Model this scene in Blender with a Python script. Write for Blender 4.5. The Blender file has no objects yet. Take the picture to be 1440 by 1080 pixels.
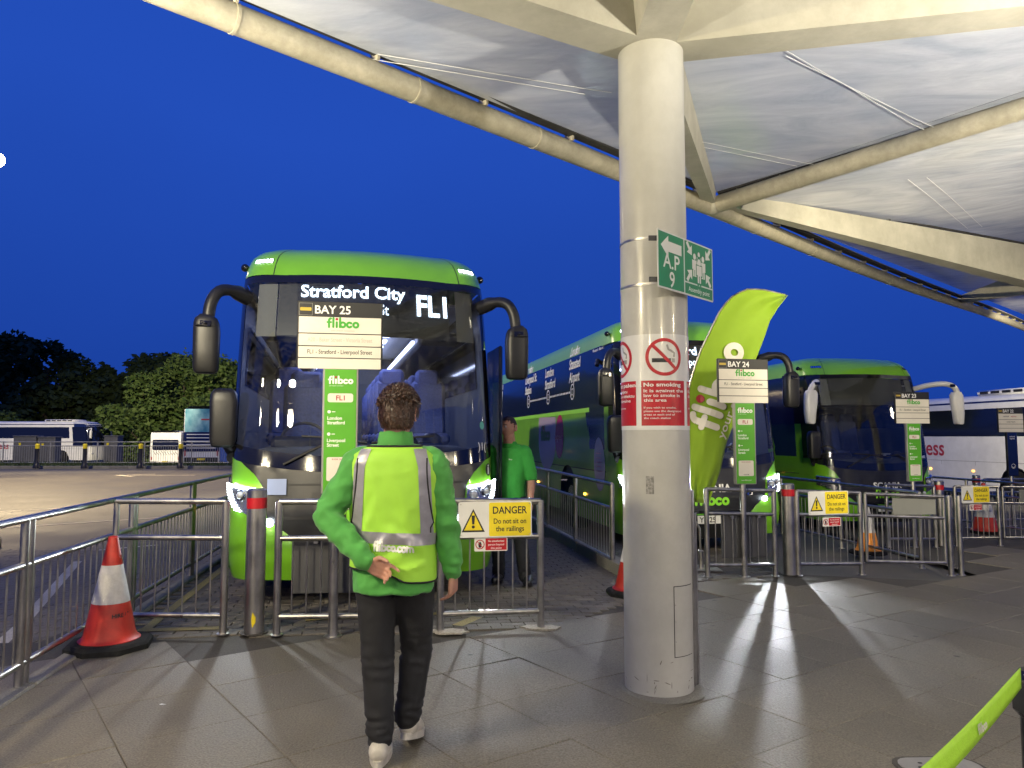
import bpy, bmesh, math, random
import numpy as np
from mathutils import Vector, Matrix, noise as mnoise
from mathutils.bvhtree import BVHTree
R = math.radians
random.seed(7)
SC = bpy.context.scene
COL = SC.collection

# ------------------------------------------------------------------ camera, sky, lamps, exposure
CAM_H = 1.54
cam = bpy.data.cameras.new('camera')
cam.sensor_width = 36.0
cam.lens = 26.0
cam.clip_end = 2000.0
camo = bpy.data.objects.new('camera', cam)
camo.location = (0, 0, CAM_H)
camo.rotation_euler = (R(90 + 4.12), 0, 0)
COL.objects.link(camo)
SC.camera = camo

W = bpy.data.worlds.new('World')
SC.world = W
W.use_nodes = True
nt = W.node_tree
nt.nodes.clear()
wo = nt.nodes.new('ShaderNodeOutputWorld')
bg = nt.nodes.new('ShaderNodeBackground')
sky = nt.nodes.new('ShaderNodeTexSky')
sky.sky_type = 'NISHITA'
sky.sun_disc = False
sky.sun_elevation = R(-4.5)
sky.sun_rotation = R(200)
sky.ozone_density = 6.0
# blue hour: the twilight sky plus a soft even blue with faint thin cloud
tc = nt.nodes.new('ShaderNodeTexCoord')
nz = nt.nodes.new('ShaderNodeTexNoise')
nz.inputs['Scale'].default_value = 2.2
nz.inputs['Detail'].default_value = 5
nt.links.new(tc.outputs['Generated'], nz.inputs['Vector'])
sep = nt.nodes.new('ShaderNodeSeparateXYZ')
nt.links.new(tc.outputs['Generated'], sep.inputs['Vector'])
mul = nt.nodes.new('ShaderNodeMath'); mul.operation = 'MULTIPLY_ADD'
nt.links.new(nz.outputs['Fac'], mul.inputs[0]); mul.inputs[1].default_value = 0.22
nt.links.new(sep.outputs['Z'], mul.inputs[2])
rmp = nt.nodes.new('ShaderNodeValToRGB')
rmp.color_ramp.elements[0].position = 0.10
rmp.color_ramp.elements[0].color = (0.0090, 0.0465, 0.315, 1)
rmp.color_ramp.elements[1].position = 0.50
rmp.color_ramp.elements[1].color = (0.0165, 0.0760, 0.480, 1)
nt.links.new(mul.outputs[0], rmp.inputs['Fac'])
mx = nt.nodes.new('ShaderNodeMixRGB')
mx.blend_type = 'ADD'
mx.inputs['Fac'].default_value = 0.02
nt.links.new(rmp.outputs['Color'], mx.inputs['Color1'])
nt.links.new(sky.outputs['Color'], mx.inputs['Color2'])
nt.links.new(mx.outputs['Color'], bg.inputs['Color'])
bg.inputs['Strength'].default_value = 1.0
nt.links.new(bg.outputs['Background'], wo.inputs['Surface'])

SC.view_settings.view_transform = 'Standard'
SC.view_settings.look = 'None'
SC.view_settings.exposure = 0.0
SC.view_settings.gamma = 1.0
SC.view_settings.use_curve_mapping = False
SC.render.engine = 'CYCLES'
SC.cycles.max_bounces = 8
SC.cycles.transparent_max_bounces = 12
SC.cycles.use_denoising = True
SC.cycles.sample_clamp_indirect = 4.0
SC.cycles.caustics_reflective = False
SC.cycles.caustics_refractive = False

# ------------------------------------------------------------------ ground shape and helpers
AX = Vector((-0.189, 0.982, 0.0))       # the way the bays run
PX = Vector((0.982, 0.189, 0.0))        # across the bays
YAW = R(10.9)

def gz(x, y=0.0):
    z = 0.0
    if x > -.9:
        z = -0.045 * ((x + .9) ** 2 / 3.6 if x < .9 else min(x, 8)) - 0.02 * max(0, min(x, 40) - 8)
    if y > 41:
        z -= 0.7 * min(1, (y - 41) / 4.0)
    return z

def G(x, y, z=0.0):
    return Vector((x, y, gz(x, y) + z))

def tag(o, label=None, cat=None, group=None, kind=None):
    if label: o['label'] = label
    if cat: o['category'] = cat
    if group: o['group'] = group
    if kind: o['kind'] = kind
    return o

def empty(name, loc=(0, 0, 0), rz=0.0, label=None, cat=None, group=None):
    o = bpy.data.objects.new(name, None)
    o.empty_display_size = 0.1
    o.location = loc
    o.rotation_euler = (0, 0, rz)
    COL.objects.link(o)
    return tag(o, label, cat, group)

def sharpen(me, ang=38):
    me.polygons.foreach_set('use_smooth', [True] * len(me.polygons))
    try:
        me.set_sharp_from_angle(angle=R(ang))
    except Exception:
        pass

class MB:
    def __init__(s):
        s.v = []; s.f = []; s.m = []; s.mi = 0
    def add(s, vs, fs):
        n = len(s.v)
        s.v.extend([tuple(p) for p in vs])
        for f in fs:
            s.f.append(tuple(i + n for i in f)); s.m.append(s.mi)
        return s
    def box(s, c, size, M=None, bev=0.0):
        hx, hy, hz = size[0] / 2, size[1] / 2, size[2] / 2
        b = min(bev, hx * .95, hy * .95, hz * .95)
        c = Vector(c)
        vs = []; fs = []
        if b <= 0:
            for z in (-1, 1):
                for y in (-1, 1):
                    for x in (-1, 1):
                        vs.append(Vector((x * hx, y * hy, z * hz)))
            fs = [(0, 2, 3, 1), (4, 5, 7, 6), (0, 1, 5, 4), (2, 6, 7, 3), (0, 4, 6, 2), (1, 3, 7, 5)]
        else:
            idx = {}
            for x in (-1, 1):
                for y in (-1, 1):
                    for z in (-1, 1):
                        for a in range(3):
                            p = [x * (hx - b), y * (hy - b), z * (hz - b)]
                            p[a] = (x * hx, y * hy, z * hz)[a]
                            idx[(x, y, z, a)] = len(vs); vs.append(Vector(p))
            q = lambda *k: tuple(idx[i] for i in k)
            for sgn in (-1, 1):
                fs.append(q((sgn, -1, -1, 0), (sgn, 1, -1, 0), (sgn, 1, 1, 0), (sgn, -1, 1, 0))[::sgn])
                fs.append(q((-1, sgn, -1, 1), (1, sgn, -1, 1), (1, sgn, 1, 1), (-1, sgn, 1, 1))[::-sgn])
                fs.append(q((-1, -1, sgn, 2), (1, -1, sgn, 2), (1, 1, sgn, 2), (-1, 1, sgn, 2))[::sgn])
            for x in (-1, 1):
                for y in (-1, 1):
                    fs.append(q((x, y, -1, 0), (x, y, 1, 0), (x, y, 1, 1), (x, y, -1, 1))[::-x * y])
                    fs.append(q((x, -1, y, 0), (x, 1, y, 0), (x, 1, y, 2), (x, -1, y, 2))[::x * y])
                    fs.append(q((-1, x, y, 1), (1, x, y, 1), (1, x, y, 2), (-1, x, y, 2))[::-x * y])
                    for z in (-1, 1):
                        fs.append(q((x, y, z, 0), (x, y, z, 1), (x, y, z, 2))[::x * y * z])
        if M is not None:
            vs = [M @ p for p in vs]
        return s.add([p + c for p in vs], fs)
    def tube(s, pts, r, n=10, caps=True, up=None):
        pts = [Vector(p) for p in pts]
        rs = r if isinstance(r, (list, tuple)) else [r] * len(pts)
        k = len(pts)
        t0 = (pts[1] - pts[0]).normalized()
        u = Vector(up) if up else (Vector((0, 0, 1)) if abs(t0.z) < .9 else Vector((1, 0, 0)))
        u = (u - t0 * u.dot(t0)).normalized()
        vs = []; pt = t0
        for i in range(k):
            if i == 0: t = t0
            elif i == k - 1: t = (pts[i] - pts[i - 1]).normalized()
            else: t = ((pts[i] - pts[i - 1]).normalized() + (pts[i + 1] - pts[i]).normalized()).normalized()
            u = (u - t * u.dot(t)).normalized()
            w = t.cross(u)
            for j in range(n):
                a = 2 * math.pi * j / n
                vs.append(pts[i] + (u * math.cos(a) + w * math.sin(a)) * rs[i])
        fs = []
        for i in range(k - 1):
            for j in range(n):
                a = i * n + j; b = i * n + (j + 1) % n
                fs.append((a, b, b + n, a + n))
        if caps:
            fs.append(tuple(range(n))[::-1]); fs.append(tuple((k - 1) * n + j for j in range(n)))
        return s.add(vs, fs)
    def limb(s, pts, rs, n=14, flat=1.0, side=None):
        """closed round-ended limb; flat squashes it along `side`"""
        pts = [Vector(p) for p in pts]
        P = []; Q = []
        d0 = (pts[1] - pts[0]).normalized(); d1 = (pts[-1] - pts[-2]).normalized()
        for a in (80, 55, 28):
            P.append(pts[0] - d0 * rs[0] * math.sin(R(a))); Q.append(rs[0] * math.cos(R(a)))
        P += pts; Q += list(rs)
        for a in (28, 55, 80):
            P.append(pts[-1] + d1 * rs[-1] * math.sin(R(a))); Q.append(rs[-1] * math.cos(R(a)))
        n0 = len(s.v)
        s.tube(P, Q, n=n, up=side)
        if flat != 1.0 and side is not None:
            sd = Vector(side).normalized()
            for i in range(len(P)):
                for j in range(n):
                    v = Vector(s.v[n0 + i * n + j]); o = v - P[i]
                    s.v[n0 + i * n + j] = tuple(P[i] + o - sd * o.dot(sd) * (1 - flat))
        return s
    def rings(s, rr, n=24, p=2.0):
        """loft of horizontal superellipses: (cx, cy, z, a, b)"""
        vs = []; fs = []
        for cx, cy, z, a, b in rr:
            for j in range(n):
                t = 2 * math.pi * j / n
                c, q = math.cos(t), math.sin(t)
                vs.append((cx + a * math.copysign(abs(c) ** (2 / p), c), cy + b * math.copysign(abs(q) ** (2 / p), q), z))
        for i in range(len(rr) - 1):
            for j in range(n):
                a = i * n + j; b = i * n + (j + 1) % n
                fs.append((a, b, b + n, a + n))
        fs.append(tuple(range(n))[::-1]); fs.append(tuple((len(rr) - 1) * n + j for j in range(n)))
        return s.add(vs, fs)
    def lathe(s, prof, n=24, c=(0, 0, 0), caps=True):
        vs = []; fs = []; c = Vector(c)
        for r, z in prof:
            for j in range(n):
                a = 2 * math.pi * j / n
                vs.append(c + Vector((r * math.cos(a), r * math.sin(a), z)))
        for i in range(len(prof) - 1):
            for j in range(n):
                a = i * n + j; b = i * n + (j + 1) % n
                fs.append((a, b, b + n, a + n))
        if caps:
            fs.append(tuple(range(n))[::-1]); fs.append(tuple((len(prof) - 1) * n + j for j in range(n)))
        return s.add(vs, fs)
    def ball(s, c, r, n=16, m=10):
        r = r if isinstance(r, (tuple, list)) else (r, r, r)
        c = Vector(c); vs = []; fs = []
        for i in range(m + 1):
            th = math.pi * i / m
            th = min(max(th, .02), math.pi - .02)
            for j in range(n):
                a = 2 * math.pi * j / n
                vs.append(c + Vector((r[0] * math.sin(th) * math.cos(a), r[1] * math.sin(th) * math.sin(a), -r[2] * math.cos(th))))
        for i in range(m):
            for j in range(n):
                a = i * n + j; b = i * n + (j + 1) % n
                fs.append((a, b, b + n, a + n))
        fs.append(tuple(range(n))[::-1]); fs.append(tuple(m * n + j for j in range(n)))
        return s.add(vs, fs)
    def prism(s, poly, fn, d0, d1):
        """2D outline pushed from depth d0 to d1; fn(x, y, d) -> point"""
        n = len(poly)
        vs = [fn(x, y, d0) for x, y in poly] + [fn(x, y, d1) for x, y in poly]
        fs = [tuple(range(n)), tuple(range(n, 2 * n))[::-1]]
        for i in range(n):
            j = (i + 1) % n
            fs.append((i, i + n, j + n, j))
        return s.add(vs, fs)
    def grid(s, rows, close=False):
        m = len(rows); n = len(rows[0])
        vs = [p for r in rows for p in r]; fs = []
        for i in range(m - 1):
            for j in range(n - (0 if close else 1)):
                a = i * n + j; b = i * n + (j + 1) % n
                fs.append((a, b, b + n, a + n))
        return s.add(vs, fs)
    def poly(s, pts):
        return s.add(pts, [tuple(range(len(pts)))])
    def mesh(s, name):
        me = bpy.data.meshes.new(name)
        me.from_pydata(s.v, [], s.f)
        return me
    def build(s, name, mat, parent=None, smooth=True, recalc=True, ang=38):
        me = s.mesh(name)
        if recalc:
            b = bmesh.new(); b.from_mesh(me)
            bmesh.ops.recalc_face_normals(b, faces=b.faces)
            b.to_mesh(me); b.free()
        mats = mat if isinstance(mat, (list, tuple)) else [mat]
        for m in mats: me.materials.append(m)
        if len(mats) > 1 and len(me.polygons) == len(s.m):
            me.polygons.foreach_set('material_index', s.m)
        if smooth: sharpen(me, ang)
        o = bpy.data.objects.new(name, me)
        COL.objects.link(o)
        if parent is not None: o.parent = parent
        return o

def share(name, me, parent, M):
    o = bpy.data.objects.new(name, me)
    COL.objects.link(o)
    if parent is not None: o.parent = parent
    o.matrix_local = M
    return o

# ---- flat print
_TX = {}
def text_geo(body, bold=0.0):
    k = (body, bold)
    if k not in _TX:
        c = bpy.data.curves.new('lettering', 'FONT')
        c.body = body; c.size = 1.0; c.offset = bold; c.resolution_u = 3
        c.align_x = 'LEFT'
        o = bpy.data.objects.new('lettering', c)
        COL.objects.link(o)
        dg = bpy.context.evaluated_depsgraph_get()
        me = bpy.data.meshes.new_from_object(o.evaluated_get(dg))
        vs = [(v.co.x, v.co.y) for v in me.vertices]
        fs = [tuple(p.vertices) for p in me.polygons]
        bpy.data.objects.remove(o); bpy.data.curves.remove(c); bpy.data.meshes.remove(me)
        xs = [v[0] for v in vs] or [0, 0]
        _TX[k] = (vs, fs, min(xs), max(xs))
    return _TX[k]

def add_text(mb, body, h, x, y, fn, bold=0.0, align='L', width=None, italic=0.0):
    """fn(x, y) -> point on the printed surface; h = cap height"""
    vs, fs, x0, x1 = text_geo(body, bold)
    sc = h / 0.70
    sx = sc if width is None else width / max(1e-6, x1 - x0)
    ox = {'L': x - x0 * sx, 'C': x - (x0 + x1) / 2 * sx, 'R': x - x1 * sx}[align]
    mb.add([fn(ox + vx * sx + italic * vy * sc, y + vy * sc) for vx, vy in vs], fs)
    return (x1 - x0) * sx

def word(parent, mat, body, *args, **kw):
    m_ = MB(); add_text(m_, body, *args, **kw)
    return m_.build('lettering', mat, parent, smooth=False, recalc=False)

def stroke(mb, pts, w, fn, lift=0.0, n=8, close=False):
    """a round-ended flat stroke"""
    pts = [Vector((p[0], p[1])) for p in pts]
    L = []; Rr = []
    k = len(pts)
    for i in range(k):
        if close: t = (pts[(i + 1) % k] - pts[i - 1])
        elif i == 0: t = pts[1] - pts[0]
        elif i == k - 1: t = pts[i] - pts[i - 1]
        else: t = pts[i + 1] - pts[i - 1]
        t.normalize(); nn = Vector((-t.y, t.x)) * w / 2
        L.append(pts[i] + nn); Rr.append(pts[i] - nn)
    if close:
        L.append(L[0]); Rr.append(Rr[0])
    out = list(L)
    if not close:
        t = (pts[-1] - pts[-2]).normalized(); a0 = math.atan2(t.x, -t.y)
        a0 = math.atan2(t.x, -t.y)
        base = math.atan2(t.y, t.x)
        cap1 = [pts[-1] + Vector((math.cos(base + R(a)), math.sin(base + R(a)))) * w / 2 for a in (60, 30, 0, -30, -60)]
        t = (pts[0] - pts[1]).normalized(); base = math.atan2(t.y, t.x)
        cap0 = [pts[0] + Vector((math.cos(base + R(a)), math.sin(base + R(a)))) * w / 2 for a in (60, 30, 0, -30, -60)]
    m = len(L)
    vs = [fn(p.x, p.y, lift) for p in L] + [fn(p.x, p.y, lift) for p in Rr]
    fs = [(i + m, i + 1 + m, i + 1, i) for i in range(m - 1)]
    if not close:
        b = len(vs); vs += [fn(p.x, p.y, lift) for p in cap1]
        fs.append((m - 1, 2 * m - 1) + tuple(range(b, b + 5))[::-1])
        b = len(vs); vs += [fn(p.x, p.y, lift) for p in cap0]
        fs.append((m, 0) + tuple(range(b, b + 5))[::-1])
    mb.add(vs, fs)

def arc(cx, cy, r, a0, a1, n=14, ry=None):
    ry = r if ry is None else ry
    return [(cx + r * math.cos(R(a0 + (a1 - a0) * i / n)), cy + ry * math.sin(R(a0 + (a1 - a0) * i / n))) for i in range(n + 1)]

def wordmark(mb, dot, x, y, xh, fn, wide=1.0, lift=0.0003, suffix='', dense=1):
    """the round lower-case word 'flibco' in thick strokes; xh = x-height; returns its width. x is its left end"""
    k = 0.0
    def put(p, w=.34, close=False):
        nonlocal k
        k += lift
        if dense > 1 and not close:
            p = [tuple(u + (v - u) * i / dense for u, v in zip(a_, b_)) for a_, b_ in zip(p, p[1:]) for i in range(dense)] + [p[-1]]
        stroke(mb, [(x + a * xh * wide, y + b * xh) for a, b in p], w * xh, fn, k, close=close)
    put([(.38, .12), (.38, 1.15)] + arc(.66, 1.15, .28, 180, 95, 6))
    put([(.12, .86), (.68, .86)], .28)
    put([(1.02, .14), (1.02, 1.48)])
    put([(1.52, .14), (1.52, .86)])
    cx, cy = x + 1.52 * xh * wide, y + 1.34 * xh
    dot.poly([fn(cx + .21 * xh * math.cos(a), cy + .21 * xh * math.sin(a), lift * 3) for a in [i * math.pi / 8 for i in range(16)]])
    put([(2.02, .14), (2.02, 1.48)])
    put(arc(2.42, .5, .36, 0, 360, 20)[:-1], close=True)
    put(arc(3.42, .5, .36, 48, 312, 16))
    put(arc(4.36, .5, .36, 0, 360, 20)[:-1], close=True)
    wd = 4.9
    if suffix:
        dd = [(5.0 + .2 * math.cos(a), .18 + .2 * math.sin(a)) for a in [i * math.pi / 6 for i in range(12)]]
        mb.poly([fn(x + a * xh * wide, y + b * xh, lift * 3) for a, b in dd])
        put(arc(5.72, .5, .36, 48, 312, 16)); put(arc(6.66, .5, .36, 0, 360, 20)[:-1], close=True)
        put([(7.32, .14), (7.32, .9)]); put([(7.32, .55)] + arc(7.66, .55, .3, 170, 0, 8) + [(7.96, .14)], .3)
        put([(7.96, .55)] + arc(8.3, .55, .3, 170, 0, 8) + [(8.6, .14)], .3)
        wd = 8.8
    return wd * xh * wide

def plane_fn(O, ex, ey, off=0.0):
    O = Vector(O); ex = Vector(ex).normalized(); ey = Vector(ey).normalized(); n = ex.cross(ey)
    return lambda x, y, l=0.0: O + ex * x + ey * y + n * (off + l)

def rect_on(mb, x0, y0, x1, y1, fn, rad=0.0, seg=4, lift=0.0):
    if rad <= 0:
        P = [(x0, y0), (x1, y0), (x1, y1), (x0, y1)]
    else:
        P = []
        for cx, cy, a in ((x1 - rad, y1 - rad, 0), (x0 + rad, y1 - rad, 90), (x0 + rad, y0 + rad, 180), (x1 - rad, y0 + rad, 270)):
            P += arc(cx, cy, rad, a, a + 90, seg)
    mb.poly([fn(a, b, lift) for a, b in P])

def slab_on(mb, x0, y0, x1, y1, fn, d0, d1, rad=0.0):
    if rad <= 0: P = [(x0, y0), (x1, y0), (x1, y1), (x0, y1)]
    else:
        P = []
        for cx, cy, a in ((x1 - rad, y1 - rad, 0), (x0 + rad, y1 - rad, 90), (x0 + rad, y0 + rad, 180), (x1 - rad, y0 + rad, 270)):
            P += arc(cx, cy, rad, a, a + 90, 4)
    mb.prism(P, fn, d0, d1)

# ------------------------------------------------------------------ materials
def M_(name, col, rough=.5, metal=0.0, var=0.0, scale=8.0, bump=0.0, bscale=None, spec=.5, coat=0.0, stretch=None, dark=None,
       emit=None, estr=0.0, dscale=2.0, damt=.0, sheen=0.0, rvar=0.0):
    m = bpy.data.materials.new(name)
    m.use_nodes = True
    n = m.node_tree.nodes; l = m.node_tree.links
    b = n['Principled BSDF']
    b.inputs['Base Color'].default_value = (*col, 1)
    b.inputs['Roughness'].default_value = rough
    b.inputs['Metallic'].default_value = metal
    b.inputs['Specular IOR Level'].default_value = spec
    b.inputs['Coat Weight'].default_value = coat
    b.inputs['Coat Roughness'].default_value = .06
    if sheen: b.inputs['Sheen Weight'].default_value = sheen
    if emit:
        b.inputs['Emission Color'].default_value = (*emit, 1)
        b.inputs['Emission Strength'].default_value = estr
    if var or bump or damt or rvar:
        t = n.new('ShaderNodeTexCoord'); mp = n.new('ShaderNodeMapping')
        l.new(t.outputs['Object'], mp.inputs['Vector'])
        if stretch: mp.inputs['Scale'].default_value = stretch
        nz = n.new('ShaderNodeTexNoise'); nz.inputs['Scale'].default_value = scale; nz.inputs['Detail'].default_value = 6
        nz.inputs['Roughness'].default_value = .6
        l.new(mp.outputs['Vector'], nz.inputs['Vector'])
    last = None
    if var:
        rp = n.new('ShaderNodeValToRGB')
        d = dark or tuple(c * (1 - var) for c in col)
        rp.color_ramp.elements[0].color = (*d, 1); rp.color_ramp.elements[0].position = .35
        rp.color_ramp.elements[1].color = (*[min(1, c * (1 + var * .5)) for c in col], 1); rp.color_ramp.elements[1].position = .68
        l.new(nz.outputs['Fac'], rp.inputs['Fac'])
        last = rp.outputs['Color']
    if damt:
        n2 = n.new('ShaderNodeTexNoise'); n2.inputs['Scale'].default_value = dscale; n2.inputs['Detail'].default_value = 8
        n2.inputs['Roughness'].default_value = .7
        l.new(t.outputs['Object'], n2.inputs['Vector'])
        r2 = n.new('ShaderNodeValToRGB')
        r2.color_ramp.elements[0].position = .42; r2.color_ramp.elements[0].color = (1 - damt, 1 - damt, 1 - damt * 1.1, 1)
        r2.color_ramp.elements[1].position = .62; r2.color_ramp.elements[1].color = (1, 1, 1, 1)
        l.new(n2.outputs['Fac'], r2.inputs['Fac'])
        mm = n.new('ShaderNodeMixRGB'); mm.blend_type = 'MULTIPLY'; mm.inputs['Fac'].default_value = 1
        if last: l.new(last, mm.inputs['Color1'])
        else: mm.inputs['Color1'].default_value = (*col, 1)
        l.new(r2.outputs['Color'], mm.inputs['Color2'])
        last = mm.outputs['Color']
    if last: l.new(last, b.inputs['Base Color'])
    if rvar:
        mr = n.new('ShaderNodeMapRange'); mr.inputs['To Min'].default_value = max(.03, rough - rvar); mr.inputs['To Max'].default_value = rough + rvar
        mr.inputs['From Min'].default_value = .3; mr.inputs['From Max'].default_value = .7
        l.new(nz.outputs['Fac'], mr.inputs['Value']); l.new(mr.outputs['Result'], b.inputs['Roughness'])
    if bump:
        nb = n.new('ShaderNodeTexNoise'); nb.inputs['Scale'].default_value = bscale or scale * 4; nb.inputs['Detail'].default_value = 4
        l.new(mp.outputs['Vector'], nb.inputs['Vector'])
        bp = n.new('ShaderNodeBump'); bp.inputs['Strength'].default_value = bump; bp.inputs['Distance'].default_value = .02
        l.new(nb.outputs['Fac'], bp.inputs['Height']); l.new(bp.outputs['Normal'], b.inputs['Normal'])
    return m

def emit_mat(name, col, st):
    return M_(name, (.02, .02, .02), .4, emit=col, estr=st)

def glass_mat(name, tint, refl=1.0, rough=.02, dirt=0.0):
    m = bpy.data.materials.new(name); m.use_nodes = True
    n = m.node_tree.nodes; l = m.node_tree.links; n.clear()
    o = n.new('ShaderNodeOutputMaterial'); mix = n.new('ShaderNodeMixShader')
    tr = n.new('ShaderNodeBsdfTransparent'); tr.inputs['Color'].default_value = (*tint, 1)
    gl = n.new('ShaderNodeBsdfGlossy'); gl.inputs['Roughness'].default_value = rough; gl.inputs['Color'].default_value = (refl, refl, refl, 1)
    fr = n.new('ShaderNodeFresnel'); fr.inputs['IOR'].default_value = 1.6
    l.new(fr.outputs['Fac'], mix.inputs['Fac']); l.new(tr.outputs['BSDF'], mix.inputs[1]); l.new(gl.outputs['BSDF'], mix.inputs[2])
    if dirt:
        df = n.new('ShaderNodeBsdfDiffuse'); df.inputs['Color'].default_value = (.6, .58, .55, 1)
        t = n.new('ShaderNodeTexCoord'); nz = n.new('ShaderNodeTexNoise'); nz.inputs['Scale'].default_value = 30; nz.inputs['Detail'].default_value = 8
        l.new(t.outputs['Object'], nz.inputs['Vector'])
        mr = n.new('ShaderNodeMapRange'); mr.inputs['From Min'].default_value = .4; mr.inputs['From Max'].default_value = .8
        mr.inputs['To Max'].default_value = dirt
        l.new(nz.outputs['Fac'], mr.inputs['Value'])
        m2 = n.new('ShaderNodeMixShader'); l.new(mr.outputs['Result'], m2.inputs['Fac'])
        l.new(mix.outputs['Shader'], m2.inputs[1]); l.new(df.outputs['BSDF'], m2.inputs[2])
        l.new(m2.outputs['Shader'], o.inputs['Surface'])
    else:
        l.new(mix.outputs['Shader'], o.inputs['Surface'])
    return m

MT = {}
MT['steel'] = M_('brushed_steel', (.56, .54, .51), .36, 1.0, var=.22, scale=9, stretch=(1, 1, .25), damt=.25, dscale=5, rvar=.09)
MT['steel_dark'] = M_('grey_paint', (.16, .17, .18), .45, .3, var=.2, scale=12)
MT['green'] = M_('green_coach_paint', (.17, .46, .018), .28, coat=.6, var=.06, scale=3, damt=.06, dscale=1.4)
MT['black'] = M_('black_plastic', (.012, .012, .013), .42, var=.2, scale=15, bump=.05, bscale=250)
MT['blackgloss'] = M_('black_gloss', (.008, .008, .01), .09, coat=.5)
MT['charcoal'] = M_('charcoal_panel', (.017, .0175, .019), .32, var=.12, scale=6, damt=.2, dscale=3)
MT['navy'] = M_('navy_window_film', (.010, .018, .075), .12, coat=.4, var=.1, scale=4)
MT['rubber'] = M_('rubber', (.018, .018, .018), .9, spec=.15, var=.3, scale=20, bump=.2, bscale=80)
MT['white'] = M_('white_paint', (.78, .78, .76), .35, var=.05, scale=3, coat=.2, damt=.08)
MT['cream'] = M_('cream_plate', (.74, .70, .62), .5, var=.05, scale=5, damt=.05, dscale=6)
MT['ink'] = M_('black_ink', (.015, .015, .016), .55)
MT['ink_fade'] = M_('faded_ink', (.50, .47, .41), .6)
MT['ink_white'] = M_('white_ink', (.82, .82, .80), .5)
MT['ink_green'] = M_('green_ink', (.07, .42, .03), .5)
MT['ink_red'] = M_('dark_red_ink', (.36, .012, .03), .5)
MT['red'] = M_('sign_red', (.46, .006, .014), .45, var=.1, scale=10, damt=.1, dscale=9)
MT['yellow'] = M_('sign_yellow', (.83, .66, .02), .45, var=.05, scale=8, damt=.06, dscale=9)
MT['signgreen'] = M_('safety_green', (.012, .20, .085), .4, var=.05)
MT['panelgreen'] = M_('panel_green', (.09, .36, .02), .4, var=.06, scale=4)
MT['greyframe'] = M_('grey_frame', (.33, .32, .30), .45, .2, var=.12, scale=9)
MT['column'] = M_('column_paint', (.56, .55, .50), .3, var=.06, scale=2.2, stretch=(1, 1, .2), coat=.25, damt=.10, dscale=3.2, bump=.015, bscale=60)
MT['beam'] = M_('beam_paint', (.44, .42, .345), .55, var=.10, scale=3, damt=.16, dscale=2.5, bump=.03, bscale=40)
MT['tube'] = M_('tube_paint', (.44, .405, .31), .5, var=.14, scale=14, damt=.2, dscale=4, bump=.12, bscale=130)
MT['gutter'] = M_('gutter_dark', (.05, .048, .044), .7, var=.4, scale=10, damt=.3, dscale=6)
MT['warm'] = emit_mat('warm_lamp', (1.0, .86, .62), 60)
MT['led'] = emit_mat('led_white', (.80, .92, 1.0), 14)
MT['ledtext'] = emit_mat('led_display', (.72, .84, 1.0), 6.5)
MT['amber'] = emit_mat('amber_lamp', (1.0, .45, .06), 8)
MT['cool'] = emit_mat('interior_strip', (.55, .62, 1.0), 7.0)
MT['glass'] = glass_mat('windscreen_glass', (.80, .84, .86), 1.0, .015, .05)
MT['lens'] = glass_mat('lamp_lens', (.95, .97, 1.0), 1.0, .02)
MT['seat'] = M_('navy_seat_cloth', (.04, .055, .17), .85, var=.3, scale=40)
MT['dash'] = M_('dash_plastic', (.06, .065, .075), .6, var=.1, scale=10)
MT['lilac'] = M_('lilac_vinyl', (.50, .40, .56), .25, coat=.4)
MT['magenta'] = M_('magenta_vinyl', (.42, .02, .10), .25, coat=.4)
MT['chrome'] = M_('chrome', (.8, .8, .82), .1, 1.0)
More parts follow.
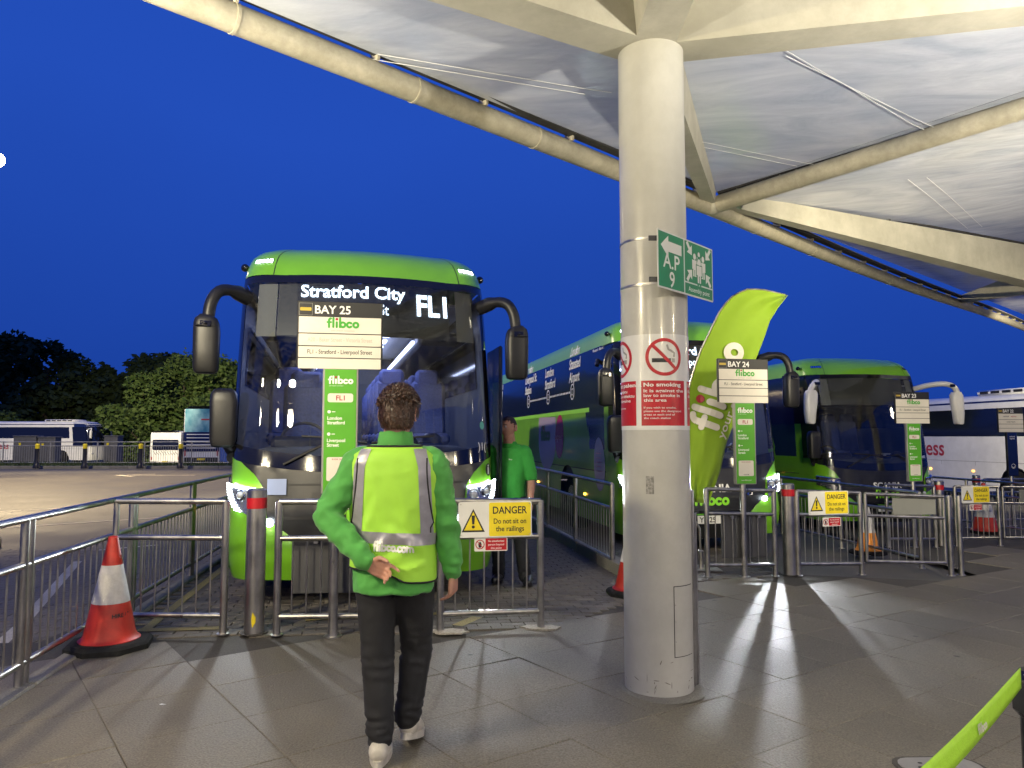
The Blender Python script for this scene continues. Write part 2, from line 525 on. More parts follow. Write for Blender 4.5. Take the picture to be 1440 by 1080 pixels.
# ------------------------------------------------------------------ ground, road, paving
def ground_mat(name, c1, c2, rough, grit, gscale, patch=.35, spark=0.0):
    m = bpy.data.materials.new(name); m.use_nodes = True
    n = m.node_tree.nodes; l = m.node_tree.links; b = n['Principled BSDF']
    t = n.new('ShaderNodeTexCoord'); oi = n.new('ShaderNodeObjectInfo')
    geo = n.new('ShaderNodeNewGeometry')
    big = n.new('ShaderNodeTexNoise'); big.inputs['Scale'].default_value = .8; big.inputs['Detail'].default_value = 7; big.inputs['Roughness'].default_value = .65
    fine = n.new('ShaderNodeTexNoise'); fine.inputs['Scale'].default_value = gscale; fine.inputs['Detail'].default_value = 3
    vor = n.new('ShaderNodeTexVoronoi'); vor.inputs['Scale'].default_value = gscale * .9
    l.new(geo.outputs['Position'], big.inputs['Vector']); l.new(geo.outputs['Position'], fine.inputs['Vector']); l.new(geo.outputs['Position'], vor.inputs['Vector'])
    rp = n.new('ShaderNodeValToRGB'); rp.color_ramp.elements[0].color = (*c1, 1); rp.color_ramp.elements[1].color = (*c2, 1)
    rp.color_ramp.elements[0].position = .32; rp.color_ramp.elements[1].position = .70
    l.new(big.outputs['Fac'], rp.inputs['Fac'])
    m1 = n.new('ShaderNodeMixRGB'); m1.blend_type = 'OVERLAY'; m1.inputs['Fac'].default_value = grit
    l.new(rp.outputs['Color'], m1.inputs['Color1']); l.new(fine.outputs['Fac'], m1.inputs['Color2'])
    # aggregate flecks
    r2 = n.new('ShaderNodeValToRGB'); r2.color_ramp.elements[0].position = .0; r2.color_ramp.elements[0].color = (1, 1, 1, 1)
    r2.color_ramp.elements[1].position = .16; r2.color_ramp.elements[1].color = (0, 0, 0, 1)
    l.new(vor.outputs['Distance'], r2.inputs['Fac'])
    wn = n.new('ShaderNodeTexWhiteNoise'); l.new(vor.outputs['Color'], wn.inputs['Vector'])
    gt = n.new('ShaderNodeMath'); gt.operation = 'GREATER_THAN'; gt.inputs[1].default_value = .72
    l.new(wn.outputs['Value'], gt.inputs[0])
    mm = n.new('ShaderNodeMath'); mm.operation = 'MULTIPLY'; l.new(gt.outputs[0], mm.inputs[0]); l.new(r2.outputs['Color'], mm.inputs[1])
    m2 = n.new('ShaderNodeMixRGB'); m2.inputs['Color2'].default_value = (.55, .53, .48, 1)
    l.new(mm.outputs[0], m2.inputs['Fac']); l.new(m1.outputs['Color'], m2.inputs['Color1'])
    # piece to piece tone
    hv = n.new('ShaderNodeHueSaturation'); mr = n.new('ShaderNodeMapRange')
    mr.inputs['To Min'].default_value = 1 - patch * .5; mr.inputs['To Max'].default_value = 1 + patch * .5
    l.new(oi.outputs['Random'], mr.inputs['Value']); l.new(mr.outputs['Result'], hv.inputs['Value']); l.new(m2.outputs['Color'], hv.inputs['Color'])
    # dark spots: gum and oil
    sp = n.new('ShaderNodeTexVoronoi'); sp.inputs['Scale'].default_value = 2.3; l.new(geo.outputs['Position'], sp.inputs['Vector'])
    r3 = n.new('ShaderNodeValToRGB'); r3.color_ramp.elements[0].position = .045; r3.color_ramp.elements[0].color = (.35, .35, .35, 1)
    r3.color_ramp.elements[1].position = .065; r3.color_ramp.elements[1].color = (1, 1, 1, 1)
    l.new(sp.outputs['Distance'], r3.inputs['Fac'])
    m3 = n.new('ShaderNodeMixRGB'); m3.blend_type = 'MULTIPLY'; m3.inputs['Fac'].default_value = 1
    l.new(hv.outputs['Color'], m3.inputs['Color1']); l.new(r3.outputs['Color'], m3.inputs['Color2'])
    l.new(m3.outputs['Color'], b.inputs['Base Color'])
    rr = n.new('ShaderNodeMapRange'); rr.inputs['From Min'].default_value = .3; rr.inputs['From Max'].default_value = .7
    rr.inputs['To Min'].default_value = rough - .12; rr.inputs['To Max'].default_value = rough + .1
    l.new(big.outputs['Fac'], rr.inputs['Value']); l.new(rr.outputs['Result'], b.inputs['Roughness'])
    b.inputs['Specular IOR Level'].default_value = .3
    bp = n.new('ShaderNodeBump'); bp.inputs['Strength'].default_value = .8; bp.inputs['Distance'].default_value = .008
    l.new(fine.outputs['Fac'], bp.inputs['Height']); l.new(bp.outputs['Normal'], b.inputs['Normal'])
    return m
MT['asphalt'] = ground_mat('asphalt', (.075, .072, .066), (.125, .118, .105), .62, .7, 140)
MT['slab'] = ground_mat('paving_slab', (.118, .104, .079), (.172, .154, .122), .55, .85, 95, .16)
MT['joint'] = ground_mat('joint_dirt', (.045, .041, .036), (.075, .07, .062), .85, .6, 200)
MT['brick'] = ground_mat('block_paver', (.10, .088, .072), (.165, .148, .122), .65, .6, 150, .5)
MT['kerb'] = ground_mat('kerb_concrete', (.16, .15, .135), (.25, .24, .21), .7, .6, 120)
MT['linepaint'] = ground_mat('worn_yellow_line', (.16, .13, .06), (.42, .33, .09), .6, .8, 90)
MT['whiteline'] = ground_mat('worn_white_line', (.34, .31, .25), (.6, .56, .46), .6, .6, 90)
MT['pale'] = ground_mat('pale_screed', (.30, .27, .22), (.48, .44, .37), .8, .6, 60)
MT['grass'] = M_('rough_grass', (.045, .07, .02), .9, var=.5, scale=3)

def sheet(name, xs, ys, z, mat, f=None):
    mb = MB()
    mb.grid([[G(x, y, z) if f is None else f(x, y, z) for x in xs] for y in ys])
    o = mb.build(name, mat, smooth=False, recalc=False)
    tag(o, kind='structure')
    return o
xs = [-400, -200, -120, -80, -60, -40, -20, -10, -5, 0, 2, 4, 6, 8, 12, 20, 40, 80, 150, 400]
ys = [-60, -20, -8, 0, 4, 8, 12, 20, 30, 41, 43, 45, 60, 100, 200, 400, 900]
tag(sheet('ground', xs, ys, -0.075, MT['asphalt']), kind='structure')

# --- concourse slabs, square, laid on the skew
KA = R(37.0)
ku = Vector((math.cos(KA), math.sin(KA), 0)); kv = Vector((-math.sin(KA), math.cos(KA), 0))
SL = 0.635
def concourse_limit(p):
    """how far behind the barrier line a point is (positive = on the bay side)"""
    edge = [(-6, 5.75), (-2.3, 5.80), (-1.8, 5.86), (.3, 6.22), (1.3, 7.42), (2.2, 8.72), (3.4, 9.15), (5.9, 9.85), (7.6, 12.9), (9, 13.3), (12, 17), (30, 32)]
    for (x0, y0), (x1, y1) in zip(edge, edge[1:]):
        if x0 <= p.x <= x1:
            return p.y - (y0 + (y1 - y0) * (p.x - x0) / (x1 - x0))
    return 1.0 if p.x < -6 else -1
def rail_x(y): return -2.45 - .1445 * (y - .6) * 1.0
pave = empty('pavement'); tag(pave, kind='structure')
mb = MB()
pxs = [-9, -6, -4.5, -3, -2, -1, 0, 1, 2, 4, 6, 8, 10, 14, 20]
mb.grid([[G(x, y, -.012) for x in pxs] for y in (-9, -4, 0, 2, 4, 5.72)])
mb.grid([[G(x, y, -.012) for x in (.42, 2, 4, 6, 8, 10, 14, 20)] for y in (5.7205, 6.2)])
mb.grid([[G(x, y, -.012) for x in (1.5, 2, 4, 6, 8, 10, 14, 20)] for y in (6.2, 8.2)])
mb.grid([[G(x, y, -.012) for x in (3, 4, 6, 8, 10, 14, 20)] for y in (8.2, 9.4)])
mb.grid([[G(x, y, -.012) for x in (6.2, 8, 10, 14, 20, 40)] for y in (9.4, 12.6, 16, 22)])
mb.build('bed', MT['joint'], pave, smooth=False, recalc=False)
def slab_mesh(w, h, d, j, name, mat):
    mb = MB(); a, b_ = w / 2 - j, h / 2 - j; c = .004
    P = []
    for k, (z, i) in enumerate(((-d, 0), (-c, 0), (0, c))):
        P += [(-a + i, -b_ + i, z), (a - i, -b_ + i, z), (a - i, b_ - i, z), (-a + i, b_ - i, z)]
    fs = [(8, 9, 10, 11)]
    for k in (0, 4):
        for q in range(4):
            fs.append((k + q, k + (q + 1) % 4, k + 4 + (q + 1) % 4, k + 4 + q))
    mb.add(P, fs)
    me = mb.mesh(name); me.materials.append(mat)
    return me
me_slab = slab_mesh(SL, SL, .03, .0014, 'slab', MT['slab'])
rest = MB(); rest_me = [(v.co.copy()) for v in me_slab.vertices]; rest_f = [tuple(p.vertices) for p in me_slab.polygons]
cand = []
rng = random.Random(3)
for i in range(-30, 60):
    for k in range(-14, 40):
        c = ku * (i * SL + .40) + kv * (k * SL + .115)
        if c.y < 1.6 or c.y > 17 or abs(c.x) > c.y * .78 + 1.1: continue
        if c.x < rail_x(c.y) - .15 and c.y < 5.9: continue
        cs = [c + ku * a * SL / 2 + kv * b * SL / 2 for a in (-1, 1) for b in (-1, 1)]
        if max(concourse_limit(q) for q in cs) > (.14 if c.x < 3 else .12): continue
        cand.append((c.y, c))
cand.sort(key=lambda t: t[0])
def tilt(c): return math.atan(.045 * max(0, min(1, (c.x + .9) / 1.8)))
for n_, (y, c) in enumerate(cand):
    Mx = Matrix.Translation(G(c.x, c.y, rng.uniform(-.0018, .0018))) @ Matrix.Rotation(tilt(c) if c.x < 8 else math.atan(.02), 4, 'Y') @ Matrix.Rotation(KA + rng.uniform(-.0015, .0015), 4, 'Z') @ Matrix.Rotation(rng.uniform(-.002, .002), 4, 'X')
    if n_ < 290:
        share('slab', me_slab, pave, Mx)
    else:
        rest.add([Mx @ v for v in rest_me], rest_f)
if rest.v:
    tag(rest.build('far_slabs', MT['slab'], pave, smooth=False, recalc=False), kind='stuff')

# --- block paving inside the bays and the lane left of the long railing
me_brick = slab_mesh(.2, .1, .03, .003, 'brick', MT['brick'])
bv = [v.co.copy() for v in me_brick.vertices]; bf = [tuple(p.vertices) for p in me_brick.polygons]
def paving(name, test, x0, x1, y0, y1, far, z=-.008):
    root = empty(name); tag(root, kind='structure')
    out = []
    for i in range(-120, 160):
        for k in range(0, 420):
            c = PX * ((i + .5 * (k % 2)) * .2) + AX * (k * .1)
            if not (x0 < c.x < x1 and y0 < c.y < y1) or not test(c): continue
            out.append(c)
    out.sort(key=lambda c: c.length)
    rs = MB(); r = random.Random(5)
    for n_, c in enumerate(out):
        Mx = Matrix.Translation(G(c.x, c.y, z + r.uniform(-.002, .002))) @ Matrix.Rotation(tilt(c), 4, 'Y') @ Matrix.Rotation(YAW, 4, 'Z') @ Matrix.Rotation(r.uniform(-.012, .012), 4, 'X')
        if n_ < 295: share('brick', me_brick, root, Mx)
        else: rs.add([Mx @ v for v in bv], bf)
    if rs.v: tag(rs.build('far_bricks', MT['brick'], root, smooth=False, recalc=False), kind='stuff')
    mb = MB()
    mb.grid([[G(x, y, z - .012) for x in np.arange(x0 - .2, x1 + .25, .5)] for y in np.arange(y0 - .2, y1 + .25, .5) if y <= y1 + .25])
    mb.build('bed', MT['joint'], root, smooth=False, recalc=False)
    return root
paving('bay_paving', lambda c: .02 < concourse_limit(c) and c.x > -.189 * (c.y - 5.9) - 2.98, -3.4, 3.2, 5.9, 11.8, 0, -.006)
paving('lane_paving', lambda c: c.x < rail_x(c.y) - .06, -7.5, -2.5, 3.2, 10.5, 0, -.03)
mb = MB()
mb.grid([[Vector((x, y, -.072 + (.03 if y < 30 else .03))) for x in np.arange(-95, -2.9, 4.6)] for y in (-20, 0, 8, 16, 30, 37.2)])
tag(mb.build('road', MT['asphalt'], smooth=False, recalc=False), kind='structure')

def strip(mb, pts, w, z):
    for (a, b) in zip(pts, pts[1:]):
        a = Vector((*a, 0)); b = Vector((*b, 0)); t = (b - a).normalized(); nn = Vector((-t.y, t.x, 0)) * w / 2
        k = max(1, int((b - a).length / .5))
        for i in range(k):
            p = a + (b - a) * (i / k); q = a + (b - a) * ((i + 1) / k)
            mb.poly([G(*(p - nn).xy, z), G(*(q - nn).xy, z), G(*(q + nn).xy, z), G(*(p + nn).xy, z)])
mb = MB()
strip(mb, [(-3.0, 6.05), (-2.35, 6.12)], .10, .001); strip(mb, [(-2.95, 6.1), (-3.35, 8.5), (-3.8, 11)], .08, .001)
strip(mb, [(-1.75, 6.4), (.1, 6.75)], .09, .001); strip(mb, [(-.45, 6.2), (-.3, 6.5)], .10, .0015)
strip(mb, [(2.0, 9.6), (3.3, 9.9)], .09, .001); strip(mb, [(1.35, 9.2), (.9, 11.2)], .09, .001)
tag(mb.build('bay_line', MT['linepaint'], smooth=False, recalc=False), kind='structure')
mb = MB()
strip(mb, [(-3.3, 4.2), (-4.1, 6.3), (-5.5, 9.5)], .10, -.026); strip(mb, [(-3.15, 5.0), (-3.2, 5.5)], .18, -.0255)
for x, y in ((-5.2, 11), (-6.6, 15), (-9.5, 17), (-13, 18), (-17, 20)):
    strip(mb, [(x, y), (x - 2.6, y - 2.2)], .10, -.036)
strip(mb, [(-13.2, 31), (-15.8, 31)], .22, -.036); strip(mb, [(-15.3, 31.9), (-16.5, 31), (-15.3, 30.1)], .22, -.0355)
tag(mb.build('road_marking', MT['whiteline'], smooth=False, recalc=False), kind='structure')

# kerbs: along the long railing, along the middle railing, and by the verge
def kerb_run(name, p0, p1, w, h, zoff=0.0):
    root = empty(name); tag(root, kind='structure')
    p0 = Vector(p0); p1 = Vector(p1); d = (p1 - p0).normalized(); L = (p1 - p0).length; k = int(L / .915)
    ang = math.atan2(d.y, d.x)
    mb = MB(); mb.box((0, 0, 0), (.907, w, h), bev=.012); me = mb.mesh('kerb_stone'); me.materials.append(MT['kerb'])
    for i in range(k):
        c = p0 + d * (i + .5) * .915
        share('kerb_stone', me, root, Matrix.Translation(G(c.x, c.y, zoff)) @ Matrix.Rotation(ang + random.uniform(-.003, .003), 4, 'Z'))
kerb_run('kerb', (-2.62, 2.0), (-4.4, 14.0), .13, .10, -.035)
kerb_run('kerb', (1.33, 8.6), (-.9, 20.0), .18, .22, .03)
kerb_run('kerb', (-44, 37.4), (-8, 37.4), .16, .2, 0)
mb = MB()
mb.grid([[Vector((x, y, z)) for x in np.arange(-60, -3, 3.0)] for y, z in ((37.5, .085), (39.5, .12), (41, .08), (45.5, -.62))])
tag(mb.build('grass_verge', MT['grass'], smooth=True, recalc=False), kind='structure')
mb = MB(); r = random.Random(2)
for i in range(9000):
    x = r.uniform(-45, -9); y = r.uniform(37.6, 40.8); h = r.uniform(.06, .22); a = r.uniform(0, 6.28); w = .012 + .02 * r.random()
    dx, dy = math.cos(a) * w, math.sin(a) * w; lx, ly = r.uniform(-.08, .08), r.uniform(-.08, .08)
    mb.add([(x - dx, y - dy, .09), (x + dx, y + dy, .09), (x + lx, y + ly, .1 + h)], [(0, 1, 2)])
tag(mb.build('grass', MT['grass'], smooth=False, recalc=False), kind='stuff')

# pale concrete pads under barrier feet, litter, drain cover
def pad(x, y, w, h, seed, label):
    r = random.Random(seed); n = 18
    P = [(x + w * math.cos(2 * math.pi * i / n) * r.uniform(.75, 1.1), y + h * math.sin(2 * math.pi * i / n) * r.uniform(.75, 1.1)) for i in range(n)]
    mb = MB(); mb.prism(P, lambda a, b, d: G(a, b, d), .002, .014)
    tag(mb.build('concrete_pad', MT['pale'], smooth=False), label, 'concrete pad', 'patched concrete round barrier feet')
pad(.24, 6.16, .17, .09, 1, 'rough pale concrete patch round the right foot of the danger-sign barrier nearest the column')
pad(-.50, 5.98, .15, .085, 2, 'rough pale concrete patch by the right foot of the walking person, under the danger-sign barrier')
mb = MB()
def litter(x, y, s, seed, label):
    r = random.Random(seed)
    mb = MB(); P = [G(x + r.uniform(-s, s), y + r.uniform(-s, s) * .6, .006 + .012 * r.random()) for i in range(5)]
    mb.add([P[0], P[1], P[2], P[3], P[4]], [(0, 1, 2), (0, 2, 3), (0, 3, 4)])
    tag(mb.build('paper_scrap', MT['white'], smooth=False), label, 'litter', 'paper scraps on the paving')
litter(-2.0, 4.36, .03, 3, 'small white paper scrap on the slabs in front of the left traffic cone')
litter(2.5, 7.05, .05, 4, 'thin white paper scrap on the paving right of the light streak')
litter(5.35, 11.2, .11, 5, 'white paper scrap on the ground behind the gate at bay 23')
litter(4.9, 10.5, .09, 6, 'small white paper scrap behind the bay 23 railing panel')

cov = empty('drain_cover', G(2.12, 3.80, 0), R(8), 'grey rounded metal drain cover let into the slabs beside the belt barrier', 'drain cover')
mb = MB(); fn = lambda a, b, d: Vector((a, b, d - .045 * a))
slab_on(mb, -.20, -.095, .22, .095, fn, .002, .010, .09)
mb.build('lid', MT['greyframe'], cov)
mb = MB()
for dx, dy, q in ((-.08, .03, .012), (-.11, -.02, .016), (-.10, -.055, .012), (.05, .04, .012)):
    mb.prism([(dx + q * math.cos(a), dy + q * .7 * math.sin(a)) for a in [i * math.pi / 5 for i in range(10)]], fn, .0102, .0115)
mb.build('keyhole', MT['ink'], cov, smooth=False)
mb = MB(); slab_on(mb, -.225, -.12, .245, .12, fn, .0, .0045, .11); mb.build('rim', MT['joint'], cov, smooth=False)

# ------------------------------------------------------------------ canopy
J = Vector((2.30, 8.45, 4.22))                  # where the fin, the valley tube and the edge meet
ED = Vector((-.733, -.680, 0)).normalized()     # along the edge, towards the left
J2 = Vector((10.7, 17.5, 4.72))
C1 = Vector((.93, 4.80, 0)); C2 = Vector((9.45, 12.6, 0))
VT = Vector((.73, -.683, .075)).normalized()    # the valley tube, running inwards
en = Vector((.680, -.733, 0))
def canopy_z(x, y):
    p = Vector((x, y, 0)); d = p - Vector((J.x, J.y, 0))
    de = max(0, d.dot(en)); dt = abs(d.dot(-ED))
    base = 4.36 + (.055 * max(0, d.dot(-ED)))
    return base + .05 * de + .05 * min(de, dt * .55) - .05 * math.exp(-((de - 1.0) ** 2) * 1.2) * min(1, dt / 3)

def film_mat():
    m = bpy.data.materials.new('canopy_film'); m.use_nodes = True
    n = m.node_tree.nodes; l = m.node_tree.links; b = n['Principled BSDF']; o = n['Material Output']
    t = n.new('ShaderNodeTexCoord'); mp = n.new('ShaderNodeMapping'); mp.inputs['Scale'].default_value = (1, 2.8, 1); mp.inputs['Rotation'].default_value = (0, 0, R(28))
    l.new(t.outputs['Object'], mp.inputs['Vector'])
    a = n.new('ShaderNodeTexNoise'); a.inputs['Scale'].default_value = .8; a.inputs['Detail'].default_value = 10; a.inputs['Roughness'].default_value = .62; a.inputs['Distortion'].default_value = 1.2
    l.new(mp.outputs['Vector'], a.inputs['Vector'])
    rp = n.new('ShaderNodeValToRGB'); rp.color_ramp.elements[0].position = .32; rp.color_ramp.elements[0].color = (.44, .48, .55, 1)
    rp.color_ramp.elements[1].position = .68; rp.color_ramp.elements[1].color = (.72, .745, .77, 1)
    l.new(a.outputs['Fac'], rp.inputs['Fac']); l.new(rp.outputs['Color'], b.inputs['Base Color'])
    b.inputs['Roughness'].default_value = .14; b.inputs['Specular IOR Level'].default_value = .8
    w = n.new('ShaderNodeTexNoise'); w.inputs['Scale'].default_value = 2.2; w.inputs['Detail'].default_value = 5
    l.new(mp.outputs['Vector'], w.inputs['Vector'])
    bp = n.new('ShaderNodeBump'); bp.inputs['Strength'].default_value = .22; bp.inputs['Distance'].default_value = .05
    l.new(w.outputs['Fac'], bp.inputs['Height']); l.new(bp.outputs['Normal'], b.inputs['Normal'])
    tl = n.new('ShaderNodeBsdfTranslucent'); tl.inputs['Color'].default_value = (.6, .62, .66, 1)
    tr = n.new('ShaderNodeBsdfTransparent'); tr.inputs['Color'].default_value = (.75, .78, .82, 1)
    s1 = n.new('ShaderNodeMixShader'); s1.inputs['Fac'].default_value = .12
    l.new(b.outputs['BSDF'], s1.inputs[1]); l.new(tl.outputs['BSDF'], s1.inputs[2])
    s2 = n.new('ShaderNodeMixShader'); s2.inputs['Fac'].default_value = .06
    l.new(s1.outputs['Shader'], s2.inputs[1]); l.new(tr.outputs['BSDF'], s2.inputs[2])
    l.new(s2.outputs['Shader'], o.inputs['Surface'])
    return m
MT['film'] = film_mat()
can = empty('canopy', (0, 0, 0), 0, 'clear film bus station canopy on cream box beams and round edge tubes', 'canopy')

def edge_pt(t, dz=0.0, inn=0.0):
    """t along the edge: 0 at the joint, negative to the left, 1 = next joint"""
    if t <= 0:
        p = J + ED * (-t * 11.0); p.z = J.z + .02 * (-t) * 4
    else:
        p = J.lerp(J2, t); p.z += .05 * math.sin(math.pi * t) * -1
    return p + en * inn + Vector((0, 0, dz))
# film, two bays
def film(name, u0, u1, n, m, s0, s1):
    rows = []
    for i in range(n + 1):
        u = u0 + (u1 - u0) * i / n
        e = edge_pt(u, 0, .10)
        row = []
        for k in range(m + 1):
            q = e + en * (s0 + (s1 - s0) * k / m)
            row.append(Vector((q.x, q.y, canopy_z(q.x, q.y) if u <= 0 else canopy_z(q.x, q.y))))
        rows.append(row)
    mb = MB(); mb.grid(rows)
    return mb.build(name, MT['film'], can, recalc=False)
film('film_panel', -1.15, 0, 40, 28, 0, 8.5)
film('film_panel', 0.0005, 2.5, 64, 28, 0, 8.5)

def tubepart(name, pts, r, mat, n=16):
    mb = MB(); mb.tube(pts, r, n); return mb.build(name, mat, can)
tubepart('edge_tube', [edge_pt(t) for t in np.linspace(-1.1, -.002, 12)], .098, MT['tube'])
tubepart('edge_tube', [edge_pt(t) for t in np.linspace(.002, 2.6, 22)], .098, MT['tube'])
for t in (-.93, -.79, -.65, -.51, -.38, -.26, -.14, .1, .25, .4, .55, .7, .85):
    p = edge_pt(t); d = (edge_pt(t + .01) - p).normalized()
    tubepart('tube_collar', [p - d * .012, p + d * .012], .103, MT['tube'])
# clamp channel above the edge tube, on small brackets
def channel(name, P, w, h):
    mb = MB(); rows = [[], [], [], []]
    for a in P:
        rows[0].append(a + en * w - Vector((0, 0, h))); rows[1].append(a - en * w - Vector((0, 0, h)))
        rows[2].append(a - en * w + Vector((0, 0, h))); rows[3].append(a + en * w + Vector((0, 0, h)))
    mb.grid([[r[i] for r in rows] for i in range(len(P))], close=True)
    return mb
T1 = list(np.linspace(-1.1, -.02, 22)); T2 = list(np.linspace(.04, 2.5, 44))
for T in (T1, T2):
    channel('clamp_rail', [edge_pt(t, .155, .09) for t in T], .025, .016).build('clamp_rail', MT['tube'], can)
    channel('gutter', [edge_pt(t, .122, .10) for t in T], .05, .014).build('gutter', MT['gutter'], can)
for T, k in ((T1, 12), (T2, 27)):
    for t in np.linspace(T[0] + .01, T[-1] - .01, k):
        p = edge_pt(t, .11, .05); d = (edge_pt(t + .01) - edge_pt(t)).normalized()
        M = Matrix(((d.x, en.x, 0), (d.y, en.y, 0), (0, 0, 1)))
        mb = MB(); mb.box(p, (.022, .10, .09), M); mb.build('bracket', MT['tube'], can, smooth=False)
# valley tube
vt = [J + VT * s for s in (.12, 1.5, 3, 5, 7.5)]
tubepart('valley_tube', vt, .098, MT['tube'])
vup = [p + Vector((0, 0, .135)) for p in vt]
mb = MB()
for a, b in zip(vup, vup[1:]): mb.tube([a, b], .030, 8)
mb.build('gutter', MT['gutter'], can)
for dz, off, r_ in ((.175, .03, .010), (.10, .05, .008)):
    mb = MB(); sd = VT.cross(Vector((0, 0, 1))).normalized()
    mb.tube([p + Vector((0, 0, dz)) - sd * off * 2 for p in vt], r_, 6); mb.build('clamp_rail', MT['tube'], can)
for s in (.35, .85, 1.5, 2.15, 2.8, 3.5, 4.3):
    p = J + VT * s
    mb = MB(); mb.box(p + Vector((0, 0, .13)), (.02, .02, .16)); mb.build('bracket', MT['tube'], can, smooth=False)
    tubepart('tube_collar', [p + VT * .2 - VT * .01, p + VT * .2 + VT * .01], .102, MT['tube']) if s in (.85, 2.8) else None

def beam(name, p0, p1, w0, h0, w1, h1, splay=.06):
    """tapered box beam; p0, p1 are the middle of its underside"""
    p0 = Vector(p0); p1 = Vector(p1); d = (p1 - p0); d.z = 0; d.normalize(); s = Vector((-d.y, d.x, 0))
    mb = MB(); rows = []
    for i in range(7):
        t = i / 6; p = p0.lerp(p1, t); w = w0 + (w1 - w0) * t; h = h0 + (h1 - h0) * t
        rows.append([p - s * w / 2, p + s * w / 2, p + s * (w / 2 + splay * (h / .5)) + Vector((0, 0, h)), p - s * (w / 2 + splay * (h / .5)) + Vector((0, 0, h))])
    mb.grid(rows, close=True)
    mb.add(rows[0], [(0, 1, 2, 3)]); mb.add(rows[-1], [(3, 2, 1, 0)])
    return mb.build(name, MT['beam'], can, smooth=False)
HZ = 4.10
def from_col(c, d, r): return Vector((c.x, c.y, HZ)) + Vector((d[0], d[1], 0)).normalized() * r
beam('beam', from_col(C1, (-.87, -.49), .13), (-5.2, 1.3, 4.02), .30, .60, .16, .28)
beam('beam', from_col(C1, (J.x - C1.x, J.y - C1.y), .14), J + Vector((-.03, -.10, .0)), .17, .50, .14, .16, .03)
beam('beam', from_col(C1, (.0, -1), .14), (.98, -3.4, 4.04), .27, .60, .16, .3)
beam('beam', from_col(C1, (.975, -.22), .14), (8.2, 3.15, 4.04), .27, .60, .16, .3)
beam('beam', Vector((C2.x - .14, C2.y - .08, 4.02)), J + Vector((.30, .17, .03)), .30, .66, .12, .17, .02)
beam('beam', Vector((C2.x + .05, C2.y + .14, 4.1)), J2 + Vector((-.02, -.1, 0)), .2, .5, .14, .16, .03)
beam('beam', Vector((C2.x + .1, C2.y - .14, 4.1)), (11, 8, 4.05), .27, .6, .16, .3)
# rail of clips along the top of the far beam
a, b = Vector((C2.x, C2.y, 4.78)), J + Vector((.35, .2, .26))
mb = MB(); mb.tube([a, b], .018, 8); mb.tube([a + Vector((0, 0, -.05)), b + Vector((0, 0, -.03))], .012, 6); mb.build('clamp_rail', MT['gutter'], can)
for i in range(12):
    p = a.lerp(b, (i + .4) / 12); mb = MB(); mb.box(p + Vector((0, 0, -.05)), (.06, .06, .07)); mb.build('bracket', MT['gutter'], can, smooth=False)
# joint casting, pin, and the fine cable pairs under the film
mb = MB(); mb.ball(J + Vector((.03, -.02, 0)), (.13, .13, .10), 16, 8); mb.build('joint_casting', MT['beam'], can)
mb = MB(); mb.tube([J + Vector((.36, .02, .02)), J + Vector((.30, -.14, .02))], .045, 14); mb.build('joint_pin', MT['steel'], can)
def cable(p, q):
    mb = MB(); n = 8
    P = []
    for i in range(n + 1):
        x = Vector(p).lerp(Vector(q), i / n); P.append(Vector((x.x, x.y, canopy_z(x.x, x.y) - .03)))
    mb.tube(P, .003, 5); mb.build('film_cable', MT['white'], can)
for k in (0, .22):
    cable((1.9 + k, 5.3 + k, 0), (4.0 + k, 6.9 + k * .2, 0)); cable((1.5 + k, 6.9, 0), (3.0 + k, 7.6, 0)); cable((-1.2 + k, 5.2, 0), (.6 + k, 5.9, 0))
    cable((4.6 + k, 8.4, 0), (6.9 + k, 11.0, 0)); cable((7.2 + k, 8.6, 0), (8.6 + k, 11.2, 0))

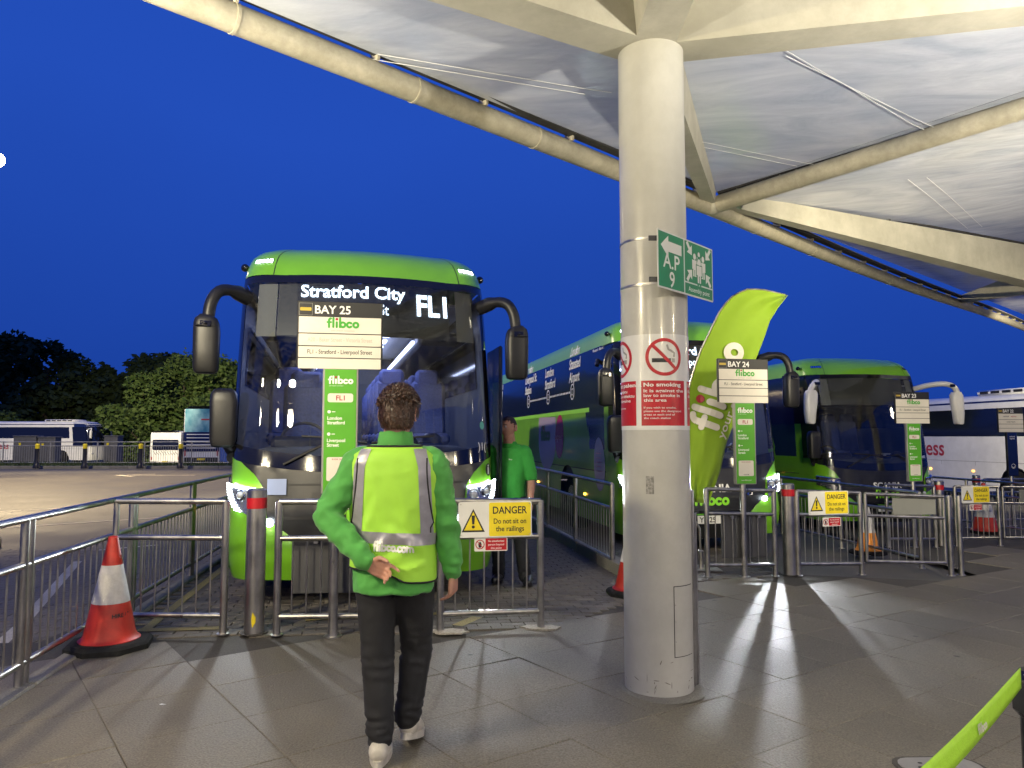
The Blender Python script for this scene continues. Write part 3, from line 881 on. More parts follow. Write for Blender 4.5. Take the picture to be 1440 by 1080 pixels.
# ------------------------------------------------------------------ columns
def column(c, label, full=True):
    z0 = gz(c.x) - .02
    t = empty('column', (c.x, c.y, 0), 0, label, 'column')
    mb = MB(); r0 = .2155
    mb.lathe([(r0, z0), (r0, 1.0), (r0, 2.5), (r0, 3.6), (r0, 4.13), (r0 - .006, 4.15), (.13, 4.16)], 64)
    mb.build('shaft', MT['column'], t)
    mb = MB(); mb.lathe([(.12, 4.15), (.12, 4.76)], 24); mb.build('neck', MT['beam'], t)
    if not full: return t
    mb = MB(); mb.lathe([(r0 - .004, 4.118), (r0 + .004, 4.12), (r0 + .004, 4.136), (r0 - .01, 4.14)], 48, caps=False); mb.build('seal', MT['gutter'], t)
    mb = MB(); q = random.Random(11)
    for i in range(20):
        x0 = q.uniform(-.30, .30); z1 = z0 + .05 + abs(q.gauss(0, .09)); ln = q.uniform(.006, .03); a = q.choice((0, 1.57, .3, -.4, 1.2)); w = q.uniform(.001, .004)
        P = [(-ln, -w * .3), (0, -w), (ln, -w * .2), (ln * .6, w * .6), (-ln * .5, w)]
        mb.poly([Vector(((r0 + .0012) * math.sin((x0 + u * math.cos(a) - v * math.sin(a)) / r0), -(r0 + .0012) * math.cos((x0 + u * math.cos(a) - v * math.sin(a)) / r0), z1 + u * math.sin(a) + v * math.cos(a))) for u, v in P])
    so = mb.build('scuff_marks', M_('scuff', (.20, .18, .15), .8), t, smooth=False); so['kind'] = 'stuff'
    cyl = lambda r: (lambda x, y, l=0.0: Vector(((r + l) * math.sin(x / r0), -(r + l) * math.cos(x / r0), y)))
    mb = MB(); n = 34                     # apron of mortar at the foot
    mb.lathe([(r0 + .075, z0 + .022), (r0 + .05, z0 + .03), (r0 + .002, z0 + .036)], 40, caps=False); mb.build('mortar_ring', MT['kerb'], t)
    # printed wrap: x is the arc length, 0 faces straight back
    fn = cyl(r0 + .0015)
    zt, zb = 2.185, 1.585
    mb = MB(); mb.grid([[fn(x, z) for x in np.linspace(-.50, .53, 60)] for z in (zb, zb + .2, zb + .4, zt)]); w = mb.build('printed_wrap', MT['white'], t)
    red = MB(); blk = MB(); wh = MB(); gry = MB()
    f2 = cyl(r0 + .0022); f3 = cyl(r0 + .0028)
    def panel(cx, lines, small, head):
        red.grid([[f2(cx + x, z) for x in np.linspace(-.148, .148, 18)] for z in (1.612, 1.75, 1.893)])
        stroke(red, arc(cx, 2.040, .108, 0, 360, 48)[:-1], .021, lambda x, y, l=0: f3(x, y), close=True)
        a = .076
        blk.grid([[f2(cx + x, z) for x in np.linspace(-.078, .042, 8)] for z in (2.006, 2.032)])
        gry.grid([[f2(cx + x, z) for x in (.047, .070)] for z in (2.006, 2.032)])
        stroke(gry, [(cx + .064, 2.046), (cx + .066, 2.066), (cx + .042, 2.080), (cx + .026, 2.088), (cx + .018, 2.112)], .014, lambda x, y, l=0: f2(x, y))
        red.grid([[f3(cx - a + 2 * a * i / 8 + q, 2.040 + a - 2 * a * i / 8 + q) for i in range(9)] for q in (-.0075, .0075)])
        add_text(wh, head, .0235, cx - .132, 1.856, lambda x, y: f3(x, y), .028, 'L', .0245 * len(head))
        for i, s in enumerate(lines): add_text(wh, s, .0190, cx - .132, 1.820 - .0295 * i, lambda x, y: f3(x, y), .018, 'L', .0157 * len(s))
        for i, s in enumerate(small): add_text(wh, s, .0120, cx - .132, 1.718 - .0215 * i, lambda x, y: f3(x, y), .012, 'L', .0098 * len(s))
    panel(.020, ['It is against the', 'law to smoke in', 'this area'], ['If you wish to smoke,', 'please use the designated', 'areas at each end of', 'the coach station'], 'No smoking')
    panel(-.312, ['w tym miejscu', 'palenie w obiektu', 'jest nielegalne'], ['palarnia przy koncu', 'dworca'], 'Zakaz palenia')
    panel(.352, ['Il est interdit', 'de fumer ici'], ['zone fumeurs'], 'Interdit')
    red.build('red_print', MT['red'], w, smooth=False, recalc=False); blk.build('black_print', MT['ink'], w, smooth=False, recalc=False)
    wh.build('lettering', MT['ink_white'], w, smooth=False, recalc=False); gry.build('grey_print', MT['greyframe'], w, smooth=False, recalc=False)
    for z in (2.80, 2.505):
        mb = MB(); mb.lathe([(r0 + .0005, z - .008), (r0 + .003, z - .007), (r0 + .003, z + .007), (r0 + .0005, z + .008)], 64, caps=False); mb.build('steel_strap', MT['steel'], t)
    # access hatch, a thin plate standing a little proud with a dark gap round it
    f0 = cyl(r0)
    mb = MB(); mb.grid([[f0(x, z, .0006) for x in np.linspace(.056, .222, 10)] for z in (.205, .40, .60, .632)])
    mb.build('hatch_gap', MT['gutter'], t)
    mb = MB(); mb.grid([[f0(x, z, .0022) for x in np.linspace(.061, .217, 10)] for z in (.210, .40, .60, .627)])
    h = mb.build('hatch', MT['column'], t)
    mb = MB()
    for z in (.30, .42, .52): mb.ball(f0(.068, z, .003), .004, 8, 5)
    mb.build('screw', MT['steel'], h)
    mb = MB(); mb.grid([[f0(x, z, .001) for x in np.linspace(-.105, -.055, 5)] for z in (1.19, 1.30)]); mb.build('torn_sticker', M_('torn_sticker', (.35, .34, .31), .7, var=.6, scale=60), t)
    mb = MB(); mb.tube([Vector((r0 + .016, .01, z0)), Vector((r0 + .016, .01, 1.2))], .011, 8); mb.tube([Vector((r0 + .04, .05, z0)), Vector((r0 + .04, .05, 1.05))], .012, 8); mb.build('conduit', MT['steel'], t)
    return t
column(C1, 'thick round cream column carrying the canopy, with a no-smoking wrap and green sign')
column(C2, 'round cream canopy column beyond the right edge, by bay 22', False)

# ------------------------------------------------------------------ lamps under the canopy and the masts
def canopy_lamp(x, y, z, power, label, col=(1.0, .85, .54), up=1.2):
    t = empty('canopy_lamp', (x, y, z), 0, label, 'lamp', 'lamps hung from the canopy beams')
    mb = MB(); mb.box((0, 0, .08), (.34, .34, .10), bev=.03); mb.build('housing', MT['greyframe'], t)
    mb = MB(); mb.tube([(0, 0, .12), (0, 0, canopy_z(x, y) - z - .02)], .02, 8); mb.build('hanger', MT['steel'], t)
    mb = MB(); mb.box((0, 0, .022), (.27, .27, .014)); mb.build('lens', emit_mat('canopy_lamp_lens', (1, .87, .66), 25), t)
    l = bpy.data.lights.new('canopy_light', 'POINT'); l.energy = power * .42; l.color = col; l.shadow_soft_size = .13
    o = bpy.data.objects.new('canopy_light', l); o.location = (0, 0, -.12); COL.objects.link(o); o.parent = t
    # upward spot and top lens added to brighten the film overhead
    mb = MB(); mb.box((0, 0, .136), (.27, .27, .012)); mb.build('lens', emit_mat('canopy_lamp_lens', (1, .87, .66), 10), t)
    l = bpy.data.lights.new('added_uplight', 'SPOT'); l.energy = power * up; l.color = (1.0, .93, .80); l.shadow_soft_size = .13; l.spot_size = R(172); l.spot_blend = .5
    o = bpy.data.objects.new('added_uplight', l); o.location = (0, 0, .16); o.rotation_euler = (math.pi, 0, 0); COL.objects.link(o); o.parent = t
canopy_lamp(-3.4, -4.0, 3.45, 1050, 'square lamp hung behind the viewer over the left of the concourse')
canopy_lamp(3.0, -3.6, 3.45, 1300, 'square lamp hung over the concourse behind and right of the viewer')
canopy_lamp(7.4, .6, 3.5, 900, 'square lamp hung over the right of the concourse before bay 23')
canopy_lamp(12.8, 12.6, 3.9, 420, 'added square lamp beyond the right edge near bay 22, brightening the white coach')  # added out of view to brighten the white coach
canopy_lamp(-3.7, 1.5, 3.5, 1300, 'added square lamp left of the view, brightening the lane by the long railing')  # added out of view to lift the dark lane paving
canopy_lamp(-2.5, 2.7, 2.3, 60, 'added square lamp just left of the view, brightening the left film panel', up=17)  # this and the next two: low lamps added out of frame for the film
canopy_lamp(4.6, 2.1, 2.1, 60, 'added square lamp just right of the view, brightening the middle film panel', up=62)
canopy_lamp(7.9, 7.6, 2.3, 60, 'added square lamp just right of the view, brightening the right film panel', up=8)
def added_flood(x, y, z, power, aim, label):  # unseen floodlights added to brighten the coaches in the bays
    t = empty('added_floodlight', (x, y, z), 0, label, 'lamp', 'added floodlights brightening the coaches')
    d = (Vector(aim) - Vector((x, y, z))).normalized(); q = d.to_track_quat('-Z', 'Y').to_matrix()
    mb = MB(); mb.box((0, 0, 0), (.36, .26, .12), q, .03); mb.build('housing', MT['greyframe'], t)
    mb = MB(); mb.box(d * .064, (.30, .20, .008), q); mb.build('lens', emit_mat('added_flood_lens', (1, .88, .66), 25), t)
    mb = MB(); mb.tube([(0, 0, .05), (0, 0, canopy_z(x, y) - z - .02)], .02, 8); mb.build('hanger', MT['steel'], t)
    l = bpy.data.lights.new('added_bay_light', 'SPOT'); l.energy = power; l.color = (1.0, .88, .62); l.spot_size = R(84); l.spot_blend = .7; l.shadow_soft_size = .14
    o = bpy.data.objects.new('added_bay_light', l); o.location = d * .12; o.rotation_euler = d.to_track_quat('-Z', 'Y').to_euler(); COL.objects.link(o); o.parent = t
added_flood(-3.4, 2.6, 3.95, 900, (-1.5, 7.2, 3.0), 'added floodlight left of the view, brightening the nearest coach')
added_flood(4.7, 4.9, 3.45, 1300, (5.6, 13.0, 2.9), 'added floodlight right of the view, brightening the bay 23 coach')
added_flood(1.52, 7.2, 3.92, 330, (-.4, 15.5, 2.4), 'added floodlight hidden behind the column, brightening the lettered coach')
added_flood(13.9, 15.6, 3.9, 4500, (16.9, 26.0, 1.8), 'added floodlight beyond the right edge, brightening the white coach')

def mast(x, y, h, power, aim, label, heads=2, size=75, more=()):
    t = empty('lamp_mast', G(x, y), 0, label, 'lamp mast', 'tall floodlight masts round the coach park')
    mb = MB(); mb.tube([(0, 0, 0), (0, 0, h * .5), (0, 0, h)], [.13, .10, .07], 12); mb.build('pole', MT['steel_dark'], t)
    mb = MB(); mb.box((-1.6 if more else 0, 0, h), (3.2 if more else 1.1, .08, .08)); mb.build('crossarm', MT['steel_dark'], t)
    d = (Vector(aim) - Vector((x, y, h))).normalized(); q = d.to_track_quat('-Z', 'Y').to_matrix()
    for i in range(heads):
        ox = (i - (heads - 1) / 2) * .7
        mb = MB(); mb.box(Vector((ox, 0, h - .16)), (.5, .34, .16), q, .03); hd = mb.build('floodlight', MT['steel_dark'], t)
        mb = MB(); mb.box(Vector((ox, 0, h - .16)) + d * .085, (.42, .27, .01), q)
        mb.ball(Vector((ox, -.1, h - .22)), (.40, .28, .30) if more else (.26, .2, .17), 20, 12); mb.build('lens', MT['warm'], hd)  # glowing ball swells the lens to the size of the lamp's glow
    l = bpy.data.lights.new('mast_light', 'SPOT'); l.energy = power; l.color = (1.0, .77, .42); l.spot_size = R(size); l.spot_blend = .45; l.shadow_soft_size = .25
    o = bpy.data.objects.new('mast_light', l); o.location = Vector((0, -.1 if more else 0, h - .22)) + d * .5; o.rotation_euler = d.to_track_quat('-Z', 'Y').to_euler()
    COL.objects.link(o); o.parent = t
    for k, (am, pw_, sz) in enumerate(more):  # further heads added off-frame to light trees, coach flank and fence
        d = (Vector(am) - Vector((x, y, h))).normalized(); q = d.to_track_quat('-Z', 'Y').to_matrix(); hp = Vector((-1.1 - .6 * k, .3, h - .20))
        mb = MB(); mb.box(hp, (.5, .34, .16), q, .03); hd = mb.build('floodlight', MT['steel_dark'], t)
        mb = MB(); mb.box(hp + d * .085, (.42, .27, .01), q); mb.build('lens', MT['warm'], hd)
        l = bpy.data.lights.new('mast_light', 'SPOT'); l.energy = pw_; l.color = (1.0, .86, .58); l.spot_size = R(sz); l.spot_blend = .5; l.shadow_soft_size = .25
        o = bpy.data.objects.new('mast_light', l); o.location = hp + d * .2; o.rotation_euler = d.to_track_quat('-Z', 'Y').to_euler()
        COL.objects.link(o); o.parent = t
mast(-20.38, 28.5, 12.65, 29000, (-18.2, 25.8, 0), 'tall lamp mast at the far left edge lighting the empty coach road', 1, 100, [((-30.5, 62, 3), 56000, 40), ((.2, 17.5, 2.6), 30000, 34), ((-21.5, 42, .3), 7000, 84)])
mast(1.9, 52, 7.6, 6000, (-6, 40, 0), 'lamp mast behind the bay 24 coach, its lit head just over the white roof', 2)
mast(14.6, 57, 11.0, 6000, (10, 45, 0), 'lamp mast behind the bay 24 coach, lit head seen between column and flag', 2)
# ------------------------------------------------------------------ coaches
HW0 = 1.275
def base_outline(Lb):
    r = .40; a = HW0 - r; bow = .13
    P = [(a * i / 10, bow * (i / 10) ** 2) for i in range(11)]
    al = math.atan(2 * bow / a)
    n0 = Vector((math.sin(al), -math.cos(al))); c = Vector(P[-1]) - n0 * r
    c.x = HW0 - r
    p0 = Vector(P[-1])
    for i in range(1, 13):
        b = -math.pi / 2 + al + (math.pi / 2 - al) * i / 12
        q = Vector((c.x + r * math.cos(b), c.y + r * math.sin(b)))
        P.append((min(HW0, q.x), q.y))
    ye = P[-1][1]
    P += [(HW0, ye + .5), (HW0, Lb)]
    cum = [0]
    for p, q in zip(P, P[1:]): cum.append(cum[-1] + math.hypot(q[0] - p[0], q[1] - p[1]))
    return P, cum

class Shell:
    def __init__(s, Lb=12.2, top=3.48):
        s.P, s.cum = base_outline(Lb); s.L = Lb; s.top = top
        s.dz = top - 3.48
        s.sc = s.cum[22]        # where the side begins
    def rake(s, z):
        z -= s.dz * min(1, max(0, (z - 1.4) / 1.6))
        T = [(.1, .10), (.25, .045), (.42, .0), (.85, .0), (1.05, .025), (1.35, .06), (2.0, .16), (2.6, .29), (3.05, .44), (3.2, .53), (3.32, .66), (3.41, .86), (3.46, 1.15), (3.49, 1.6)]
        return s.ip(T, z)
    def kx(s, z):
        z -= s.dz * min(1, max(0, (z - 1.4) / 1.6))
        T = [(.1, .95), (.3, .985), (.6, 1.0), (1.6, 1.0), (3.0, .972), (3.15, .955), (3.28, .925), (3.37, .87), (3.43, .78), (3.465, .62), (3.485, .3), (3.49, .02)]
        return s.ip(T, z)
    @staticmethod
    def ip(T, z):
        if z <= T[0][0]: return T[0][1]
        for (a, b), (c, d) in zip(T, T[1:]):
            if z <= c: return b + (d - b) * (z - a) / (c - a)
        return T[-1][1]
    def P2(s, t):
        sg = 1 if t >= 0 else -1; t = abs(t)
        c = s.cum
        for i in range(len(c) - 1):
            if t <= c[i + 1] or i == len(c) - 2:
                f = (t - c[i]) / (c[i + 1] - c[i])
                x = s.P[i][0] + (s.P[i + 1][0] - s.P[i][0]) * f; y = s.P[i][1] + (s.P[i + 1][1] - s.P[i][1]) * f
                tx = s.P[i + 1][0] - s.P[i][0]; ty = s.P[i + 1][1] - s.P[i][1]
                q = math.hypot(tx, ty)
                return sg * x, y, sg * ty / q, -tx / q
    def pt(s, t, z, off=0.0):
        x, y, nx, ny = s.P2(t)
        k = s.kx(z); rk = s.rake(z)
        yy = y + rk * max(0.0, 1 - y / 3.2)
        return Vector((x * k + nx * off, yy + ny * off, z + .13 * min(1, max(0, (z - 1.4) / 1.7))))
    def patch(s, t0, t1, z0, z1, nt, nz, off=0.0, mb=None):
        mb = mb or MB()
        f0 = z0 if callable(z0) else (lambda t: z0); f1 = z1 if callable(z1) else (lambda t: z1)
        ts = np.linspace(t0, t1, nt + 1)
        mb.grid([[s.pt(t, f0(t) + (f1(t) - f0(t)) * k / nz, off) for t in ts] for k in range(nz + 1)])
        return mb
    def side_t(s, y):      # t on the side for a distance behind the nose
        return s.sc + y - s.P[22][1]

def rbox(name, parent, mat, c, size, bev=.02, M=None):
    mb = MB(); mb.box(c, size, M, bev); return mb.build(name, mat, parent)

def tubep(name, parent, mat, pts, r, n=10):
    mb = MB(); mb.tube(pts, r, n); return mb.build(name, mat, parent)

def seat(parent, x, y, z, mat, w=.44):
    s_ = MB(); s_.box((x, y, z + .42), (w, .44, .14), bev=.04); o = s_.build('coach_seat', mat, parent)
    Mb = Matrix.Rotation(R(-10), 3, 'X')
    b = MB(); b.box((x, y + .25, z + .80), (w, .12, .72), Mb, .045); b.build('backrest', mat, o)
    h = MB(); h.box((x, y + .31, z + 1.19), (w * .72, .11, .24), Mb, .045); h.build('headrest', mat, o)

def mirror_arm(root, S, sx, matA, matH, kind='drop'):
    """sx = -1 left as seen from in front, +1 right"""
    if kind == 'drop':
        a = S.pt(sx * 1.28, 2.83); a = Vector((a.x, a.y, a.z))
        P = [a, a + Vector((sx * .13, -.16, .05)), a + Vector((sx * .24, -.26, .02)), a + Vector((sx * .30, -.30, -.10)), a + Vector((sx * .315, -.31, -.24))]
        mb = MB()
        # smooth the bend
        Q = []
        for i in range(len(P) - 1):
            for k in range(3): Q.append(P[i].lerp(P[i + 1], k / 3))
        Q.append(P[-1]); Q = [Q[0]] + [(Q[i - 1] + Q[i] + Q[i + 1]) / 3 for i in range(1, len(Q) - 1)] + [Q[-1]]
        mb.tube(Q, [.074] * 3 + [.056] * (len(Q) - 3), 12)
        m = mb.build('mirror_arm', matA, root)
        hc = P[-1] + Vector((sx * .01, 0, -.27))
        hd = MB(); hd.rings([(hc.x + dx * sx, hc.y, hc.z + z, w, q) for z, w, q, dx in ((-.275, .07, .045, 0), (-.262, .10, .07, 0), (-.22, .112, .085, 0), (-.05, .116, .088, 0), (.12, .118, .088, 0), (.20, .112, .084, .004), (.245, .098, .078, .008), (.27, .065, .06, .012), (.285, .05, .05, .014))], 24, 3.4)
        hd.box(hc + Vector((sx * .004, -.078, .17)), (.17, .05, .015), Matrix.Rotation(sx * R(-14), 3, 'Z'), .004)
        hh = hd.build('mirror_head', matH, m)
        g = MB(); g.box(hc + Vector((0, .087, 0)), (.17, .008, .44), Matrix.Rotation(sx * R(-14), 3, 'Z')); g.build('mirror_glass', MT['chrome'], m)
        c = MB(); c.box(hc + Vector((0, -.088, .185)), (.10, .02, .06), None, .006); c.ball(hc + Vector((0, -.10, .19)), .018, 10, 6); c.build('mirror_camera', MT['blackgloss'], m)
    else:                                         # long swept horns
        a = S.pt(sx * 1.25, 2.80)
        out = .52 if sx > 0 else .34
        P = [a, a + Vector((sx * .12, -.22, .06)), a + Vector((sx * out * .6, -.42, .09)), a + Vector((sx * out * .92, -.50, .05)), a + Vector((sx * (out + .06), -.50, -.06)), a + Vector((sx * (out + .09), -.49, -.22))]
        Q = []
        for i in range(len(P) - 1):
            for k in range(3): Q.append(P[i].lerp(P[i + 1], k / 3))
        Q.append(P[-1])
        Q = [Q[0]] + [(Q[i - 1] + Q[i] + Q[i + 1]) / 3 for i in range(1, len(Q) - 1)] + [Q[-1]]
        mb = MB(); mb.tube(Q, [.055] * len(Q), 12); m = mb.build('mirror_arm', matA, root)
        hc = P[-1] + Vector((-sx * .01, 0, -.20))
        hd = MB(); hd.rings([(hc.x + sx * d, hc.y, hc.z + z, w, .085) for z, w, d in ((-.33, .055, -.0), (-.31, .085, .0), (-.1, .115, .0), (.12, .135, -.02), (.27, .13, -.03), (.33, .08, -.03))], 20, 3.0)
        hd.build('mirror_head', matH, m)
        c = MB(); c.box(P[3] + Vector((-sx * .03, -.045, -.01)), (.12, .03, .06), None, .01); c.build('mirror_camera', MT['blackgloss'], m)

def coach(name, label, group, pos, yaw, full=True, lit=True, mirrors='drop', plate='', sideprint=False, dest=True, seats=5, upper_green=True):
    root = empty(name, pos, yaw, label, 'coach', group)
    S = Shell()
    GR = MT['green']; sc = S.sc; E = S.side_t(S.L)
    zc = lambda t: 3.06 - .02 * (t / 1.3) ** 2 if abs(t) < sc else 3.04
    # roof cap and roof
    zl = [3.05, 3.10, 3.16, 3.22, 3.28, 3.33, 3.37, 3.41, 3.435, 3.455, 3.47, 3.482, 3.49]
    ts = list(np.linspace(-E, -sc, 16))[:-1] + list(np.linspace(-sc, sc, 57)) + list(np.linspace(sc, E, 16))[1:]
    mb = MB(); mb.grid([[S.pt(t, z) for t in ts] for z in zl]); cap = mb.build('roof_cap', GR, root, recalc=False)
    for sx in (-1, 1):                         # panel joint and marker lamp block
        mb = MB(); mb.grid([[S.pt(sx * .98 + q, z, .0015) for q in (-.005, .005)] for z in zl[:10]]); mb.build('panel_joint', MT['ink'], cap)
        mb = MB(); S.patch(sx * 1.13 - .115, sx * 1.13 + .115, 3.185, 3.235, 6, 1, .004, mb); m = mb.build('marker_housing', MT['blackgloss'], root)
        for i in range(5):
            t = sx * 1.13 - .09 + .045 * i
            mb = MB(); S.patch(t - .017, t + .017, 3.19, 3.23, 2, 1, .010, mb); mb.build('marker_lamp', MT['led'] if lit else MT['chrome'], m)
        p = S.pt(sx * 1.58, 3.20, .05); mb = MB(); mb.ball(p, .042, 12, 8); mb.tube([p, S.pt(sx * 1.58, 3.19, -.02)], .02, 8); mb.build('side_marker', MT['blackgloss'], root)
    # black strip under the cap, windscreen, pillars
    tw = 1.30
    zb = lambda t: 1.36 + .10 * min(1.3, abs(t / 1.2)) ** 2.2
    S.patch(-tw - .12, tw + .12, lambda t: zc(t) - .075, lambda t: zc(t) - .002, 40, 1, .002).build('header_strip', MT['blackgloss'], root, recalc=False)
    S.patch(-tw, tw, zb, lambda t: zc(t) - .07, 44, 14, .0).build('windscreen', MT['glass'], root, recalc=False)
    S.patch(-tw - .12, tw + .12, lambda t: zb(t) - .13, lambda t: zb(t) + .015, 44, 2, .003).build('screen_surround', MT['blackgloss'], root, recalc=False)
    for sx in (-1, 1):
        S.patch(sx * tw, sx * (tw + .16), lambda t: zb(t), lambda t: zc(t) - .07, 4, 12, .003).build('pillar', MT['blackgloss'], root)
        # corner quarter glass and the dark window band along the side
        S.patch(sx * (tw + .155), sx * (sc + .55), 1.50, lambda t: zc(t) - .01, 8, 10, .0).build('quarter_glass', MT['blackgloss'], root)
    # interior, seen through the screen
    for sx in (-1, 1):
        S.patch(sx * (tw + .20), sx * S.side_t(6.4), 1.02, 2.98, 10, 3, -.035).build('side_lining', MT['dash'], root)
        S.patch(sx * S.side_t(.9), sx * S.side_t(6.0), 2.05, 2.60, 10, 2, -.045).build('side_glazing', MT['blackgloss'], root)
    inn = rbox('cab_floor', root, MT['dash'], (0, 3.4, 1.0), (2.3, 6.0, .06), .01)
    rbox('rear_bulkhead', root, MT['dash'], (0, 6.5, 2.0), (2.3, .05, 2.0), .01)
    mb = MB(); mb.rings([(0, .78, 1.02, 1.08, .36), (0, .78, 1.34, 1.10, .40), (0, .80, 1.44, 1.06, .34), (0, .82, 1.47, .95, .25)], 28, 4); d = mb.build('dashboard', MT['dash'], root)
    mb = MB(); mb.box((-.62, .72, 1.50), (.62, .22, .14), None, .04); mb.build('instrument_hood', MT['black'], d)
    mb = MB(); mb.tube([Vector((-.62 + .235 * math.cos(a), .98 + .07 * math.sin(a), 1.52 + .19 * math.sin(a))) for a in np.linspace(0, 2 * math.pi, 25)], .017, 8, False); mb.build('steering_wheel', MT['black'], d)
    mb = MB(); mb.box((.30, .60, 1.50), (.42, .2, .10), None, .02); mb.build('cab_shelf', MT['navy'], d)
    mb = MB(); mb.box((.34, .47, 1.555), (.20, .09, .03), Matrix.Rotation(.3, 3, 'Z'), .012); mb.box((.30, .46, 1.535), (.05, .06, .04), None, .01); mb.build('card_reader', MT['white'], d)
    mb = MB(); mb.rings([(.66, .56, 1.50, .11, .09), (.66, .56, 1.56, .10, .085), (.66, .56, 1.60, .06, .05)], 16); mb.box((.58, .50, 1.51), (.12, .14, .012), None, .005); mb.build('cap_on_dash', MT['black'], d)
    seat(root, -.62, 1.35, 1.0, MT['seat'], .5)
    for r_ in range(seats):
        for x in (-.86, -.40, .40, .86): seat(root, x, 2.15 + .85 * r_, 1.12, MT['seat'])
    mb = MB(); mb.box((0, 3.6, 2.98), (2.2, 5.6, .03), None, .005); mb.build('ceiling', MT['white'], root)
    for sx in (-1, 1):
        mb = MB(); mb.box((sx * .86, 3.9, 2.70), (.50, 5.0, .16), None, .05); rk = mb.build('luggage_rack', MT['dash'], root)
        if lit:
            mb = MB(); mb.box((sx * .56, 3.9, 2.66), (.035, 4.8, .04), None, .005); mb.build('strip_lamp', MT['cool'], rk)
            for i in range(7):
                mb = MB(); mb.box((sx * .30, 1.7 + .72 * i, 2.955), (.26, .34, .014)); mb.build('ceiling_lamp', MT['cool'], rk)
    if lit:
        for i, y in enumerate((2.2, 4.6)):
            l = bpy.data.lights.new('saloon_light', 'AREA'); l.energy = 36; l.color = (.52, .60, 1.0); l.shape = 'RECTANGLE'; l.size = .9; l.size_y = 2.0
            o = bpy.data.objects.new('saloon_light', l); o.location = (0, y, 2.93); COL.objects.link(o); o.parent = root
    # destination board behind the top of the screen
    db = S.patch(-.92, .86, lambda t: 2.47, lambda t: zc(t) - .075, 30, 5, -.05).build('display_board', M_('display_board', (.05, .05, .047), .5), root)
    for sx in (-1, 1):
        S.patch(sx * .93, sx * 1.16, 2.46, lambda t: zc(t) - .08, 5, 3, -.045).build('sun_blind', M_('sun_blind', (.17, .17, .165), .7), root)
    if dest:
        fn = lambda x, y: S.pt(x, y, -.042)
        word(db, MT['ledtext'], 'Stratford City', .118, -.70, 2.845, fn, .022, 'L', 1.08)
        word(db, MT['ledtext'], 'Liverpool St', .105, -.42, 2.685, fn, .006, 'L', .62)
        mb = MB()                                    # dark mask between the lamp rows of the display
        for i in range(22):
            zz = 2.665 + .0155 * i; S.patch(-.74, .86, zz, zz + .0042, 26, 1, -.037, mb)
        for i in range(100):
            tt_ = -.73 + .016 * i; S.patch(tt_, tt_ + .0036, 2.66, 3.0, 1, 3, -.0375, mb)
        lm = mb.build('led_mask', MT['ink'], db, smooth=False, recalc=False); lm['kind'] = 'stuff'
        word(db, MT['ledtext'], 'FL1', .205, .50, 2.70, fn, .028, 'L', .34)
    # lower front: dark centre, green corners, bumper
    zg = lambda t: zb(t) - .13
    edge = lambda z: Shell.ip([(.20, .60), (.55, .60), (.68, .74), (.80, .92), (1.10, .97), (1.22, 1.05), (1.35, 1.24), (1.45, 1.40)], z)
    def zedge(t):   # bottom of dark panel
        return .30
    # dark panels follow the curved green edge: rows across at each height
    mb = MB(); zs = list(np.linspace(.22, 1.36, 26))
    mb.grid([[S.pt(edge(z) * f, min(z, zg(edge(z) * f)), -.004) for f in np.linspace(-1, 1, 29)] for z in zs])
    fp = mb.build('front_panel', MT['charcoal'], root, recalc=False)
    for z0, z1, w, m in ((1.115, 1.13, .92, 'ink'), (.80, .835, .84, 'ink'), (.44, .62, .56, 'blackgloss'), (.985, 1.0, .50, 'ink')):
        S.patch(-w, w, z0, z1, 20, 1, .002).build('panel_gap', MT[m], fp)
    mb = MB(); S.patch(-.52, .52, .985, 1.055, 16, 2, .012, mb); mb.build('grille_recess', MT['black'], fp)
    for i in range(3):
        S.patch(-.54, .54, .66 + .05 * i, .675 + .05 * i, 14, 1, .006).build('grille_slat', MT['black'], fp)
    for sx in (-1, 1):
        mb = MB(); zz = list(np.linspace(.25, 1.46, 40)); rows = []
        for z in zz:
            e = edge(z)
            bul = .028 * math.exp(-((z - .55) / .22) ** 2)
            rows.append([S.pt(sx * (e + (sc + .35 - e) * k / 12), z, bul * (1 if k > 0 else .3)) for k in range(13)])
        mb.grid(rows); gc = mb.build('front_corner', GR, root)
        # lamp unit
        lt = lambda z: .90 + .0 * z
        h = MB(); S.patch(sx * .96, sx * 1.40, lambda t: 1.00 - .16 * ((1.40 - abs(t)) / .44) ** 1.4 - .05, lambda t: 1.075 + .05 * ((abs(t) - .96) / .44), 14, 6, .032, h)
        hl = h.build('headlight', M_('lamp_bowl', (.10, .10, .11), .25, .6) if not lit else M_('lamp_bowl_lit', (.45, .46, .48), .2, .8), root)
        for (t, z, r) in ((1.03, 1.00, .058), (1.16, 1.025, .048)):
            c0 = S.pt(sx * t, z, .036); nn = (S.pt(sx * t, z, .2) - c0).normalized(); q = nn.to_track_quat('Z', 'Y').to_matrix()
            mb = MB(); mb.tube([c0 + q @ Vector((r * math.cos(a), r * math.sin(a), .006)) for a in np.linspace(0, 2 * math.pi, 19)], .007, 6, False); mb.build('lamp_ring', MT['chrome'], hl)
            mb = MB(); mb.ball(c0 + nn * .008, (r * .72,) * 3, 14, 8); mb.build('projector', MT['led'] if (lit and t > 2) else MT['lens_solid'], hl)
        top = [S.pt(sx * t, 1.075 + .05 * (t - .96) / .44, .04) for t in np.linspace(.97, 1.38, 10)]
        dm = MT['led'] if lit else MT['chrome']
        tubep('day_lamp', hl, dm, top, .013, 8)
        for i in range(9):
            f = i / 8; t = 1.39 - .16 * f ** 1.5; z = 1.095 - .20 * f
            a0 = S.pt(sx * t, z, .040); a1 = S.pt(sx * (t - .075), z - .012, .040)
            tubep('day_lamp', hl, dm, [a0, a1], .008, 6)
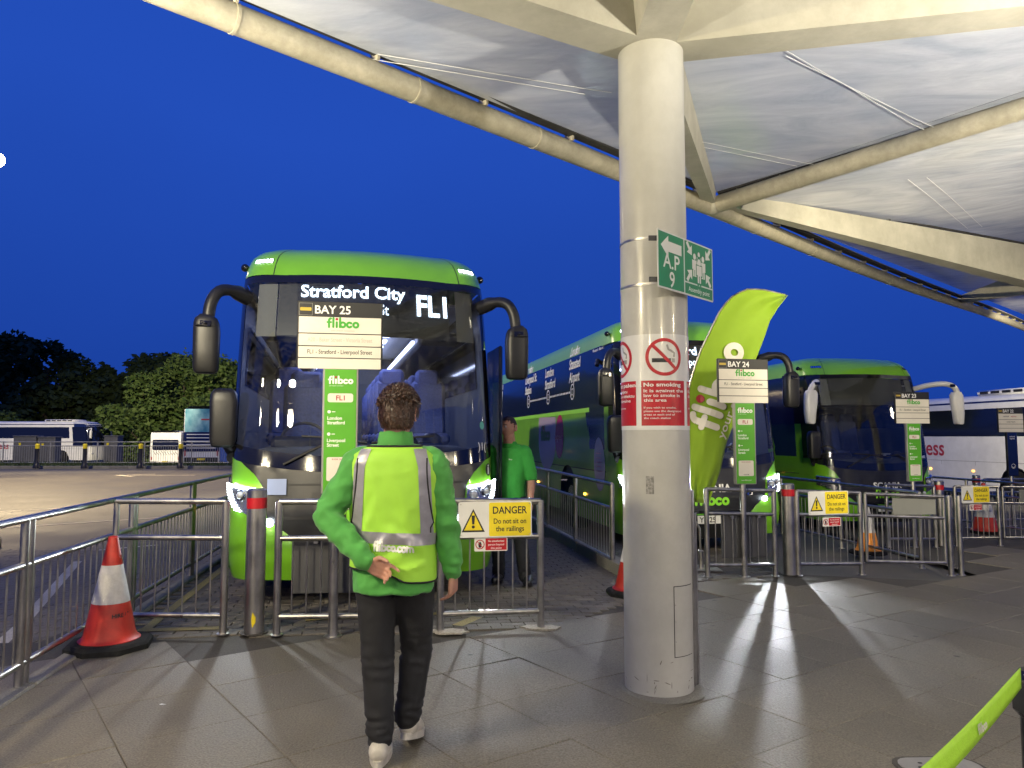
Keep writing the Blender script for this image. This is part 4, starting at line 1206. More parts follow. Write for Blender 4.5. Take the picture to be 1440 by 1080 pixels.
        c0 = S.pt(sx * .90, .78, .03)
        mb = MB(); mb.ball(c0, .04, 12, 8); mb.build('fog_lamp', MT['led'] if lit else MT['lens_solid'], root)
        if lit:
            l = bpy.data.lights.new('headlight_beam', 'SPOT'); l.energy = (520 if sx > 0 else 160) if sideprint else 60; l.color = (.90, .95, 1.0); l.spot_size = R((46 if sx > 0 else 60) if sideprint else 105); l.spot_blend = .8; l.shadow_soft_size = .022
            o = bpy.data.objects.new('headlight_beam', l); o.location = S.pt(sx * (1.10 if sideprint else 1.12), 1.0, .10); o.rotation_euler = (R(90 - (6 if sideprint else 9)), 0, R(180 - (22 if sideprint and sx > 0 else 0))); COL.objects.link(o); o.parent = root
        # wiper
        a = S.pt(sx * .78, zb(.78) - .09, .03); b_ = S.pt(sx * .30, 1.53, .035); e1 = S.pt(sx * .82, 1.60, .03)
        tubep('wiper', root, MT['black'], [a, a.lerp(b_, .5) + Vector((0, -.015, .01)), b_], .014, 6)
        tubep('wiper', root, MT['black'], [S.pt(sx * .02, 1.50, .022), S.pt(sx * .34, 1.545, .024), S.pt(sx * .62, 1.56, .022)], .010, 6)
        mirror_arm(root, S, sx, MT['black'] if mirrors == 'drop' else MT['white'], MT['black'] if mirrors == 'drop' else MT['white'], mirrors)
    # kerb mirror low on the driver's side
    p = S.pt(-1.40, 1.72, .09); mb = MB(); mb.rings([(p.x, p.y - .1, p.z + z, w, q) for z, w, q in ((-.28, .08, .05), (-.26, .105, .075), (-.2, .118, .085), (.15, .124, .088), (.23, .115, .08), (.265, .09, .06), (.275, .06, .04))], 24, 4); mb.tube([p + Vector((.03, 0, -.24)), p + Vector((.09, .05, -.36)), S.pt(-1.42, 1.36, .0)], .06, 10); mb.build('kerb_mirror', MT['black'], root)
    # bonnet lettering and plate
    mb = MB(); fn = lambda x, y: S.pt(x, y, .014)
    add_text(mb, 'SCANIA', .11, 0, .895, fn, .03, 'C', .62); mb.build('lettering', MT['ink_white'], fp, smooth=False)
    mb = MB(); dt = MB(); wordmark(mb, dt, -.30, .70, .115, lambda x, y, l=0: S.pt(x, y, .014 + l)); mb.build('lettering', MT['lime'], fp, smooth=False)
    mb = MB(); c0 = S.pt(.62, .88, .012); 
    mb.tube([c0 + Vector((.045 * math.cos(a), 0, .045 * math.sin(a))) for a in np.linspace(0, 2 * math.pi, 17)], .006, 5, False); mb.tube([c0 + Vector((-.02, 0, -.03)), c0 + Vector((.0, 0, .0)), c0 + Vector((.02, 0, .03))], .006, 5); mb.build('badge', MT['chrome'], fp)
    mb = MB(); q = S.pt(0, .52, .035); mb.box((0, q.y - .01, .50), (.52, .016, .115)); pl = mb.build('number_plate', MT['white'], root)
    if plate:
        mb = MB(); add_text(mb, plate, .075, -.235, .463, lambda x, y: Vector((x, q.y - .0195, y)), .02); mb.build('lettering', MT['ink'], pl, smooth=False)
    mb = MB(); mb.box((0, q.y - .008, .575), (.54, .01, .02)); mb.build('plate_holder', MT['panelgreen'], pl)
    # sides
    wb = 2.12
    for sx in (-1, 1):
        S.patch(sx * (sc + .30), sx * S.side_t(2.0), 1.44, wb, 4, 3, .001).build('door_panel', GR, root)
        ar = S.side_t(3.35)
        def low(t):
            d = abs(abs(t) - ar); r_ = .60
            return .30 + (math.sqrt(max(0, r_ * r_ - d * d)) + .28 if d < r_ else 0) * 1.0
        S.patch(sx * (sc + .30), sx * E, low, lambda t: wb if abs(t) > sc + 1.5 else 1.50, 90, 6, .0).build('side_panel', GR, root)
        S.patch(sx * (sc + .54), sx * E, lambda t: wb - .0 if abs(t) > sc + 1.5 else 1.49, 3.06, 40, 6, .002).build('side_window', MT['navy'], root)
        mb = MB(); mb.lathe([(.30, -.14), (.49, -.14), (.51, -.10), (.51, .10), (.49, .14), (.30, .14)], 28)
        Mx = Matrix.Rotation(R(90), 4, 'Y'); mb.v = [tuple(Mx @ Vector(v) + Vector((sx * 1.06, 3.35, .51))) for v in mb.v]
        wl = mb.build('wheel', MT['rubber'], root)
        mb = MB(); mb.lathe([(.02, .02), (.10, .05), (.12, .0), (.26, -.06), (.29, .10)], 24); mb.v = [tuple(Mx @ Vector(v) * 1 if False else Matrix.Rotation(R(90 * sx), 4, 'Y') @ Vector(v) + Vector((sx * 1.10, 3.35, .51))) for v in mb.v]
        mb.build('rim', MT['chrome'], wl)
        mb = MB(); mb.box((sx * .6, 3.35, .9), (1.0, 1.15, .9)); mb.build('wheel_well', MT['ink'], root)
        if full:
            for y in (5.2, 6.6, 8.0, 9.4):
                S.patch(sx * (S.side_t(y) - .006), sx * (S.side_t(y) + .006), .5, wb - .1, 1, 2, .002).build('panel_gap', MT['ink'], root)
            S.patch(sx * (sc + .5), sx * E, 1.14, 1.155, 20, 1, .002).build('panel_gap', MT['ink'], root)
            for y in (2.2, 5.8, 8.8):
                mb = MB(); mb.box(S.pt(sx * S.side_t(y), .72, .012), (.02, .07, .035)); mb.build('side_lamp', MT['amber'], root)
    mb = MB(); mb.box((0, S.L - .02, 1.9), (2.44, .04, 3.0), None, .01); mb.build('rear_panel', MT['white'], root)
    mb = MB(); mb.box((0, 6.2, .32), (2.3, 11.6, .10)); mb.build('underfloor', MT['ink'], root)
    if sideprint:
        tt = S.side_t
        fn = lambda x, y, l=0.0: S.pt(-(tt(x)), y, .006 + l)      # x = metres behind the nose, left side
        # the side reads from rear to front on the left flank, so run x backwards
        rv = lambda x0: (lambda x, y, l=0.0: fn(x0 - x, y, l))
        for (xx, words) in ((3.3, ['London', 'Stansted', 'Airport']), (5.25, ['London', 'Stratford']), (7.3, ['London', 'Liverpool St.', 'Station'])):
            for i, w in enumerate(words):
                word(root, MT['ink_white'], w, .17, 0, 2.62 + .23 * (len(words) - 1 - i), rv(xx), .022, 'L', None, .12)
        word(root, MT['ink_white'], 'flibco express   flibco.com', .045, 0, 3.0, rv(1.6), .006)
        mb = MB()
        for xx in (3.05, 4.95, 6.9):
            stroke(mb, arc(0, 2.45, .13, 0, 360, 24)[:-1], .022, rv(xx), close=True)
            stroke(mb, [(-.05, 2.40), (-.05, 2.50), (.05, 2.50), (.05, 2.40), (-.05, 2.40)], .016, rv(xx))
        for x0, x1 in ((3.2, 4.8), (5.1, 6.75)):
            for i in range(14):
                xx = x0 + (x1 - x0) * (i + .5) / 14
                rect_on(mb, -.03, 2.43, .03, 2.465, rv(xx))
        rl = mb.build('route_line', MT['ink_white'], root, smooth=False); rl['kind'] = 'stuff'
        S.patch(-tt(10.4), -tt(12.19), .9, 3.05, 4, 6, .005).build('rear_quarter', MT['white'], root)
        f2 = lambda x, y, l=0.0: S.pt(-tt(x), y, .004 + l)
        S.patch(-tt(1.9), -tt(10.4), wb - .05, wb + .02, 20, 1, .004).build('waist_line', MT['lime'], root)
        mb = MB(); mb.poly([f2(5.0 + x, 2.05 + z) for x, z in [(-.72, .0)] + arc(0, -.42, .75, 180, 360, 22, ry=.62) + [(.78, 0), (.7, .02)]]); mb.build('balloon_decal', MT['lilac'], root, smooth=False)
        mb = MB(); mb.poly([f2(3.95 + .33 * math.cos(a), 1.68 + .40 * math.sin(a), .002) for a in np.linspace(0, 2 * math.pi, 28, endpoint=False)]); mb.build('balloon_decal', MT['magenta'], root, smooth=False)
        mb = MB(); dt = MB(); wordmark(mb, dt, 0, 1.60, .19, lambda x, y, l=0.0: fn(5.55 - x, y, l), .9); lo = mb.build('lettering', MT['ink_deepgreen'], root, smooth=False); dt.build('logo_dot', MT['ink_red'], lo, smooth=False)
        mb = MB(); add_text(mb, 'express', .13, 0, 1.62, rv(4.3), .01); mb.build('lettering', MT['magenta_pale'], root, smooth=False)
        mb = MB(); mb.poly([f2(1.35 + .30 * math.cos(a), 1.25 + .42 * math.sin(a), .002) for a in np.linspace(0, 2 * math.pi, 24, endpoint=False)]); lo = mb.build('balloon_decal', MT['lilac'], root, smooth=False)
        mb = MB()
        for i in range(5): rect_on(mb, -.17, 1.42 - .07 * i, .12 - .04 * (i % 2), 1.435 - .07 * i, lambda x, y, l=0.0: fn(1.35 - x, y, l))
        sp_ = mb.build('small_print', MT['magenta_pale'], lo, smooth=False); sp_['kind'] = 'stuff'
    if sideprint or mirrors == 'horn':
        p = S.pt(-S.side_t(1.05), 2.78, .0)
        tubep('door_mirror_arm', root, MT['black'], [p, p + Vector((-.10, -.06, .04)), p + Vector((-.13, -.12, -.05))], .035, 8)
    return root, S
MT['lens_solid'] = M_('clear_lens', (.55, .58, .62), .06, .2, coat=1)
MT['lime'] = M_('lime_ink', (.25, .68, .03), .4)
MT['ink_deepgreen'] = M_('deep_green_ink', (.012, .12, .02), .4)
MT['magenta_pale'] = M_('pale_magenta_ink', (.62, .18, .30), .4)

GRP = 'green airport coaches nosed up to the bays'
k25, S25 = coach('coach', 'bright green coach with lit headlights behind the bay 25 sign, nearest the viewer', GRP, (-1.335, 6.96, -.02), R(14), True, True, 'drop', 'YN25')
k24, S24 = coach('coach', 'green coach with navy route lettering on its flank, half hidden by the column', GRP, (2.93, 10.9, gz(2.93) - .02), R(10.9), True, True, 'drop', 'YN25', True)
k23, S23 = coach('coach', 'unlit green coach with white horn mirrors parked behind the bay 23 sign', GRP, (7.42, 14.7, gz(7.42) - .02), R(10.9), True, False, 'horn', '', False, False, 4)
# things only coach 25 shows: open door leaf, sticker, blue note under the screen, person badge
mb = MB(); p = S25.pt(S25.side_t(.55), 1.2, .10); mb.box(p + Vector((0, .2, .45)), (.04, .62, 1.75), None, .015); mb.build('open_door', MT['blackgloss'], k25)
mb = MB(); S25.patch(-.93, -.75, 1.03, 1.175, 3, 2, .016, mb); mb.build('taped_note', M_('pale_blue_note', (.30, .38, .62), .5), k25)
mb = MB(); mb.poly([S25.pt(1.22 + .045 * math.cos(a), 1.235 + .062 * math.sin(a), .03) for a in np.linspace(0, 2 * math.pi, 24, endpoint=False)]); bd = mb.build('badge', MT['ink'], k25, smooth=False)
mb = MB(); mb.poly([S25.pt(1.22 + .011 * math.cos(a), 1.275 + .012 * math.sin(a), .0315) for a in np.linspace(0, 2 * math.pi, 12, endpoint=False)]); mb.grid([[S25.pt(1.22 + q, z, .0315) for q in (-.012, .012)] for z in (1.19, 1.26)]); mb.build('badge_figure', MT['ink_white'], bd, smooth=False)
mb = MB(); mb.poly([S25.pt(1.17 + .035 * math.cos(a), 1.66 + .038 * math.sin(a), .003) for a in np.linspace(0, 2 * math.pi, 24, endpoint=False)]); mb.build('disc_sticker', M_('teal_sticker', (.10, .42, .36), .5), k25, smooth=False)
mb = MB(); fnq = lambda x, y: S25.pt(x, y, .007); add_text(mb, ')1(', .07, 1.10, 1.43, fnq, .02); mb.build('lettering', MT['ink_white'], k25, smooth=False)
# ------------------------------------------------------------------ railings
MT['plate'] = M_('grey_plate_paint', (.17, .175, .165), .5, var=.1, scale=4)
_BAR = {}
def bar_mesh(h):
    k = round(h, 3)
    if k not in _BAR:
        mb = MB(); mb.tube([(0, 0, 0), (0, 0, h)], .0065, 8); me = mb.mesh('bar'); me.materials.append(MT['steel']); sharpen(me); _BAR[k] = me
    return _BAR[k]
_POST = {}
def post_mesh(h, r=.03):
    k = (round(h, 3), r)
    if k not in _POST:
        mb = MB(); mb.lathe([(r, 0), (r, h - .012), (r - .008, h - .002), (.004, h)], 16)
        mb.lathe([(r + .02, 0), (r + .02, .008), (r + .002, .010)], 16)
        me = mb.mesh('post'); me.materials.append(MT['steel']); sharpen(me); _POST[k] = me
    return _POST[k]
def railing(label, cat, group, pts, posts=None, top=1.03, mid=.745, bot=.14, gap=.11, twin=False, zs=None, name='railing', frame=False, lift=0.0):
    """pts: ground points of the posts; posts: which of them really stand on a post"""
    P = [Vector((p[0], p[1], 0)) for p in pts]
    root = empty(name, G(P[0].x, P[0].y), 0, label, cat, group)
    o = Vector((P[0].x, P[0].y, gz(P[0].x)))
    g = lambda p, z: G(p.x, p.y, z) - o
    posts = range(len(P)) if posts is None else posts
    for i in posts:
        d = (P[min(i + 1, len(P) - 1)] - P[max(i - 1, 0)]).normalized()
        for q in ((-.035, .035) if twin else (0,)):
            p = P[i] + d * q
            share('post', post_mesh(top + .01, .026 if twin else .029), root, Matrix.Translation(g(p, 0)))
    for a, b in zip(P, P[1:]):
        for z, r in ((top, .024), (mid, .022), (bot, .022)):
            mb = MB(); mb.tube([g(a, z), g(b, z)], r, 12); mb.build('rail', MT['steel'], root)
        if frame:
            for p in (a, b):
                mb = MB(); mb.tube([g(p, bot), g(p, top)], .022, 10); mb.build('rail', MT['steel'], root)
        L = (b - a).length; n = max(1, int(round(L / gap)) - 1)
        for i in range(1, n + 1):
            p = a.lerp(b, i / (n + 1))
            share('bar', bar_mesh(mid - bot), root, Matrix.Translation(g(p, bot)))
    return root
RG = 'steel railings round the bays'
def along(x, y, s): return (x + AX.x * s, y + AX.y * s)
LR = [(-2.80, 2.95)] + [(-3.04 - .1445 * 1.82 * i, 4.70 + 1.82 * i) for i in range(0, 6)]
railing('long steel railing between the empty lane and the bay with the nearest coach', 'railing', RG, LR, twin=True)
railing('short steel gate panel standing between the left traffic cone and the leftmost bollard', 'railing', RG, [(-3.16, 5.97), (-2.27, 5.93)], posts=[1], frame=True)
railing('steel barrier panel under the bay 25 sign, left of the walking person', 'railing', RG, [(-1.84, 5.9), (-.72, 5.96)])
railing('steel barrier panel carrying the nearest danger sign, right of the walking person', 'railing', RG, [(-.57, 6.0), (.235, 6.17)])
MR = [along(1.2, 8.95, 1.62 * i) for i in range(7)]
railing('long steel railing on the kerb behind the man in the green polo shirt', 'railing', RG, MR)
railing('steel barrier panel in front of the green coach under the bay 24 sign', 'railing', RG, [(2.31, 8.87), (3.2, 9.12)])
railing('steel barrier panel with a danger sign between bay 24 bollard and the gate', 'railing', RG, [(3.53, 9.25), (4.44, 9.53)])
gt = railing('low steel gate with a grey plate, hinged on twin posts right of bay 24', 'gate', None, [(4.52, 9.55), (5.62, 9.72)], posts=[], frame=True, name='gate', top=1.02, bot=.17)
for p in ((5.72, 9.78), (5.90, 9.86)):
    share('post', post_mesh(1.04, .033), gt, Matrix.Translation(G(p[0], p[1]) - gt.location))
mb = MB(); mb.box(G(5.22, 9.69, .885) - gt.location, (.62, .012, .23), Matrix.Rotation(R(9), 3, 'Z'), .004); mb.build('grey_plate', MT['plate'], gt)
BR = [along(5.62, 10.3, 1.75 * i) for i in range(6)]
railing('long steel railing running back between bay 24 and bay 23, behind the gate', 'railing', RG, BR)
railing('steel barrier panel under the bay 23 sign, partly behind the gate', 'railing', RG, [(6.25, 12.45), (7.2, 12.72)])
railing('steel barrier panel with the farthest danger sign, right of the bay 23 sign', 'railing', RG, [(7.72, 13.0), (8.62, 13.22)])
g2 = railing('low steel gate with a grey plate, cut by the right edge beyond bay 23', 'gate', None, [(8.72, 13.25), (9.85, 13.45)], frame=True, name='gate', posts=[])
mb = MB(); mb.box(G(9.4, 13.36, .885) - g2.location, (.70, .012, .23), Matrix.Rotation(R(9), 3, 'Z'), .004); mb.build('grey_plate', MT['plate'], g2)
YR = [along(10.1, 14.3, 1.75 * i) for i in range(6)]
railing('long steel railing running back beyond bay 23 before the white coach', 'railing', RG, YR)
railing('steel barrier panel under the bay 22 sign at the right edge', 'railing', RG, [(10.4, 16.4), (11.7, 16.8)])
# grey boards hung behind the bars
def board(label, x, y, w, z0, z1, rz):
    t = empty('grey_board', G(x, y, (z0 + z1) / 2), rz, label, 'board', 'grey boards hung behind the barrier bars')
    mb = MB()
    for i in range(3): 
        mb = MB(); mb.box((-w / 3 + i * w / 3, 0, 0), (w / 3 - .004, .022, z1 - z0), None, .004); mb.build('board', MT['greyboard'], t)
    for s in (-1, 1):
        mb = MB(); mb.box((s * w * .3, -.035, (z1 - z0) / 2 - .02), (.03, .06, .03)); mb.build('bracket', MT['steel'], t)
MT['greyboard'] = M_('grey_board_paint', (.062, .062, .066), .5, var=.08, scale=5)
board('wide grey board behind the barrier bars, hidden partly by the walking person', -1.28, 6.02, .94, .30, .735, R(4))
board('narrower grey board behind the barrier bars just left of the bay 24 sign pole', 2.80, 9.05, .60, .22, .73, R(14))

# ------------------------------------------------------------------ bollards
def bollard(x, y, h, r, label, band=True, yel=False):
    t = empty('bollard', G(x, y), 0, label, 'bollard', 'steel bollards with a red band')
    mb = MB(); mb.lathe([(r, 0), (r, h - .012), (r - .01, h), (.004, h + .001)], 32); mb.build('post', MT['steel'], t)
    mb = MB(); mb.lathe([(r + .0005, h - .155), (r + .0018, h - .154), (r + .0018, h - .071), (r + .0005, h - .07)], 32, caps=False); mb.build('red_band', MT['red'], t)
    mb = MB(); mb.lathe([(r + .03, 0), (r + .03, .006), (r + .002, .008)], 24, caps=False); mb.build('base_ring', MT['joint'], t)
    if yel:
        mb = MB(); mb.poly([Vector(((r + .001) * math.sin(a), -(r + .001) * math.cos(a), z)) for a, z in [(.25 + .22 * math.cos(q) , .115 + .05 * math.sin(q) * (1 + .3 * math.cos(3 * q))) for q in np.linspace(0, 6.28, 20)[:-1]]]); mb.build('paint_splash', MT['yellow'], t, smooth=False)
bollard(-2.04, 5.97, 1.13, .076, 'steel bollard with a red band and yellow paint splash, in front of the left headlight', yel=True)
bollard(3.435, 9.28, 1.12, .077, 'steel bollard with a red band between bay 24 and the danger-sign barrier')
bollard(7.42, 12.95, 1.12, .077, 'steel bollard with a red band just right of the bay 23 sign')
bollard(10.1, 16.2, 1.12, .077, 'steel bollard with a red band at the far end, before the white coach')

# ------------------------------------------------------------------ bay signs
def bay_sign(x, y, num, label, rows, brand='green', low=True, h0=2.615, wide=.665, pole_top=2.12):
    t = empty('bay_sign', G(x, y), YAW, label, 'sign', 'bay signs on poles along the stands')
    mb = MB(); mb.lathe([(.036, 0), (.036, 1.1), (.030, 1.101), (.030, pole_top)], 20); mb.lathe([(.07, 0), (.07, .008), (.038, .010)], 20, caps=False); mb.build('pole', MT['steel'], t)
    zt, zb = h0, h0 - .525
    mb = MB(); mb.box((.02, -.02, (zt + zb) / 2), (wide, .035, zt - zb), None, .004); b = mb.build('sign_board', MT['ink'], t)
    f = plane_fn((.02, -.02 - .0185, 0), (1, 0, 0), (0, 0, 1))
    hw = wide / 2
    # header
    hd = MB(); w_ = add_text(hd, 'BAY ' + num, .064, -hw + .135, zt - .097, f, .020)
    hd.build('lettering', MT['ink_white'], b, smooth=False, recalc=False)
    ic = MB()
    for q in (((-hw + .015, zt - .113), (-hw + .115, zt - .113), (-hw + .115, zt - .018), (-hw + .015, zt - .018), (-hw + .015, zt - .113)),):
        stroke(ic, q, .003, lambda x, y, l=0: f(x, y, .0))
    ic.build('icon_border', MT['greyframe'], b, smooth=False)
    ic = MB(); rect_on(ic, -hw + .022, zt - .078, -hw + .108, zt - .052, f, .006, lift=.0003)
    for i in range(4): rect_on(ic, -hw + .026 + .02 * i, zt - .066, -hw + .041 + .02 * i, zt - .056, f, lift=.0008)
    ic.build('coach_icon', MT['yellow_dull'], b, smooth=False)
    z = zt - .125; hts = (.128, .092, .086, .080)
    for i, h in enumerate(hts):
        mb = MB(); slab_on(mb, -hw + .014, z - h, hw - .014, z, plane_fn((.02, -.0375, 0), (1, 0, 0), (0, 0, 1)), -.002, .004, .004)
        pl = mb.build('name_plate', MT['cream'], b)
        f4 = plane_fn((.02, -.0375 - .0048, 0), (1, 0, 0), (0, 0, 1))
        mb = MB(); dt = MB()
        if i == 0:
            if brand == 'green':
                wd = 4.9 * .052
                wordmark(mb, dt, -wd / 2 + .02, z - .085, .052, f4); dt.build('logo_dot', MT['ink_red'], pl, smooth=False)
                lo = mb.build('lettering', MT['ink_green2'], pl, smooth=False, recalc=False)
                mb = MB(); add_text(mb, 'your airport connection', .013, .02, z - .112, f4, 0, 'C'); mb.build('small_print', MT['greyframe'], pl, smooth=False, recalc=False)
            else:
                w1 = add_text(mb, 'national', .034, -.20, z - .075, f4, .004); mb.build('lettering', MT['navy'], pl, smooth=False, recalc=False)
                mb = MB(); add_text(mb, 'express', .034, .0, z - .075, f4, .004); mb.build('lettering', MT['red'], pl, smooth=False, recalc=False)
        elif rows[i - 1]:
            s, m = rows[i - 1]
            add_text(mb, s, .033, 0, z - h * .66, f4, .010, 'C', min(.50, .0148 * len(s))); mb.build('lettering', MT[m], pl, smooth=False, recalc=False)
        z -= h + .008
    if low:
        m = 'panelgreen' if brand == 'green' else 'navy'
        zt2, zb2 = 2.085, 1.10
        mb = MB(); mb.box((.03, -.01, (zt2 + zb2) / 2), (.275, .055, zt2 - zb2), None, .006); fr = mb.build('panel_frame', MT['greyframe'] if brand == 'green' else MT['black'], t)
        mb = MB(); mb.box((.03, -.0385, (zt2 + zb2) / 2), (.245, .006, zt2 - zb2 - .02), None, .002); pn = mb.build('panel_face', MT[m], fr)
        f = plane_fn((.03, -.0420, 0), (1, 0, 0), (0, 0, 1))
        wh = MB(); dk = MB(); rd = MB(); cr = MB()
        if brand == 'green':
            wordmark(wh, rd, -.098, zt2 - .125, .040, f); add_text(wh, 'your airport connection', .008, -.09, zt2 - .143, f)
            rect_on(cr, -.098, zt2 - .27, .098, zt2 - .20, f, .018)
            add_text(rd, 'FL1', .038, 0, zt2 - .254, lambda x, y: f(x, y, .0006), .02, 'C')
            for zz, a, b2 in ((zt2 - .345, 'London', 'Stratford'), (zt2 - .52, 'Liverpool', 'Street')):
                for r_ in (0,):
                    wh.poly([f(-.085 + .013 * math.cos(q), zz + .013 * math.sin(q)) for q in np.linspace(0, 6.28, 14)[:-1]])
                stroke(wh, [(-.062, zz), (-.04, zz)], .006, f)
                word(pn, MT['ink_white'], a, .026, -.098, zz - .062, f, .022); word(pn, MT['ink_white'], b2, .026, -.098, zz - .098, f, .022)
            c2 = MB(); rect_on(c2, -.098, zb2 + .10, .098, zb2 + .285, f, .014); c2.build('code_patch', MT['cream'], pn, smooth=False, recalc=False)
            add_text(rd, 'BOOK ONLINE', .012, 0, zb2 + .262, lambda x, y: f(x, y, .0006), .01, 'C'); add_text(dk, 'SCAN ME', .012, 0, zb2 + .112, lambda x, y: f(x, y, .0006), .01, 'C')
            word(pn, MT['ink_white'], 'www.flibco.com', .014, 0, zb2 + .045, f, .004, 'C')
        else:
            add_text(wh, 'national', .03, 0, zt2 - .12, f, .006, 'C'); add_text(wh, 'express', .03, 0, zt2 - .165, f, .006, 'C')
            stroke(wh, arc(0, zb2 + .22, .05, 0, 360, 20)[:-1], .006, f, close=True); stroke(wh, arc(0, zb2 + .22, .03, 200, 340, 10), .008, f)
        for k_, m_, nm in ((wh, 'ink_white', 'lettering'), (cr, 'cream', 'label_patch'), (rd, 'ink_red', 'red_lettering'), (dk, 'ink', 'black_lettering')):
            if k_.v: k_.build(nm, MT[m_], pn, smooth=False, recalc=False)
    return t
MT['ink_green2'] = M_('logo_green_ink', (.05, .34, .03), .5)
MT['yellow_dull'] = M_('dull_yellow_ink', (.50, .36, .04), .5)
bay_sign(-1.39, 5.86, '25', 'BAY 25 sign over a tall green FL1 panel, on a pole before the nearest coach', [('A20 - Baker Street - Victoria Street', 'ink_fade'), ('FL1 - Stratford - Liverpool Street', 'ink'), None])
bay_sign(2.78, 8.98, '24', 'BAY 24 sign over a green FL1 panel, beside the lime feather flag', [('FL1 - Stratford - Liverpool Street', 'ink'), None, None])
bay_sign(6.78, 12.60, '23', 'BAY 23 sign over a green FL1 panel, before the unlit coach with white mirrors', [('FL1 - Stratford - Liverpool Street', 'ink'), None, None])
bay_sign(11.15, 16.62, '22', 'BAY 22 sign over a dark panel, before the white coach at the right edge', [('London Victoria', 'ink'), None, None], 'navy')

# ------------------------------------------------------------------ danger signs and the red notices under them
def danger(x, y, zc, rz, w, h, label):
    t = empty('danger_sign', G(x, y, zc), rz, label, 'sign', 'danger signs on the railings')
    f = lambda d: plane_fn((0, 0, 0), (1, 0, 0), (0, 0, 1), d)
    mb = MB(); slab_on(mb, -w / 2, -h / 2, w / 2, h / 2, plane_fn((0, 0, 0), (1, 0, 0), (0, 0, 1)), -.003, .003, .018); b = mb.build('board', MT['white'], t)
    x0 = -w / 2 + .43 * w - .01
    mb = MB(); rect_on(mb, x0, -h / 2 + .008, w / 2 - .008, h / 2 - .008, f(.0036), .014); mb.build('yellow_field', MT['yellow'], b, smooth=False, recalc=False)
    cx = -w / 2 + .20 * w
    tri = lambda k: [(cx - .30 * h * k, -.26 * h * k - .02), (cx + .30 * h * k, -.26 * h * k - .02), (cx, .34 * h * k - .02)]
    mb = MB(); stroke(mb, [tri(1)[0], tri(1)[1], tri(1)[2]], .020, lambda a, c, l=0: f(.0036)(a, c), close=True); mb.poly([f(.0034)(*p) for p in tri(1.06)]); mb.build('triangle', MT['ink'], b, smooth=False)
    mb = MB(); mb.poly([f(.0042)(a, c) for a, c in tri(.86)]); mb.build('triangle_field', MT['yellow'], b, smooth=False)
    mb = MB(); mb.poly([f(.0048)(cx + a, c - .02) for a, c in ((-.010 * h / .2, .19 * h), (-.006 * h / .2, -.06 * h), (.006 * h / .2, -.06 * h), (.010 * h / .2, .19 * h))])
    mb.poly([f(.0048)(cx + .045 * h * math.cos(q), -.13 * h - .02 + .045 * h * math.sin(q)) for q in np.linspace(0, 6.28, 14)[:-1]]); mb.build('exclamation_mark', MT['ink'], b, smooth=False)
    g4 = f(.0044); mx_ = (x0 + w / 2 - .008) / 2
    word(b, MT['ink'], 'DANGER', .20 * h, mx_, .16 * h, g4, .018, 'C', .80 * (w / 2 - x0)); word(b, MT['ink'], 'Do not sit on', .145 * h, mx_, -.12 * h, g4, .014, 'C', .76 * (w / 2 - x0)); word(b, MT['ink'], 'the railings', .145 * h, mx_, -.335 * h, g4, .014, 'C', .66 * (w / 2 - x0))
    for sx in (-1, 1):
        for sz in (-1, 1):
            mb = MB(); mb.ball((sx * (w / 2 - .02), -.004, sz * (h / 2 - .02)), (.005, .003, .005), 8, 4); mb.build('screw', MT['steel'], b)
def notice(x, y, zc, rz, label):
    w, h = .27, .11
    t = empty('red_notice', G(x, y, zc), rz, label, 'sign', 'small red notices under the danger signs')
    f = lambda d: plane_fn((0, 0, 0), (1, 0, 0), (0, 0, 1), d)
    mb = MB(); slab_on(mb, -w / 2, -h / 2, w / 2, h / 2, f(0), -.002, .002, .01); b = mb.build('board', MT['white'], t)
    mb = MB(); rect_on(mb, -.045, -.047, w / 2 - .007, .047, f(.0026)); mb.build('red_field', MT['red'], b, smooth=False)
    mb = MB(); stroke(mb, arc(-.09, 0, .034, 0, 360, 24)[:-1], .007, lambda a, c, l=0: f(.0034)(a, c), close=True); stroke(mb, [(-.112, .024), (-.068, -.024)], .006, f(.004)); mb.build('prohibition_ring', MT['red'], b, smooth=False)
    mb = MB(); mb.poly([f(.0028)(-.09 + a, c) for a, c in ((-.010, -.026), (.008, -.026), (.014, .0), (.008, .016), (.0, .024), (-.008, .014), (-.014, .002))]); mb.build('figure', MT['ink'], b, smooth=False)
    mb = MB()
    for i, s in enumerate(('No unauthorised', 'person beyond', 'this point')): add_text(mb, s, .016, .042, .018 - .028 * i, f(.0032), .012, 'C', .13 if i < 2 else .09)
    mb.build('lettering', MT['ink_white'], b, smooth=False, recalc=False)
danger(-.135, 6.05, .885, R(10), .60, .285, 'white and yellow danger sign nearest the viewer, right of the walking person')
notice(-.17, 6.055, .685, R(10), 'small red notice just under the nearest danger sign')
danger(3.96, 9.34, .90, R(17), .60, .29, 'white and yellow danger sign on the railing right of the bay 24 bollard')
notice(4.0, 9.355, .665, R(17), 'small red notice under the danger sign right of the bay 24 bollard')
danger(8.12, 13.06, .90, R(14), .60, .29, 'white and yellow danger sign farthest away, on the panel right of bay 23')
notice(8.12, 13.07, .68, R(14), 'small red notice under the farthest danger sign, right of bay 23')

